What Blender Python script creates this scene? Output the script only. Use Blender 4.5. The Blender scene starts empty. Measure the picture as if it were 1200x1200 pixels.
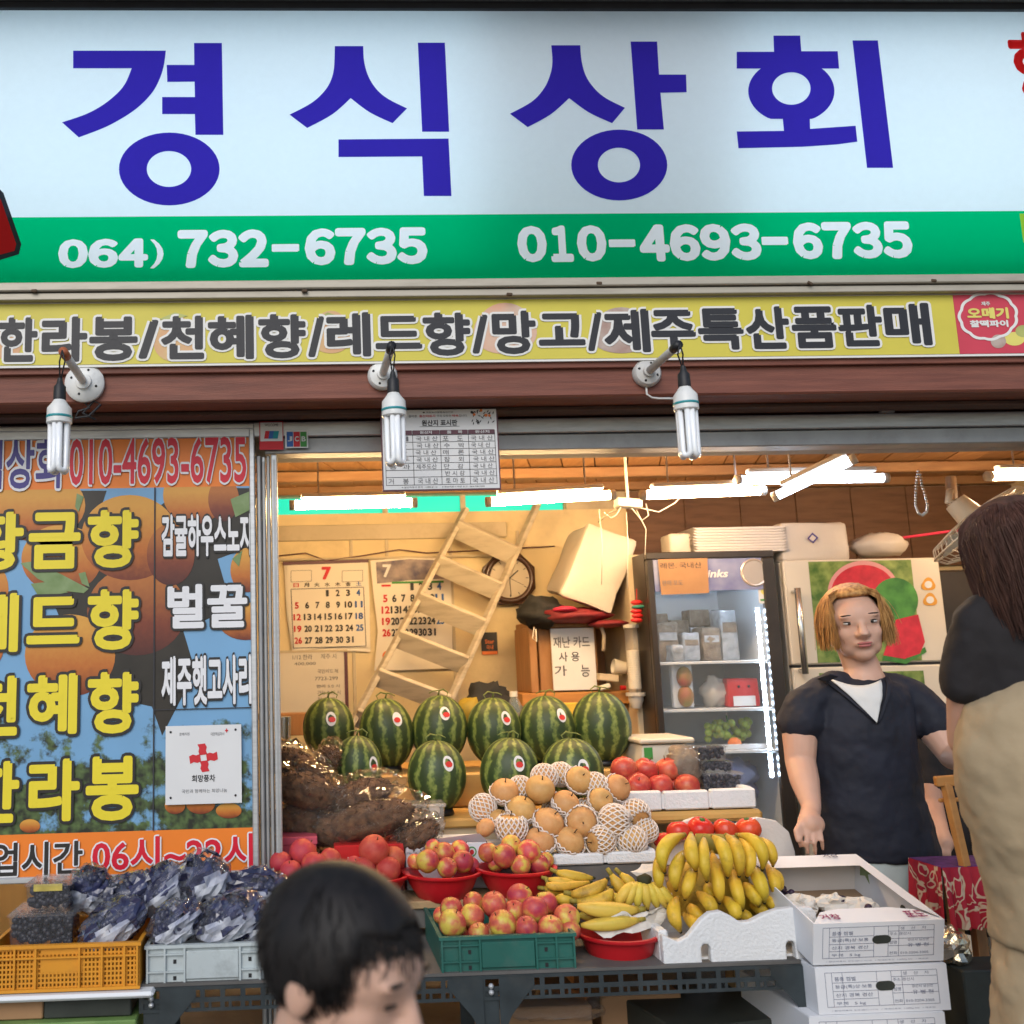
import bpy, bmesh, math, random
from mathutils import Vector, Matrix, Euler, noise
D = bpy.data; scn = bpy.context.scene; COL = scn.collection
rng = random.Random(11)
rad = math.radians
# ------------------------------------------------------------------ camera
F = 1178.0; CX = 400.0; CY = 600.0; CAMZ = 1.36
CR = (Matrix.Rotation(rad(-2.3), 3, 'Z') @ Matrix.Rotation(rad(90 + 9.0), 3, 'X') @ Matrix.Rotation(rad(-1.4), 3, 'Z'))
cam = D.cameras.new('camera'); camo = D.objects.new('camera', cam); COL.objects.link(camo)
camo.matrix_world = Matrix.Translation((0, 0, CAMZ)) @ CR.to_4x4()
cam.sensor_width = 36; cam.lens = F / 1200 * 36; cam.shift_x = (600 - CX) / 1200; cam.clip_end = 500; cam.clip_start = .05
cam.dof.use_dof = True; cam.dof.focus_distance = 3.1; cam.dof.aperture_fstop = 3.6
scn.camera = camo
# ------------------------------------------------------------------ world, sun, exposure
w = D.worlds.new('World'); scn.world = w; w.use_nodes = True
nt = w.node_tree; sky = nt.nodes.new('ShaderNodeTexSky'); sky.sky_type = 'NISHITA'; sky.sun_disc = False
SUN_EL, SUN_AZ = 36, 200
sky.sun_elevation = rad(SUN_EL); sky.sun_rotation = rad(SUN_AZ)
nt.links.new(sky.outputs[0], nt.nodes['Background'].inputs[0]); nt.nodes['Background'].inputs[1].default_value = .13
sl = D.lights.new('sun', 'SUN'); sl.energy = 1.45; sl.angle = rad(40); sl.color = (1, .96, .9)
so = D.objects.new('sun', sl); COL.objects.link(so)
sd = Vector((math.sin(rad(SUN_AZ)) * math.cos(rad(SUN_EL)), math.cos(rad(SUN_AZ)) * math.cos(rad(SUN_EL)), math.sin(rad(SUN_EL))))
so.rotation_euler = sd.to_track_quat('Z', 'Y').to_euler(); so.location = (0, -3, 6)
vs = scn.view_settings; vs.view_transform = 'Standard'; vs.look = 'None'; vs.exposure = .32; vs.gamma = 1; vs.use_curve_mapping = False
scn.cycles.max_bounces = 6; scn.cycles.diffuse_bounces = 3; scn.cycles.glossy_bounces = 3; scn.cycles.transmission_bounces = 4; scn.cycles.transparent_max_bounces = 14; scn.cycles.sample_clamp_indirect = 4
scn.cycles.caustics_reflective = False; scn.cycles.caustics_refractive = False

# ------------------------------------------------------------------ pixel helpers (photo pixels -> points on real planes)
def ray(u, v): return CR @ Vector(((u - CX) / F, -(v - CY) / F, -1))
def P(u, v, Y):
    d = ray(u, v); t = Y / d.y
    return Vector((d.x * t, Y, CAMZ + d.z * t))
def PZ(u, v, Z):
    d = ray(u, v); t = (Z - CAMZ) / d.z
    return Vector((d.x * t, d.y * t, Z))
def mpp(Y): return Y / F * 1.0
def WR(u0, v0, u1, v1, Y):
    """world rectangle x0,x1,zb,zt on plane y=Y; v measured at the middle of the box"""
    um, vm = (u0 + u1) / 2, (v0 + v1) / 2
    return P(u0, vm, Y).x, P(u1, vm, Y).x, P(um, v1, Y).z, P(um, v0, Y).z

# ------------------------------------------------------------------ materials
MATS = {}
def mat(name, col=(.5, .5, .5), rough=.6, metal=0, var=0, vscale=8, bump=0, bscale=60, rnd=0, emit=None, estr=0, col2=None, spec=.4, coat=0, sss=0, dirt=0, dscale=5, dcol=(.05, .04, .03), stretch=None, trans=0, alpha=1, hue=0):
    if name in MATS: return MATS[name]
    m = D.materials.new(name); m.use_nodes = True; t = m.node_tree; N = t.nodes; L = t.links; b = N['Principled BSDF']
    def nd(k): return N.new(k)
    tc = nd('ShaderNodeTexCoord'); co = tc.outputs['Object']
    if stretch:
        mp = nd('ShaderNodeMapping'); mp.inputs['Scale'].default_value = stretch; L.new(co, mp.inputs[0]); co = mp.outputs[0]
    rgb = nd('ShaderNodeRGB'); rgb.outputs[0].default_value = (*col, 1); c = rgb.outputs[0]
    if var or col2:
        nz = nd('ShaderNodeTexNoise'); nz.inputs['Scale'].default_value = vscale; nz.inputs['Detail'].default_value = 5; L.new(co, nz.inputs[0])
        rp = nd('ShaderNodeValToRGB'); rp.color_ramp.elements[0].position = .3; rp.color_ramp.elements[1].position = .7
        c2 = col2 if col2 else tuple(min(1, x * (1 + var)) for x in col); c1 = col if col2 else tuple(x * (1 - var) for x in col)
        rp.color_ramp.elements[0].color = (*c1, 1); rp.color_ramp.elements[1].color = (*c2, 1)
        L.new(nz.outputs[0], rp.inputs[0]); c = rp.outputs[0]
    if dirt:
        nz = nd('ShaderNodeTexNoise'); nz.inputs['Scale'].default_value = dscale; nz.inputs['Detail'].default_value = 8; nz.inputs['Roughness'].default_value = .7; L.new(co, nz.inputs[0])
        mr = nd('ShaderNodeMapRange'); mr.inputs[1].default_value = .5; mr.inputs[2].default_value = .78; mr.inputs[4].default_value = dirt; L.new(nz.outputs[0], mr.inputs[0])
        mx = nd('ShaderNodeMixRGB'); mx.inputs[2].default_value = (*dcol, 1); L.new(mr.outputs[0], mx.inputs[0]); L.new(c, mx.inputs[1]); c = mx.outputs[0]
    if rnd or hue:
        oi = nd('ShaderNodeObjectInfo'); hs = nd('ShaderNodeHueSaturation'); L.new(c, hs.inputs['Color'])
        if rnd:
            mr = nd('ShaderNodeMapRange'); mr.inputs[3].default_value = 1 - rnd; mr.inputs[4].default_value = 1 + rnd; L.new(oi.outputs['Random'], mr.inputs[0]); L.new(mr.outputs[0], hs.inputs['Value'])
        if hue:
            ml = nd('ShaderNodeMath'); ml.operation = 'MULTIPLY'; ml.inputs[1].default_value = 7.31; L.new(oi.outputs['Random'], ml.inputs[0])
            fr = nd('ShaderNodeMath'); fr.operation = 'FRACT'; L.new(ml.outputs[0], fr.inputs[0])
            mr = nd('ShaderNodeMapRange'); mr.inputs[3].default_value = .5 - hue; mr.inputs[4].default_value = .5 + hue; L.new(fr.outputs[0], mr.inputs[0]); L.new(mr.outputs[0], hs.inputs['Hue'])
        c = hs.outputs[0]
    L.new(c, b.inputs['Base Color'])
    b.inputs['Roughness'].default_value = rough; b.inputs['Metallic'].default_value = metal; b.inputs['Specular IOR Level'].default_value = spec
    b.inputs['Coat Weight'].default_value = coat; b.inputs['Alpha'].default_value = alpha; b.inputs['Transmission Weight'].default_value = trans
    if sss: b.inputs['Subsurface Weight'].default_value = sss; b.inputs['Subsurface Radius'].default_value = (.01, .004, .002); b.inputs['Subsurface Scale'].default_value = 1
    if bump:
        nz = nd('ShaderNodeTexNoise'); nz.inputs['Scale'].default_value = bscale; nz.inputs['Detail'].default_value = 4; L.new(co, nz.inputs[0])
        bp = nd('ShaderNodeBump'); bp.inputs['Strength'].default_value = bump; bp.inputs['Distance'].default_value = .01; L.new(nz.outputs[0], bp.inputs['Height']); L.new(bp.outputs[0], b.inputs['Normal'])
    if emit: b.inputs['Emission Color'].default_value = (*emit, 1); b.inputs['Emission Strength'].default_value = estr
    MATS[name] = m; return m
def film(name, col=(1, 1, 1), opacity=.12, rough=.12, bump=.6, bscale=30, gloss=.3):
    """thin clear plastic film: mostly see-through, with creased highlights"""
    if name in MATS: return MATS[name]
    m = D.materials.new(name); m.use_nodes = True; t = m.node_tree; N = t.nodes; L = t.links; N.remove(N['Principled BSDF'])
    out = N['Material Output']; tr = N.new('ShaderNodeBsdfTransparent'); tr.inputs[0].default_value = (*[.9 + .1 * x for x in col], 1)
    gl = N.new('ShaderNodeBsdfGlossy'); gl.inputs['Roughness'].default_value = rough; df = N.new('ShaderNodeBsdfDiffuse'); df.inputs[0].default_value = (*col, 1)
    tc = N.new('ShaderNodeTexCoord'); nz = N.new('ShaderNodeTexNoise'); nz.inputs['Scale'].default_value = bscale; nz.inputs['Detail'].default_value = 3; nz.inputs['Distortion'].default_value = 1.2; L.new(tc.outputs['Object'], nz.inputs[0])
    bp = N.new('ShaderNodeBump'); bp.inputs['Strength'].default_value = bump; bp.inputs['Distance'].default_value = .02; L.new(nz.outputs[0], bp.inputs['Height']); L.new(bp.outputs[0], gl.inputs['Normal'])
    lw = N.new('ShaderNodeLayerWeight'); lw.inputs[0].default_value = gloss; L.new(bp.outputs[0], lw.inputs['Normal'])
    m1 = N.new('ShaderNodeMixShader'); m1.inputs[0].default_value = opacity; L.new(tr.outputs[0], m1.inputs[1]); L.new(df.outputs[0], m1.inputs[2])
    m2 = N.new('ShaderNodeMixShader'); pw_ = N.new('ShaderNodeMath'); pw_.operation = 'POWER'; pw_.inputs[1].default_value = 1.6; L.new(lw.outputs['Facing'], pw_.inputs[0]); L.new(pw_.outputs[0], m2.inputs[0]); L.new(m1.outputs[0], m2.inputs[1]); L.new(gl.outputs[0], m2.inputs[2])
    L.new(m2.outputs[0], out.inputs[0]); MATS[name] = m; return m
def translucent(name, col, f=.75):
    if name in MATS: return MATS[name]
    m = D.materials.new(name); m.use_nodes = True; t = m.node_tree; N = t.nodes; L = t.links; N.remove(N['Principled BSDF'])
    a = N.new('ShaderNodeBsdfTranslucent'); d = N.new('ShaderNodeBsdfDiffuse'); tc = N.new('ShaderNodeTexCoord'); nz = N.new('ShaderNodeTexNoise'); nz.inputs['Scale'].default_value = 38; nz.inputs['Detail'].default_value = 9; nz.inputs['Roughness'].default_value = .75; L.new(tc.outputs['Object'], nz.inputs[0]); rp = N.new('ShaderNodeValToRGB'); e = rp.color_ramp.elements
    e[0].position = .20; e[0].color = (*[x * .35 for x in col], 1); e[1].position = .27; e[1].color = (*[x * .96 for x in col], 1); q = e.new(.7); q.color = (*col, 1); L.new(nz.outputs[0], rp.inputs[0]); L.new(rp.outputs[0], a.inputs[0]); L.new(rp.outputs[0], d.inputs[0])
    x = N.new('ShaderNodeMixShader'); x.inputs[0].default_value = f; L.new(d.outputs[0], x.inputs[1]); L.new(a.outputs[0], x.inputs[2]); L.new(x.outputs[0], N['Material Output'].inputs[0])
    MATS[name] = m; return m
def emitter(name, col, s):
    if name in MATS: return MATS[name]
    m = D.materials.new(name); m.use_nodes = True; t = m.node_tree; N = t.nodes; N.remove(N['Principled BSDF'])
    e = N.new('ShaderNodeEmission'); e.inputs[0].default_value = (*col, 1); e.inputs[1].default_value = s; t.links.new(e.outputs[0], N['Material Output'].inputs[0])
    MATS[name] = m; return m

# ------------------------------------------------------------------ mesh builder
WM = {}
_tc = D.curves.new('lettering', 'FONT'); _to = D.objects.new('lettering', _tc)
TCACHE = {}
def text_geo(s, off=0, shear=0):
    """glyph faces plus, for heavy lettering, a band of width off along every glyph edge (each piece at its own tiny height)"""
    k = (s, off, shear)
    if k not in TCACHE:
        _tc.body = s; _tc.resolution_u = 3; _tc.shear = shear; _to.to_mesh_clear(); m = _to.to_mesh()
        vs = [(v.co.x, v.co.y, 0.) for v in m.vertices]; fs = [tuple(p.vertices) for p in m.polygons]
        if off > .012:
            cnt = {}
            for f in fs:
                for i in range(len(f)):
                    e = tuple(sorted((f[i], f[(i + 1) % len(f)]))); cnt[e] = cnt.get(e, 0) + 1
            q = 0; seen = set()
            for (i, j), c in cnt.items():
                if c > 1: continue
                a = Vector(vs[i][:2]); b = Vector(vs[j][:2]); d = b - a
                if d.length < 1e-6: continue
                n = Vector((-d.y, d.x)).normalized() * off; q += 1; h = 1e-5 * (3 + q % 37); n0 = len(vs)
                vs += [(*(a + n), h), (*(a - n), h), (*(b - n), h), (*(b + n), h)]; fs.append((n0, n0 + 1, n0 + 2, n0 + 3))
                if i not in seen:
                    seen.add(i); q += 1; h = 1e-5 * (41 + q % 29); n0 = len(vs); vs += [(a.x + off * math.cos(t * .7854), a.y + off * math.sin(t * .7854), h) for t in range(8)]; fs.append(tuple(range(n0, n0 + 8)))
        TCACHE[k] = (vs, fs)
    return TCACHE[k]
def frame_of(d):
    d = d.normalized(); a = Vector((0, 0, 1)) if abs(d.z) < .9 else Vector((1, 0, 0)); x = d.cross(a).normalized(); return x, d.cross(x)
class MB:
    def __init__(s): s.v = []; s.f = []
    def add(s, vs, fs):
        n = len(s.v); s.v += [tuple(v) for v in vs]; s.f += [tuple(i + n for i in f) for f in fs]; return s
    def quad(s, a, b, c, d): return s.add([a, b, c, d], [(0, 1, 2, 3)])
    def poly(s, pts): return s.add(pts, [tuple(range(len(pts)))])
    def box(s, c, d, R=None, bev=0, seg=1):
        x, y, z = [k / 2 for k in d]; c = Vector(c)
        if bev <= 0:
            vs = [Vector((i * x, j * y, k * z)) for i in (-1, 1) for j in (-1, 1) for k in (-1, 1)]
            fs = [(0, 1, 3, 2), (4, 6, 7, 5), (0, 4, 5, 1), (2, 3, 7, 6), (0, 2, 6, 4), (1, 5, 7, 3)]
        else:
            bm = bmesh.new(); bmesh.ops.create_cube(bm, size=1, matrix=Matrix.Diagonal((*d, 1)))
            bmesh.ops.bevel(bm, geom=bm.edges[:], offset=min(bev, min(d) * .45), segments=seg, affect='EDGES', profile=.5)
            bm.verts.index_update(); vs = [v.co.copy() for v in bm.verts]; fs = [[v.index for v in f.verts] for f in bm.faces]; bm.free()
        if R is not None: vs = [R @ v for v in vs]
        return s.add([c + v for v in vs], fs)
    def b2(s, a, b, bev=0):
        a = Vector(a); b = Vector(b); return s.box((a + b) / 2, [abs(k) for k in (b - a)], None, bev)
    def tube(s, pts, r, n=8, cap=True, squash=None):
        pts = [Vector(p) for p in pts]; m = len(pts); rs = r if isinstance(r, (list, tuple)) else [r] * m; n0 = len(s.v); X = None
        for i, p in enumerate(pts):
            d = (pts[min(i + 1, m - 1)] - pts[max(i - 1, 0)])
            if d.length < 1e-9: d = Vector((0, 0, 1))
            d.normalize()
            if X is None: X, Yv = frame_of(d)
            else: X = (X - d * X.dot(d)).normalized(); Yv = d.cross(X)
            for k in range(n):
                a = 2 * math.pi * k / n; s.v.append(tuple(p + (X * math.cos(a) + Yv * math.sin(a)) * rs[i]))
        for i in range(m - 1):
            for k in range(n):
                s.f.append((n0 + i * n + k, n0 + i * n + (k + 1) % n, n0 + (i + 1) * n + (k + 1) % n, n0 + (i + 1) * n + k))
        if cap: s.f.append(tuple(n0 + k for k in range(n))[::-1]); s.f.append(tuple(n0 + (m - 1) * n + k for k in range(n)))
        return s
    def loft(s, rings, cap=True, close=True):
        n0 = len(s.v); n = len(rings[0])
        for r in rings: s.v += [tuple(p) for p in r]
        for i in range(len(rings) - 1):
            for k in range(n if close else n - 1):
                s.f.append((n0 + i * n + k, n0 + i * n + (k + 1) % n, n0 + (i + 1) * n + (k + 1) % n, n0 + (i + 1) * n + k))
        if cap: s.f.append(tuple(n0 + k for k in range(n))[::-1]); s.f.append(tuple(n0 + (len(rings) - 1) * n + k for k in range(n)))
        return s
    def lathe(s, prof, n=24, M=None, cap=False):
        M = M or Matrix(); rings = [[M @ Vector((r * math.cos(2 * math.pi * k / n), r * math.sin(2 * math.pi * k / n), z)) for k in range(n)] for r, z in prof]
        return s.loft(rings, cap)
    def ball(s, c, r, n=20, m=12, fn=None):
        c = Vector(c); r = (r, r, r) if not isinstance(r, (tuple, list)) else r; n0 = len(s.v)
        vs = [Vector((0, 0, -1))]
        for i in range(1, m):
            t = math.pi * i / m - math.pi / 2
            vs += [Vector((math.cos(t) * math.cos(2 * math.pi * k / n), math.cos(t) * math.sin(2 * math.pi * k / n), math.sin(t))) for k in range(n)]
        vs.append(Vector((0, 0, 1)))
        if fn: vs = [fn(v) for v in vs]
        s.v += [tuple(c + Vector((v.x * r[0], v.y * r[1], v.z * r[2]))) for v in vs]
        for k in range(n):
            s.f.append((n0, n0 + 1 + (k + 1) % n, n0 + 1 + k)); b = n0 + 1 + (m - 2) * n; s.f.append((n0 + len(vs) - 1, b + k, b + (k + 1) % n))
        for i in range(m - 2):
            for k in range(n):
                a = n0 + 1 + i * n; s.f.append((a + k, a + (k + 1) % n, a + n + (k + 1) % n, a + n + k))
        return s
    def text(s, t, o, ux, uy, off=0, shear=0):
        """stretch lettering t to the parallelogram o, o+ux, o+uy"""
        vs, fs = text_geo(t, off, shear)
        b0, _ = text_geo(t, 0, shear)
        if not vs: return s
        x0 = min(v[0] for v in b0); x1 = max(v[0] for v in b0); y0 = min(v[1] for v in b0); y1 = max(v[1] for v in b0)
        o = Vector(o); ux = Vector(ux); uy = Vector(uy); w = max(x1 - x0, 1e-4); h = max(y1 - y0, 1e-4)
        nn = ux.cross(uy).normalized(); return s.add([o + ux * ((v[0] - x0) / w) + uy * ((v[1] - y0) / h) + nn * v[2] for v in vs], fs)
    def ptext(s, t, u0, v0, u1, v1, Y, off=0, shear=0):
        x0, x1, zb, zt = WR(u0, v0, u1, v1, Y); return s.text(t, (x0, Y, zb), (x1 - x0, 0, 0), (0, 0, zt - zb), off, shear)
    def prect(s, u0, v0, u1, v1, Y, th=0):
        x0, x1, zb, zt = WR(u0, v0, u1, v1, Y)
        if th: return s.b2((x0, Y, zb), (x1, Y + th, zt))
        return s.quad((x0, Y, zb), (x1, Y, zb), (x1, Y, zt), (x0, Y, zt))
    def ppoly(s, pts, Y): return s.poly([P(u, v, Y) for u, v in pts])
    def pring(s, cu, cv, ru, rv, iu, iv, ru2, rv2, Y, n=48):
        a = [P(cu + ru * math.cos(2 * math.pi * k / n), cv + rv * math.sin(2 * math.pi * k / n), Y) for k in range(n)]
        b = [P(iu + ru2 * math.cos(2 * math.pi * k / n), iv + rv2 * math.sin(2 * math.pi * k / n), Y) for k in range(n)]
        return s.add(a + b, [(k, (k + 1) % n, n + (k + 1) % n, n + k) for k in range(n)])
    def pdisc(s, cu, cv, ru, rv, Y, n=32, wob=0): return s.ppoly([(cu + ru * (1 + wob * math.sin(3 * a)) * math.cos(a), cv + rv * (1 + wob * math.sin(3 * a)) * math.sin(a)) for a in [2 * math.pi * k / n for k in range(n)]], Y)
    def mesh(s, name, M=None):
        me = D.meshes.new(name); vs = s.v
        if M is not None: vs = [M @ Vector(v) for v in vs]
        me.from_pydata([tuple(v) for v in vs], [], s.f); me.validate(); me.update(); return me
    def build(s, name, m, parent=None, smooth=False, world=True, label=None, kind=None):
        M = None
        if parent is not None and world: M = WM[parent.name].inverted()
        me = s.mesh(name, M); me.materials.append(MATS[m] if isinstance(m, str) else m)
        if smooth: me.polygons.foreach_set('use_smooth', [True] * len(me.polygons)); 
        if smooth == 'auto': me.set_sharp_from_angle(angle=rad(40))
        o = D.objects.new(name, me); COL.objects.link(o)
        if parent is not None: o.parent = parent; WM[o.name] = WM[parent.name].copy()
        else: WM[o.name] = Matrix()
        if label: o['label'] = label
        if kind: o['kind'] = kind
        return o
def put(name, me, parent, M, m=None):
    """one more piece that shares mesh data; M is the world matrix"""
    o = D.objects.new(name, me); COL.objects.link(o)
    if parent is not None: o.parent = parent; o.matrix_basis = WM[parent.name].inverted() @ M
    else: o.matrix_basis = M
    WM[o.name] = M.copy(); return o
def thing(name, label, cat, loc=(0, 0, 0), rz=0, group=None, M=None):
    o = D.objects.new(name, None); COL.objects.link(o); o.empty_display_size = .05
    M = M or (Matrix.Translation(loc) @ Matrix.Rotation(rz, 4, 'Z')); o.matrix_basis = M; WM[o.name] = M
    return tag(o, label, cat, group)
def tag(o, label, cat, group=None):
    o['label'] = label; o['category'] = cat
    if group: o['group'] = group
    return o
def struct(o): o['kind'] = 'structure'; return o
def smoothed(me, ang=None):
    me.polygons.foreach_set('use_smooth', [True] * len(me.polygons))
    if ang: me.set_sharp_from_angle(angle=rad(ang))
    return me
ORD = ['first', 'second', 'third', 'fourth', 'fifth', 'sixth', 'seventh', 'eighth', 'ninth', 'tenth', 'eleventh', 'twelfth']
# ================================================================== SETTING
mat('paving', (.16, .15, .14), .85, var=.25, vscale=3, bump=.3, dirt=.6)
mat('floor_concrete', (.14, .13, .12), .8, var=.2, vscale=4, dirt=.5)
mat('cream_wall', (.70, .57, .34), .75, var=.1, vscale=3, dirt=.35, dscale=3.5, dcol=(.22, .15, .08), bump=.05)
mat('trim_cream', (.52, .44, .31), .7, var=.1, vscale=4, dirt=.4, dcol=(.2, .13, .07))
mat('outer_wall', (.35, .33, .30), .85, var=.15, dirt=.3)
mat('plank', (.36, .17, .06), .6, col2=(.48, .25, .10), vscale=6, stretch=(7, 1, 7), bump=.12, bscale=30, rnd=.22, dirt=.3, dscale=9)
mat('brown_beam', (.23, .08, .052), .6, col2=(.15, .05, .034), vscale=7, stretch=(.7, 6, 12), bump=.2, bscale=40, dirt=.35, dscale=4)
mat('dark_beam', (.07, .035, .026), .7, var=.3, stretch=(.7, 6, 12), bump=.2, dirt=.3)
mat('alu', (.50, .51, .52), .42, .6, var=.1, vscale=12, stretch=(1, 1, 8), dirt=.35, dscale=9, dcol=(.16, .15, .14))
mat('alu_dull', (.36, .36, .36), .5, .5, var=.12, vscale=9, dirt=.4, dscale=7, dcol=(.14, .12, .11))
mat('trim_beige', (.42, .38, .31), .5, .2, var=.06, stretch=(1, 1, 6), dirt=.35, dscale=10, dcol=(.16, .13, .1))
mat('soffit', (.22, .24, .22), .8, var=.1, dirt=.3)
mat('black_trim', (.025, .025, .032), .4, var=.2)
struct(MB().quad((-60, -60, 0), (60, -60, 0), (60, 60, 0), (-60, 60, 0)).build('ground', 'paving'))
YF = 3.05           # shopfront line
XL, XR, YB = -1.15, 3.55, 4.85
struct(MB().b2((XL - .6, YF - .25, .004), (XR, YB, .02)).build('shop_floor', 'floor_concrete'))
ZC = 2.265
# back wall built of boards with battens
bw = struct(MB().b2((XL - .1, YB, .02), (XR, YB + .1, 2.12)).build('wall_back', 'cream_wall'))
struct(MB().b2((XL - .1, YF + .35, .02), (XL, YB, ZC)).build('wall_left', 'cream_wall'))
struct(MB().b2((XR, YF, .02), (XR + .1, YB, ZC)).build('wall_right', 'cream_wall'))
struct(MB().b2((XL - .1, YB, 2.205), (XR, YB + .1, ZC)).build('wall_top', 'trim_cream'))
for u in (413, 455, 530, 610):
    x = P(u, 700, YB).x; MB().b2((x - .008, YB - .006, 1.0), (x + .008, YB + .003, 2.02), .002).build('batten', 'trim_cream', bw)
x = P(325, 640, YB).x
for v, h in ((632, .075), (655, .012)):
    z = P(480, v, YB).z; MB().b2((XL, YB - .022, z), (1.0, YB + .002, z + h), .003).build('rail', 'trim_cream', bw)
# ceiling of rotated planks
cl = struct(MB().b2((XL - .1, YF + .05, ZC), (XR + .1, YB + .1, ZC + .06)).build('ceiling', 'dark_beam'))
Rp = Matrix.Rotation(rad(-17), 4, 'Z'); pw = .14
def clip2(pts, ax, lim, sgn):
    out = []
    for i, p in enumerate(pts):
        q = pts[(i + 1) % len(pts)]; a = sgn * (p[ax] - lim); b = sgn * (q[ax] - lim)
        if a >= 0: out.append(p)
        if (a >= 0) != (b >= 0): t = a / (a - b); out.append(tuple(p[k] + (q[k] - p[k]) * t for k in range(2)))
    return out
def cliprect(pts, x0, x1, y0, y1):
    for ax, l, g in ((0, x0, 1), (0, x1, -1), (1, y0, 1), (1, y1, -1)):
        if pts: pts = clip2(pts, ax, l, g)
    return pts
for i in range(-17, 27):
    pts = [tuple((Rp @ Vector((i * pw + a * (pw / 2 - .003), b, 0)))[:2]) for a, b in ((-1, -2), (1, -2), (1, 2), (-1, 2))]
    pts = cliprect([(x + 1, y + 4.05) for x, y in pts], XL, XR, YF + .08, YB); zz = ZC - .003 - .002 * (i % 2)
    if len(pts) > 2: MB().loft([[(x, y, zz - .018) for x, y in pts], [(x, y, zz) for x, y in pts]]).build('plank', 'plank', cl)
mat('purlin', (.36, .2, .09), .6, col2=(.26, .13, .055), vscale=6, stretch=(1, 6, 6), bump=.15, dirt=.3)
for Yb, zz, h in ((4.36, ZC - .075, .045), (YB - .065, 2.205, .05)):
    MB().b2((XL, Yb, zz), (XR, Yb + .06, zz + h), .004).build('beam', 'purlin', cl)
# transom of turquoise corrugated glass, its daylight put into the panes as emission
trn = thing('transom_window', 'turquoise glass strip window high on the back wall behind the ladder', 'window', (P(480, 610, YB).x, YB, 2.13))
mat('turquoise_glass', (.02, .55, .45), .3, emit=(.0, .55, .42), estr=.75)
for a, b in ((318, 448), (455, 540), (546, 660)):
    x0, x1 = P(a, 600, YB + .04).x, P(b, 600, YB + .04).x; MB().b2((x0, YB + .04, 2.12), (x1, YB + .05, 2.205)).build('pane', 'turquoise_glass', trn)
for a in (315, 451.5, 543, 664):
    x0 = P(a, 600, YB + .02).x; MB().b2((x0 - .012, YB + .02, 2.12), (x0 + .012, YB + .07, 2.205)).build('mullion', 'trim_cream', trn)
x1 = P(664, 600, YB).x
wu = struct(MB().b2((x1, YB, 2.12), (XR, YB + .1, 2.205)).build('wall_upper', 'trim_cream'))
MB().b2((XL - .1, YB, 2.12), (P(315, 600, YB).x, YB + .1, 2.205)).build('side_board', 'trim_cream', wu)
mat('dark_panel', (.19, .10, .055), .6, col2=(.13, .065, .036), vscale=5, stretch=(1, 1, 7), bump=.15, dirt=.3)
dpw = struct(MB().b2((P(735, 620, YB).x, YB - .03, P(850, 668, YB).z), (XR, YB - .002, 2.2)).build('wall_panel', 'dark_panel'))
for k in range(7): x = P(735, 620, YB).x + .28 * k; MB().b2((x, YB - .038, P(850, 668, YB).z), (x + .012, YB - .0305, 2.2)).build('batten', 'dark_panel', dpw)
# front: fascia beams, header track
def rowz(v, Y, u=600): return P(u, v, Y).z
z0, z1 = rowz(424, 2.79), rowz(466, 2.80)
be = struct(MB().b2((-3.2, 2.80, z1), (4.2, 3.1, z0 + .3), .006).build('fascia', 'brown_beam'))
MB().b2((-3.2, 2.785, z0 - .022), (4.2, 2.799, z0 + .02), .002).build('lip_board', 'brown_beam', be)
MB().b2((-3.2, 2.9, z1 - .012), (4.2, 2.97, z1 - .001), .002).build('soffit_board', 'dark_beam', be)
za, zb_, zc_ = rowz(491, 3.02), rowz(508, 3.02), rowz(527, 3.02)
hd = struct(MB().b2((-3.2, 3.012, zb_), (4.2, 3.10, za), .003).build('door_header', 'alu'))
MB().b2((P(310, 510, 3.03).x, 3.026, zc_), (4.2, 3.10, zb_ - .002), .003).build('door_track', 'alu_dull', hd)
struct(MB().b2((-3.6, 2.6, rowz(4, 2.75)), (4.6, 3.4, rowz(4, 2.75) + .04)).build('soffit', 'soffit'))
struct(MB().b2((-3.6, 3.1, zc_), (4.2, 3.16, 3.3)).build('wall_front', 'outer_wall'))
struct(MB().b2((-3.6, 3.08, 0), (P(-185, 800, 3.08).x, 3.2, zc_)).build('wall_front_left', 'outer_wall'))
# ================================================================== LIGHTBOX SIGN
YS = 2.75
zt, zg, zb = rowz(13, YS), rowz(251, YS), rowz(326.5, YS)
xa, xb = P(-150, 170, YS).x, P(1330, 170, YS).x
sg = thing('shop_sign', 'long backlit white and green shop sign with purple letters above the stall', 'shop sign', ((xa + xb) / 2, YS, zb))
mat('sign_inner', (.8, .8, .8), .8)
MB().add([(xa, YS, zb), (xb, YS, zb), (xb, YS, zt), (xa, YS, zt), (xa, YS + .2, zb), (xb, YS + .2, zb), (xb, YS + .2, zt), (xa, YS + .2, zt)],
         [(4, 5, 6, 7), (0, 1, 5, 4), (3, 7, 6, 2), (0, 4, 7, 3), (1, 2, 6, 5)]).build('housing', 'sign_inner', sg)
MB().b2((xa, YS - .012, zt), (xb, YS + .21, zt + .022)).build('frame', 'black_trim', sg)
translucent('sign_white', (.86, .92, .95), .7); translucent('sign_green', (.0, .52, .19), .75); translucent('sign_blue', (.06, .035, .46), .75); translucent('sign_red', (.75, .03, .03), .75); translucent('sign_black', (.04, .04, .05), .7); translucent('sign_digit', (.93, .95, .97), .6); translucent('sign_yellow', (.8, .85, .1), .7)
MB().quad((xa, YS, zg), (xb, YS, zg), (xb, YS, zt), (xa, YS, zt)).build('white_panel', 'sign_white', sg)
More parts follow.
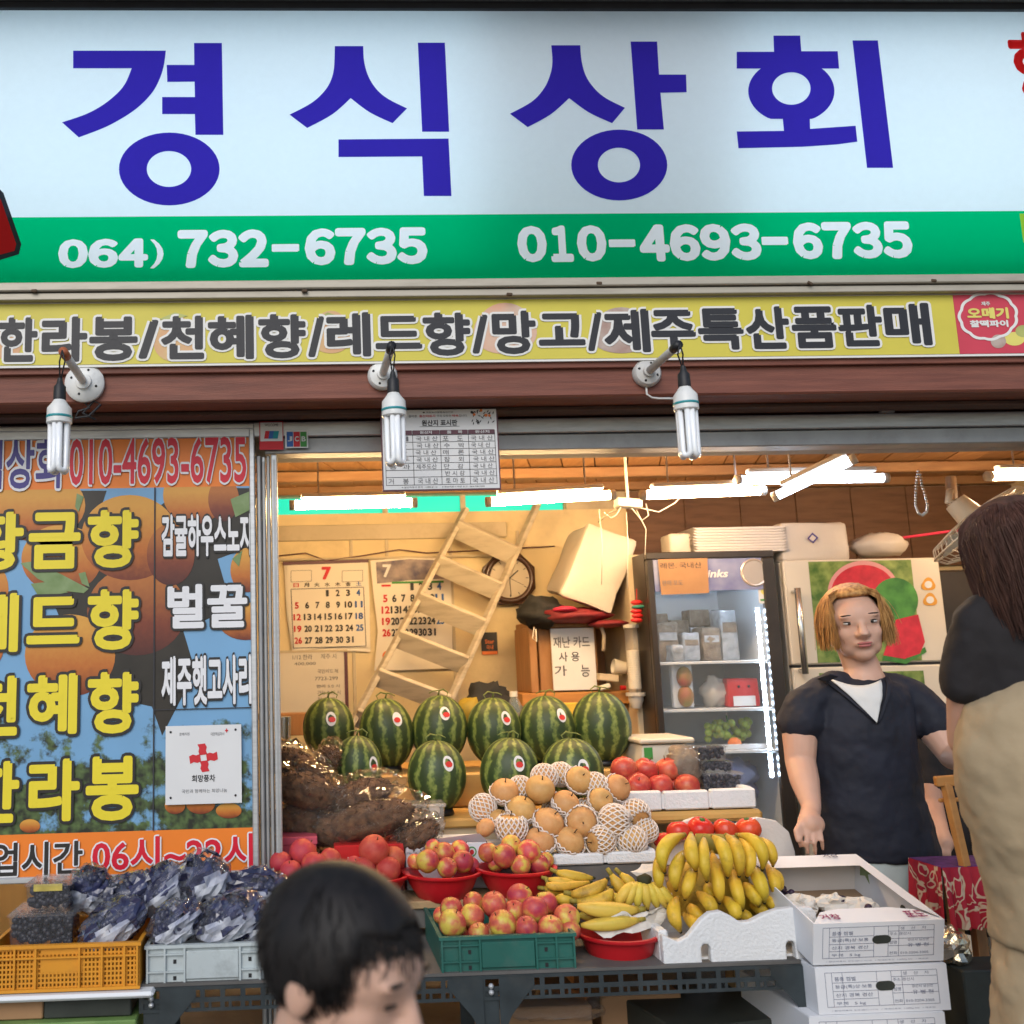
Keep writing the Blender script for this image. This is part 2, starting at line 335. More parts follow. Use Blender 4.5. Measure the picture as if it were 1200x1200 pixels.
def tri(o, pts):
    """pixel outline; an inner list is a run of points on a smooth curve"""
    out = []
    for p in pts:
        if isinstance(p, tuple): out.append(p); continue
        q = [p[0]] + p + [p[-1]]
        for i in range(1, len(q) - 2):
            a, b, c, d = [Vector(k) for k in q[i - 1:i + 3]]
            for t in (0, .2, .4, .6, .8): out.append(tuple(.5 * (2 * b + (c - a) * t + (2 * a - 5 * b + 4 * c - d) * t * t + (3 * b - a - 3 * c + d) * t ** 3)))
        out.append(p[-1])
    return [(o + x / 3, y / 3) for x, y in out]
y1, y2, y3 = YS - .0015, YS - .0020, YS - .0025
m = MB()
m.ppoly(tri(0, [(257, 178), [(583, 178), (575, 235), (558, 285), (533, 328), (490, 373), (440, 409), (370, 447), (277, 483)], [(218, 430), (300, 402), (360, 370), (410, 330), (441, 292), (463, 240)], (257, 240)]), y1)
m.ppoly(tri(0, [(682, 151), (780, 151), (785, 474), (687, 474), (685, 401), (570, 401), (570, 341), (685, 341), (684, 287), (588, 288), (586, 228), (683, 228)]), y1)
m.pring(595 / 3, 594 / 3, 59, 42.7, 594 / 3, 594 / 3, 26, 21, y1); m.build('letter', 'sign_blue', sg)
m = MB(); m.ppoly(tri(0, [[(1277, 162), (1280, 215), (1295, 268), (1324, 314), (1365, 348), (1431, 381)], [(1380, 433), (1300, 395), (1233, 345)], [(1233, 345), (1168, 402), (1080, 450)], [(1018, 403), (1090, 365), (1132, 330), (1160, 290), (1174, 240), (1177, 162)]]), y1)
m.ppoly(tri(400, [(269, 150), (364, 150), (379, 463), (284, 463)]), y1)
m.ppoly(tri(400, [(-10, 490), (377, 487), (387, 689), (290, 689), (284, 550), (-10, 552)]), y1); m.build('letter', 'sign_blue', sg)
m = MB(); m.ppoly(tri(400, [[(840, 159), (845, 215), (860, 267), (890, 311), (930, 345), (997, 379)], [(952, 433), (870, 395), (801, 345)], [(801, 345), (736, 402), (655, 447)], [(593, 400), (670, 357), (713, 310), (735, 260), (742, 215), (738, 159)]]), y1)
m.ppoly(tri(400, [(1017, 146), (1110, 146), (1117, 262), (1212, 262), (1214, 324), (1122, 326), (1134, 455), (1040, 455)]), y1)
m.pring(400 + 977 / 3, 580 / 3, 56.3, 41.5, 400 + 976 / 3, 580 / 3, 24.7, 20.3, y1); m.build('letter', 'sign_blue', sg)
m = MB(); m.ppoly(tri(800, [(319, 125), (413, 125), (417, 180), (545, 180), (550, 241), (190, 241), (190, 182), (321, 182)]), y2)
n = 64; oa = [P(800 + 382 / 3 + 50.5 * math.cos(2 * math.pi * k / n), min(139.333, max(80.333, 320 / 3 + 37.5 * math.sin(2 * math.pi * k / n))), y2) for k in range(n)]; ob = [P(800 + 382 / 3 + 22.5 * math.cos(2 * math.pi * k / n), 311 / 3 + 19 * math.sin(2 * math.pi * k / n), y2) for k in range(n)]; m.add(oa + ob, [(k, (k + 1) % n, n + (k + 1) % n, n + k) for k in range(n)])
m.ppoly(tri(800, [(352, 418), (447, 418), (448, 453), (608, 442), (614, 498), (540, 508), (420, 516), (196, 521), (190, 462), (356, 460)]), y2)
m.ppoly(tri(800, [(597, 142), (686, 142), (740, 590), (648, 590)]), y1); m.build('letter', 'sign_blue', sg)
# phone numbers, one child for each number, drawn heavy
from mathutils.geometry import delaunay_2d_cdt
def ccw(f):
    a = sum(gv[f[i]].x * gv[f[(i + 1) % len(f)]].y - gv[f[(i + 1) % len(f)]].x * gv[f[i]].y for i in range(len(f)))
    return f if a > 0 else f[::-1]
gv, gf, own = [Vector((xa, zb)), Vector((xb, zb)), Vector((xb, zg)), Vector((xa, zg))], [[0, 1, 2, 3]], [0]
BIG = lambda f: abs(sum(tm.v[f[i]][0] * tm.v[f[(i + 1) % len(f)]][2] - tm.v[f[(i + 1) % len(f)]][0] * tm.v[f[i]][2] for i in range(len(f)))) > 2e-7
NUM = (('064', 68, 281, 171, 313.5, 1), (')', 177, 281, 191, 314, 1), ('732', 208, 271, 312, 312.5, 2), ('-', 320, 287, 349, 294, 2), ('6735', 357, 269, 498, 309.5, 2), ('010', 606, 266, 708, 306, 3), ('-', 715, 281.5, 743, 288.5, 3), ('4693', 749, 264.5, 889, 305, 3), ('-', 894, 278.5, 922, 286, 3), ('6735', 929, 262, 1066, 302.5, 3))
CELLS = []
for s, u0, v0, u1, v1, k in NUM:
    if not s.isdigit(): CELLS.append((s, u0, v0, u1, v1, k)); continue
    cw = (u1 - u0) / (len(s) - .08)
    for i, c in enumerate(s):
        g = (.30 if c == '1' else .10) * cw; a_ = u0 + i * cw + g * .5 + 1.5; dv = -.012 * (i * cw); CELLS.append((chr(ord(c) - 48 + 0xFF10), a_, v0 + dv + 1.5, a_ + cw - g - 3, v1 + dv - 1.5, k))
for s, u0, v0, u1, v1, k in CELLS:
    tm = MB().ptext(s, u0, v0, u1, v1, YS, .058 if s not in '-)' else .013); n = len(gv); gv += [Vector((v[0], v[2])) for v in tm.v]; tm.f = [f for f in tm.f if BIG(f)]; gf += [ccw([i + n for i in f]) for f in tm.f]; own += [k] * len(tm.f)
edges = list({tuple(sorted((f[i], f[(i + 1) % len(f)]))) for f in gf for i in range(len(f))})
ov, oe, of, o1, o2, o3 = delaunay_2d_cdt(gv, edges, [], 1, 1e-5)
bins = {}
for f, k in zip(gf[1:], own[1:]):
    q = [gv[i] for i in f]; lo, hi = min(p.x for p in q), max(p.x for p in q)
    for b in range(int((lo - xa) / .01), int((hi - xa) / .01) + 1): bins.setdefault(b, []).append((q, k))
def which(c):
    for q, k in bins.get(int((c.x - xa) / .01), ()):
        if all((q[i] - q[i - 1]).cross(c - q[i - 1]) >= -1e-9 for i in range(len(q))): return k
    return 0
sheets = [MB() for _ in range(4)]
for f in of:
    k = which(sum((ov[i] for i in f), Vector((0, 0))) / len(f)); sheets[k].add([(ov[i].x, YS, ov[i].y) for i in f], [tuple(range(len(f)))])
sheets[0].build('green_panel', 'sign_green', sg)
for k in (1, 2, 3): sheets[k].build('number', 'sign_digit', sg)
# picture scraps at the two ends of the sign
MB().ppoly([(-90, 212), (-4, 218), (4, 226), (25, 286), (22, 298), (-4, 306), (-90, 312)], y1).build('emblem_outline', 'sign_black', sg)
MB().ppoly([(-90, 216), (-5, 226), (1, 234), (19, 286), (17, 294), (-6, 300), (-90, 306)], y2).build('emblem', 'sign_red', sg)
m = MB(); m.ptext('향', 1187, 40, 1250, 118, y1, .03); m.build('letter', 'sign_red', sg)
MB().prect(1197, 250, 1300, 284, y1).build('stripe', 'sign_yellow', sg)
emitter('sign_tube', (.60, .84, 1), 2.25); emitter('sign_tube_dim', (.60, .84, 1), .4)
for v in (38, 85, 132, 180, 225, 262, 308):
    for a, b in ((-140, -20), (-8, 560), (575, 835), (850, 1190), (1202, 1320)):
        q0, q1 = P(a, v, YS + .1), P(b, v, YS + .1); z = P(600, v, YS + .1).z
        MB().tube([(q0.x, YS + .1, z), (q1.x, YS + .1, z)], .009, 8).build('tube', 'sign_tube_dim' if a == 575 else 'sign_tube', sg)
# aluminium trim under the sign
tz = [rowz(326.8, YS), rowz(337, YS), rowz(346, YS)]
tr = struct(MB().b2((-3.2, YS - .01, tz[1]), (4.2, YS + .04, tz[0] - .001), .003).build('sign_sill', 'trim_beige'))
MB().b2((-3.2, YS + .0, tz[2]), (4.2, YS + .045, tz[1] - .003), .002).build('sill_strip', 'trim_beige', tr)
mat('rust', (.08, .05, .03), .8, var=.4)
for u, v in ((357, 341), (597, 345), (949, 332), (40, 341), (702, 332), (1094, 329)):
    p = P(u, v, YS - .008); MB().box(p, (.017, .008, .009), Matrix.Rotation(rng.uniform(-.6, .6), 3, 'Y'), .002).build('clip', 'rust', tr)
# ================================================================== YELLOW BANNER
YN = 2.775
bx0, bx1 = P(-160, 400, YN).x, P(1290, 400, YN).x; bz0, bz1 = rowz(424, YN), rowz(349.5, YN); br = P(1120, 380, YN).x
bn = thing('banner', 'yellow banner strip with dark lettering listing citrus below the lit sign', 'banner', ((bx0 + bx1) / 2, YN, bz0))
mat('banner_yellow', (.60, .52, .07), .5, var=.07, vscale=5, dirt=.12, bump=.05, bscale=14); mat('banner_white', (.72, .71, .68), .5); mat('banner_ink', (.022, .022, .026), .5); mat('banner_red', (.55, .05, .08), .5, var=.06)
MB().b2((bx0, YN, bz0), (bx1, YN + .008, bz1)).build('border', 'banner_white', bn)
MB().b2((bx0, YN - .0015, bz0 + .007), (br, YN - .0002, bz1 - .004)).build('field', 'banner_yellow', bn)
MB().b2((br + .0005, YN - .0015, bz0 + .007), (bx1, YN - .0002, bz1 - .004)).build('end_panel', 'banner_red', bn)
mat('faded_fruit', (.62, .30, .16), .5, col2=(.62, .45, .2), vscale=14); mat('faded_choco', (.35, .22, .18), .5, col2=(.5, .42, .36), vscale=20); mat('faded_pink', (.68, .33, .2), .5, col2=(.6, .5, .4), vscale=8); mat('faded_leaf', (.36, .38, .12), .5, var=.3)
for u, v, ru, rv, mm in ((8, 400, 17, 22, 'faded_fruit'), (206, 398, 26, 27, 'faded_fruit'), (388, 390, 24, 25, 'faded_fruit'), (592, 386, 37, 30, 'faded_pink'), (728, 388, 36, 27, 'faded_choco')):
    MB().pdisc(u, v, ru, rv, YN - .0025, 32, .04).build('fruit_print', mm, bn)
MB().ppoly([(186, 374), (205, 366), (220, 370), (200, 376)], YN - .003).build('leaf_print', 'faded_leaf', bn)
MB().ppoly([(366, 376), (384, 366), (396, 370), (380, 378)], YN - .003).build('leaf_print', 'faded_leaf', bn)
ROW = [('한', -2, 44, 372, 424), ('라', 49, 102, 371, 424), ('봉', 105, 161, 371, 423), ('/', 163, 185, 375, 420), ('천', 189, 239, 370, 421), ('혜', 244, 297, 369, 421), ('향', 303, 358, 368, 420), ('/', 361, 380, 371, 418),
       ('레', 383, 434, 366, 418), ('드', 440, 494, 370, 409), ('향', 496, 551, 366, 417), ('/', 553, 572, 369, 414), ('망', 577, 628, 364, 415), ('고', 631, 685, 367, 405), ('/', 688, 706, 366, 411), ('제', 708, 761, 362, 413), ('주', 763, 815, 363, 412),
       ('특', 818, 871, 361, 410), ('산', 874, 925, 359, 409), ('품', 928, 980, 359, 408), ('판', 982, 1034, 357, 406), ('매', 1037, 1090, 355, 405)]
for ch, a, b, v0, v1 in ROW:
    MB().ptext(ch, a + 2, v0 + 2, b - 2, v1 - 2, YN - .0035, .085).build('letter_outline', 'banner_white', bn)
    MB().ptext(ch, a + 2, v0 + 2, b - 2, v1 - 2, YN - .0045, .038).build('letter', 'banner_ink', bn)
pts = []
for k in range(96):
    a = 2 * math.pi * k / 96; r = 1 + .055 * abs(math.sin(5.5 * a)); pts.append((r * math.cos(a), r * math.sin(a)))
cu, cv = 1158, 370.5
A_ = [P(cu + 30.5 * x, cv + 24.5 * y, YN - .003) for x, y in pts]; B_ = [P(cu + 34 * x, cv + 27.5 * y, YN - .003) for x, y in pts]
MB().add(A_ + B_, [(k, (k + 1) % 96, 96 + (k + 1) % 96, 96 + k) for k in range(96)]).build('badge_ring', 'banner_white', bn)
mat('badge_yellow', (.7, .62, .15), .5)
MB().ptext('제주', 1150, 353.5, 1160, 358, YN - .003, .03).build('badge_text', 'banner_white', bn)
MB().ptext('오메기', 1134, 361, 1181, 373, YN - .003, .05).build('badge_text', 'badge_yellow', bn)
MB().ptext('찰떡파이', 1137, 375.5, 1181, 383, YN - .003, .05).build('badge_text', 'banner_white', bn)
MB().pdisc(1170, 400, 9, 8, YN - .0025).build('cake_print', 'faded_choco', bn); MB().pdisc(1189, 397, 12, 8, YN - .002).build('cake_print', 'badge_yellow', bn); MB().pdisc(1199, 388, 9, 7, YN - .0022).build('cake_print', 'faded_leaf', bn)
# ================================================================== THREE LAMPS ON ARMS
mat('lamp_white', (.66, .66, .64), .35, var=.06, dirt=.3, dscale=30); mat('lamp_grey', (.48, .47, .45), .4, var=.08, dirt=.4, dscale=30); mat('black_rubber', (.015, .015, .017), .5); mat('copper_tip', (.35, .1, .04), .5); mat('teal_band', (.02, .25, .28), .4)
mat('lamp_glass', (.80, .82, .84), .15, spec=.7, coat=.4)
def lamp(label, plate, tip, base, ru, body, tipm):
    t = thing('bulb_lamp', label, 'lamp', P(*plate, 2.798), group='unlit tube bulb lamps on the beam')
    c = P(*plate, 2.798); r = ru * mpp(2.8); M = Matrix.Translation(c) @ Matrix.Rotation(rad(90), 4, 'X')
    pl = MB().lathe([(0, .0), (r, 0), (r, .012), (r * .86, .02), (r * .42, .024), (r * .4, .034), (r * .16, .036), (0, .036)], 32, M).build('mount_plate', body, t, 'auto')
    for k in range(4):
        a = rad(70 + 90 * k); MB().ball(c + Vector((r * .66 * math.cos(a), -.021, r * .66 * math.sin(a))), .004, 8, 6).build('screw', 'black_rubber', pl)
    e = P(*tip, 2.55); s0 = c + Vector((0, -.03, 0)); MB().tube([s0, e], .0115, 12).build('arm', body, t, True)
    d = (e - s0).normalized(); MB().tube([e - d * .035, e + d * .002], .0125, 12).build('arm_end', tipm, t, True)
    b = P(*base, 2.55); b.x = (b.x * .6 + e.x * .4); top = b + Vector((0, 0, .03))
    m = MB()
    for k in (-1, 1): m.tube([e + d * .01, e + Vector((k * .007, -.008, -.03)), (e + top) / 2 + Vector((k * .005, 0, .0)), top], .0022, 6)
    m.build('cord', 'black_rubber', t, True)
    MB().lathe([(0, .045), (.006, .045), (.009, .03), (.0155, .022), (.0165, -.012), (.0145, -.014), (0, -.014)], 16, Matrix.Translation(b)).build('socket', 'black_rubber', t, 'auto')
    bb = MB().lathe([(0, -.01), (.014, -.012), (.020, -.022), (.031, -.036), (.0325, -.075), (.029, -.078), (0, -.078)], 24, Matrix.Translation(b)).build('bulb_base', 'lamp_white', t, 'auto')
    MB().lathe([(.0318, -.056), (.0331, -.057), (.0331, -.062), (.0318, -.063)], 24, Matrix.Translation(b)).build('ring', 'teal_band', bb, True)
    for k in range(4):
        a = rad(45 + 90 * k); n = Vector((math.cos(a), math.sin(a), 0)); tn = Vector((-n.y, n.x, 0)) * .0098; q = b + n * .0185
        pts = [q + tn + Vector((0, 0, -.07)), q + tn + Vector((0, 0, -.19))] + [q + tn * math.cos(x) + Vector((0, 0, -.19 - .011 * math.sin(x))) for x in (.5, 1, 1.57, 2.1, 2.6)] + [q - tn + Vector((0, 0, -.19)), q - tn + Vector((0, 0, -.07))]
        MB().tube(pts, .0077, 10).build('glass_tube', 'lamp_glass', t, True)
lamp('unlit white tube bulb lamp on arm at left, before the poster', (100, 450), (74, 412), (68, 463), 23.5, 'lamp_white', 'copper_tip')
lamp('unlit white tube bulb lamp hanging in front of the origin notice', (448, 441), (459, 405), (461, 455), 18, 'lamp_white', 'black_rubber')
lamp('unlit tube bulb lamp on grey arm, right of the origin notice', (757, 438), (795, 404), (804, 448), 17.5, 'lamp_grey', 'black_rubber')
mat('wire', (.35, .32, .29), .6)
def cable(name, label, pts, r, m, cat='cable', grp=None): return tag(MB().tube(pts, r, 6).build(name, m, None, True), label, cat, grp)
cable('cable', 'thin grey wire strung along the brown beam', [P(u, v, 2.93) for u, v in [(-160, 490), (0, 491), (60, 489), (125, 484), (240, 485), (330, 477), (420, 479), (530, 476), (600, 476), (690, 470), (760, 467), (860, 471), (960, 470), (1060, 464), (1180, 456), (1290, 452)]], .0025, 'wire')
cable('cable', 'dark looped cable under the left lamp', [P(u, v, 2.80) for u, v in [(98, 470), (105, 478), (92, 482), (88, 490), (104, 488), (118, 474), (110, 470), (97, 484), (112, 492)]], .004, 'black_rubber')
cable('cable', 'short white wire curling from the right lamp plate', [P(u, v, 2.795) for u, v in [(757, 452), (758, 462), (764, 466), (772, 467), (790, 467), (800, 462)]], .003, 'lamp_white')
MB_ = MB().prect(1033, 470, 1048, 483, 3.005, .02); tag(MB_.build('bracket', 'lamp_grey'), 'small grey metal bracket on top of the door header', 'bracket')
# ================================================================== ORIGIN NOTICE
YO = 2.90
mat('paper', (.66, .66, .66), .6, var=.03); mat('ink_black', (.03, .03, .035), .6); mat('ink_grey', (.12, .12, .13), .6); mat('ink_red', (.55, .02, .03), .6); mat('ink_blue', (.03, .12, .4), .6); mat('maroon', (.10, .035, .05), .5); mat('ink_orange', (.75, .2, .05), .6); mat('ink_green', (.05, .25, .05), .6)
x0, x1, zb0, zt0 = WR(447, 479, 585, 575, YO)
no = thing('notice_board', 'white origin notice with handwritten table hanging over the shop opening', 'notice', ((x0 + x1) / 2, YO, zb0))
MB().b2((x0, YO, zb0), (x1, YO + .006, zt0)).build('backing', 'maroon', no)
MB().b2((x0 + .004, YO - .001, zb0 + .005), (x1 - .004, YO - .0002, zt0 - .003)).build('sheet', 'paper', no)
YT = YO - .002
W_ = x1 - x0; H_ = zt0 - zb0
def nx(f): return x0 + W_ * f
def nz_(f): return zt0 - H_ * f
def ntext(m, s, a, b, c, d, off=0): m.text(s, (nx(a), YT, nz_(d)), (nx(b) - nx(a), 0, 0), (0, 0, nz_(c) - nz_(d)), off)
m = MB(); ntext(m, '올바른', .24, .31, .075, .105); ntext(m, '우리 모두의', .48, .60, .075, .105); ntext(m, '입니다.', .67, .74, .075, .105); ntext(m, '원산지 표시판', .35, .65, .14, .21, .03)
m.b2((nx(.33), YT, nz_(.222)), (nx(.67), YT + .001, nz_(.218))); ntext(m, '● 국립농산물품질관리원', .36, .62, .035, .055); ntext(m, '※ 원산지표시 문의 : 1588-8112', .16, .46, .945, .965); ntext(m, '※ 원산지표시 위반 신고 : 064-728-5200', .50, .86, .945, .965)
rows_ = [.325, .41, .495, .58, .665, .75, .835, .93]
for r_ in rows_: m.b2((nx(.03), YT, nz_(r_)), (nx(.97), YT + .001, nz_(r_ - .005)))
for c_ in (.03, .265, .50, .74, .965): m.b2((nx(c_), YT, nz_(.93)), (nx(c_ + .004), YT + .001, nz_(.27)))
m.build('print', 'ink_black', no)
for q_ in (('원산지표시', .33, .465), ('약속', .61, .665)): m = MB(); ntext(m, *q_, .075, .105, .02); m.build('red_print', 'ink_red', no)
m = MB()
for a, b in ((.03, .262), (.269, .497), (.504, .737), (.744, .965)): m.b2((nx(a), YT - .0006, nz_(.318)), (nx(b), YT - .0001, nz_(.265)))
m.build('table_head', 'maroon', no)
YT -= .0015; m = MB()
for s, a, b in (('품  목', .09, .20), ('원산지', .33, .43), ('품    목', .56, .69), ('원산지', .80, .92)): ntext(m, s, a, b, .275, .31, .02)
m.build('head_print', 'paper', no); YT += .0012
HW = [['배', '국 내 산', '포    도', '국 내 산'], ['사 과', '국 내 산', '수    박', '국 내 산'], ['귤', '국 내 산', '매    론', '국 내 산'], ['자 두', '국 내 산', '참    외', '국 내 산'], ['용  과', '제주도산', '단    감', '국 내 산'], ['', '', '반 시 감', '국 내 산'], ['거    봉', '국 내 산', '토 마 토', '국 내 산']]
for i, r_ in enumerate(HW):
    for (a, b), s in zip(((.05, .23), (.285, .47), (.52, .70), (.76, .94)), r_):
        if s: m = MB(); ntext(m, s, a + rng.uniform(0, .015), b + rng.uniform(-.015, .015), rows_[i] + .012, rows_[i + 1] - .014); m.build('handwriting', 'ink_grey', no)
for a, b, c, mm in ((.78, .05, .012, 'ink_black'), (.86, .03, .013, 'ink_orange'), (.80, .08, .012, 'ink_orange'), (.90, .09, .014, 'ink_orange'), (.93, .095, .012, 'ink_orange')):
    m = MB(); c0 = Vector((nx(a), YT, nz_(b))); m.poly([c0 + Vector((W_ * c * math.cos(k), 0, W_ * c * math.sin(k))) for k in [j * .6 for j in range(10)]]); m.build('flower_print', mm, no)
m = MB()
for k in range(26):
    a, b = rng.uniform(.77, .97), rng.uniform(.02, .19); c0 = Vector((nx(a), YT + .0004, nz_(b))); g = rng.uniform(0, 6.3); d = Vector((math.cos(g), 0, math.sin(g))) * .006; e = Vector((-d.z, 0, d.x)) * .3; m.poly([c0 - d, c0 + e, c0 + d, c0 - e])
m.build('leaf_print', 'ink_black', no)
# card stickers on the header
st = thing('card_sticker', 'red and white welcome card sticker on the door header', 'sticker', P(318, 526, 3.008))
MB().prect(304, 494, 332, 527, 3.008).build('sticker_red', 'ink_red', st); MB().prect(305, 495, 331, 517, 3.0074).build('sticker_white', 'paper', st); MB().ptext('WELCOME', 310, 496.5, 326, 499.5, 3.0068).build('sticker_text', 'ink_black', st)
mat('ink_teal', (.0, .25, .3), .5)
for k, mm in enumerate(('ink_red', 'ink_blue', 'ink_teal')): MB().ppoly([(311 + 5 * k, 505), (317 + 5 * k, 505), (315.5 + 5 * k, 514), (309.5 + 5 * k, 514)], 3.0068 - .0004 * k).build('stripe', mm, st)
st = thing('card_sticker', 'small white card sticker with blue, red and green bars beside red sticker', 'sticker', P(347, 525, 3.008))
MB().prect(334, 504, 361, 525, 3.0085).build('sticker_white', 'paper', st)
for k, (mm, ch) in enumerate((('ink_blue', 'J'), ('ink_red', 'C'), ('ink_green', 'B'))):
    MB().prect(336 + 8 * k, 506, 343.4 + 8 * k, 523.5, 3.0078).build('bar', mm, st); MB().ptext(ch, 337.6 + 8 * k, 511.5, 342 + 8 * k, 517, 3.007, .03).build('bar_letter', 'paper', st)
# ================================================================== LEFT POSTER WINDOW
YP = 3.02
px0, px1 = P(-175, 760, YP).x, P(301, 760, YP).x; pz0, pz1 = P(150, 1031, YP).z, P(150, 499, YP).z
po = thing('poster_window', 'tall poster panel of oranges with yellow lettering in silver frame', 'poster', ((px0 + px1) / 2, YP, pz0))
MB().b2((px0, YP + .004, pz0), (px1, YP + .03, pz1)).build('backing', 'alu_dull', po)
fw = .017
for nm, a, b in (('frame_rail', (px0, YP - .012, pz1 - fw), (px1, YP + .003, pz1)), ('frame_rail', (px0, YP - .012, pz0), (px1, YP + .003, pz0 + fw)), ('frame_stile', (px1 - fw, YP - .0125, pz0 + fw), (px1, YP + .003, pz1 - fw)), ('frame_stile', (px0, YP - .0125, pz0 + fw), (px0 + fw, YP + .003, pz1 - fw))):
    MB().b2(a, b, .003).build(nm, 'alu', po)
ix0, ix1 = px0 + fw, px1 - fw
zh = P(150, 572, YP).z; zl = P(150, 974, YP).z
mat('print_orange', (.78, .20, .02), .45, var=.03)
# printed sky and foliage photograph
def sky_print():
    m = mat('print_sky', (.16, .34, .55), .4, var=.08, vscale=4); t = m.node_tree; N = t.nodes; L = t.links; b = N['Principled BSDF']; src = b.inputs['Base Color'].links[0].from_socket
    tc = N.new('ShaderNodeTexCoord'); nz = N.new('ShaderNodeTexNoise'); nz.inputs['Scale'].default_value = 9; nz.inputs['Detail'].default_value = 6; nz.inputs['Roughness'].default_value = .62; L.new(tc.outputs['Object'], nz.inputs[0])
    sp = N.new('ShaderNodeSeparateXYZ'); L.new(tc.outputs['Object'], sp.inputs[0])
    mr = N.new('ShaderNodeMapRange'); mr.inputs[1].default_value = zl - pz0; mr.inputs[2].default_value = zl - pz0 + .62; mr.inputs[3].default_value = .10; mr.inputs[4].default_value = -.28; L.new(sp.outputs[2], mr.inputs[0])
    ad = N.new('ShaderNodeMath'); L.new(nz.outputs[0], ad.inputs[0]); L.new(mr.outputs[0], ad.inputs[1])
    rp = N.new('ShaderNodeValToRGB'); rp.color_ramp.elements[0].position = .46; rp.color_ramp.elements[1].position = .53; L.new(ad.outputs[0], rp.inputs[0])
    n2 = N.new('ShaderNodeTexNoise'); n2.inputs['Scale'].default_value = 34; L.new(tc.outputs['Object'], n2.inputs[0]); r2 = N.new('ShaderNodeValToRGB'); e = r2.color_ramp.elements
    e[0].position = .38; e[0].color = (.018, .022, .014, 1); e[1].position = .68; e[1].color = (.10, .16, .05, 1); L.new(n2.outputs[0], r2.inputs[0])
    mx = N.new('ShaderNodeMixRGB'); L.new(rp.outputs[0], mx.inputs[0]); L.new(src, mx.inputs[1]); L.new(r2.outputs[0], mx.inputs[2]); L.new(mx.outputs[0], b.inputs['Base Color'])
sky_print()
MB().b2((ix0, YP - .001, zl), (ix1, YP, zh)).build('picture', 'print_sky', po)
MB().b2((ix0, YP - .001, zh), (ix1, YP, pz1 - fw)).build('header_band', 'print_orange', po)
MB().b2((ix0, YP - .001, pz0 + fw), (ix1, YP, zl)).build('footer_band', 'print_orange', po)
def orange_print(name, hi, lo, lo2):
    m = mat(name, hi, .4); t = m.node_tree; N = t.nodes; L = t.links; b = N['Principled BSDF']
    tc = N.new('ShaderNodeTexCoord'); sp = N.new('ShaderNodeSeparateXYZ'); L.new(tc.outputs['Generated'], sp.inputs[0])
    nz = N.new('ShaderNodeTexNoise'); nz.inputs['Scale'].default_value = 60; L.new(tc.outputs['Object'], nz.inputs[0])
    a = N.new('ShaderNodeMath'); a.operation = 'MULTIPLY_ADD'; a.inputs[1].default_value = .18; L.new(nz.outputs[0], a.inputs[0]); L.new(sp.outputs[2], a.inputs[2])
    rp = N.new('ShaderNodeValToRGB'); e = rp.color_ramp.elements; e[0].position = .12; e[0].color = (*lo2, 1); e[1].position = .95; e[1].color = (*hi, 1); q = e.new(.45); q.color = (*lo, 1); L.new(a.outputs[0], rp.inputs[0]); L.new(rp.outputs[0], b.inputs['Base Color'])
orange_print('print_fruit', (.62, .30, .05), (.45, .13, .02), (.16, .03, .012)); orange_print('print_fruit_dark', (.42, .14, .03), (.18, .035, .015), (.07, .014, .012))
mat('print_leaf', (.12, .20, .06), .4, col2=(.22, .30, .14), vscale=20); mat('print_dark', (.022, .018, .014), .4, var=.4); mat('print_leafdark', (.03, .045, .018), .4, var=.4)
def pclip(nm, pts, mm, Y):
    q = [P(u, v, Y) for u, v in pts]; q = cliprect([(a.x, a.z) for a in q], ix0, ix1, zl, zh)
    if len(q) > 2: MB().poly([(x, Y, z) for x, z in q]).build(nm, mm, po)
def ell(cu, cv, ru, rv, n=36): return [(cu + ru * math.cos(2 * math.pi * k / n), cv + rv * math.sin(2 * math.pi * k / n)) for k in range(n)]
y_ = YP - .0015
pclip('dark_print', [(85, 575), (125, 575), (110, 620), (178, 600), (215, 572), (296, 572), (296, 640), (255, 655), (268, 700), (250, 722), (215, 740), (230, 790), (222, 800), (190, 862), (178, 828), (150, 822), (120, 800), (85, 760), (60, 700), (90, 650)], 'print_dark', y_)
for (cu, cv, ru, rv, mm) in ((40, 592, 60, 42, 'print_fruit'), (72, 655, 47, 40, 'print_fruit'), (-40, 690, 50, 45, 'print_fruit'), (160, 716, 58, 52, 'print_fruit_dark'), (152, 630, 57, 50, 'print_fruit'), (82, 768, 53, 48, 'print_fruit'), (228, 580, 37, 34, 'print_fruit'), (262, 585, 18, 26, 'print_fruit_dark'), (290, 668, 20, 26, 'print_fruit'), (288, 728, 32, 22, 'print_fruit'), (-18, 760, 22, 24, 'print_fruit'), (200, 650, 28, 36, 'print_fruit_dark'), (205, 944, 12, 10, 'print_fruit'), (235, 942, 17, 12, 'print_fruit'), (268, 950, 15, 9, 'print_fruit'), (35, 968, 12, 8, 'print_fruit')):
    y_ -= .00012; pclip('orange_print', ell(cu, cv, ru, rv), mm, y_)
for pts in ([(24, 660), (36, 658), (70, 672), (104, 690), (98, 695), (72, 692), (44, 678)], [(36, 684), (55, 682), (80, 694), (60, 698), (44, 697)], [(92, 672), (100, 670), (105, 688), (96, 684)], [(90, 578), (98, 582), (92, 600), (88, 594)], [(270, 585), (292, 576), (296, 596), (276, 606)], [(272, 655), (284, 645), (280, 664)]):
    y_ -= .0001; pclip('leaf_print', pts, 'print_leaf', y_)
m = MB(); xd = P(180, 780, YP).x; m.b2((xd, YP - .0055, zl), (xd + .004, YP - .005, zh)); m.build('divider', 'ink_black', po)
zz = P(240, 831, YP).z; MB().b2((xd + .004, YP - .0055, zz), (ix1, YP - .005, zz + .003)).build('divider', 'ink_black', po)
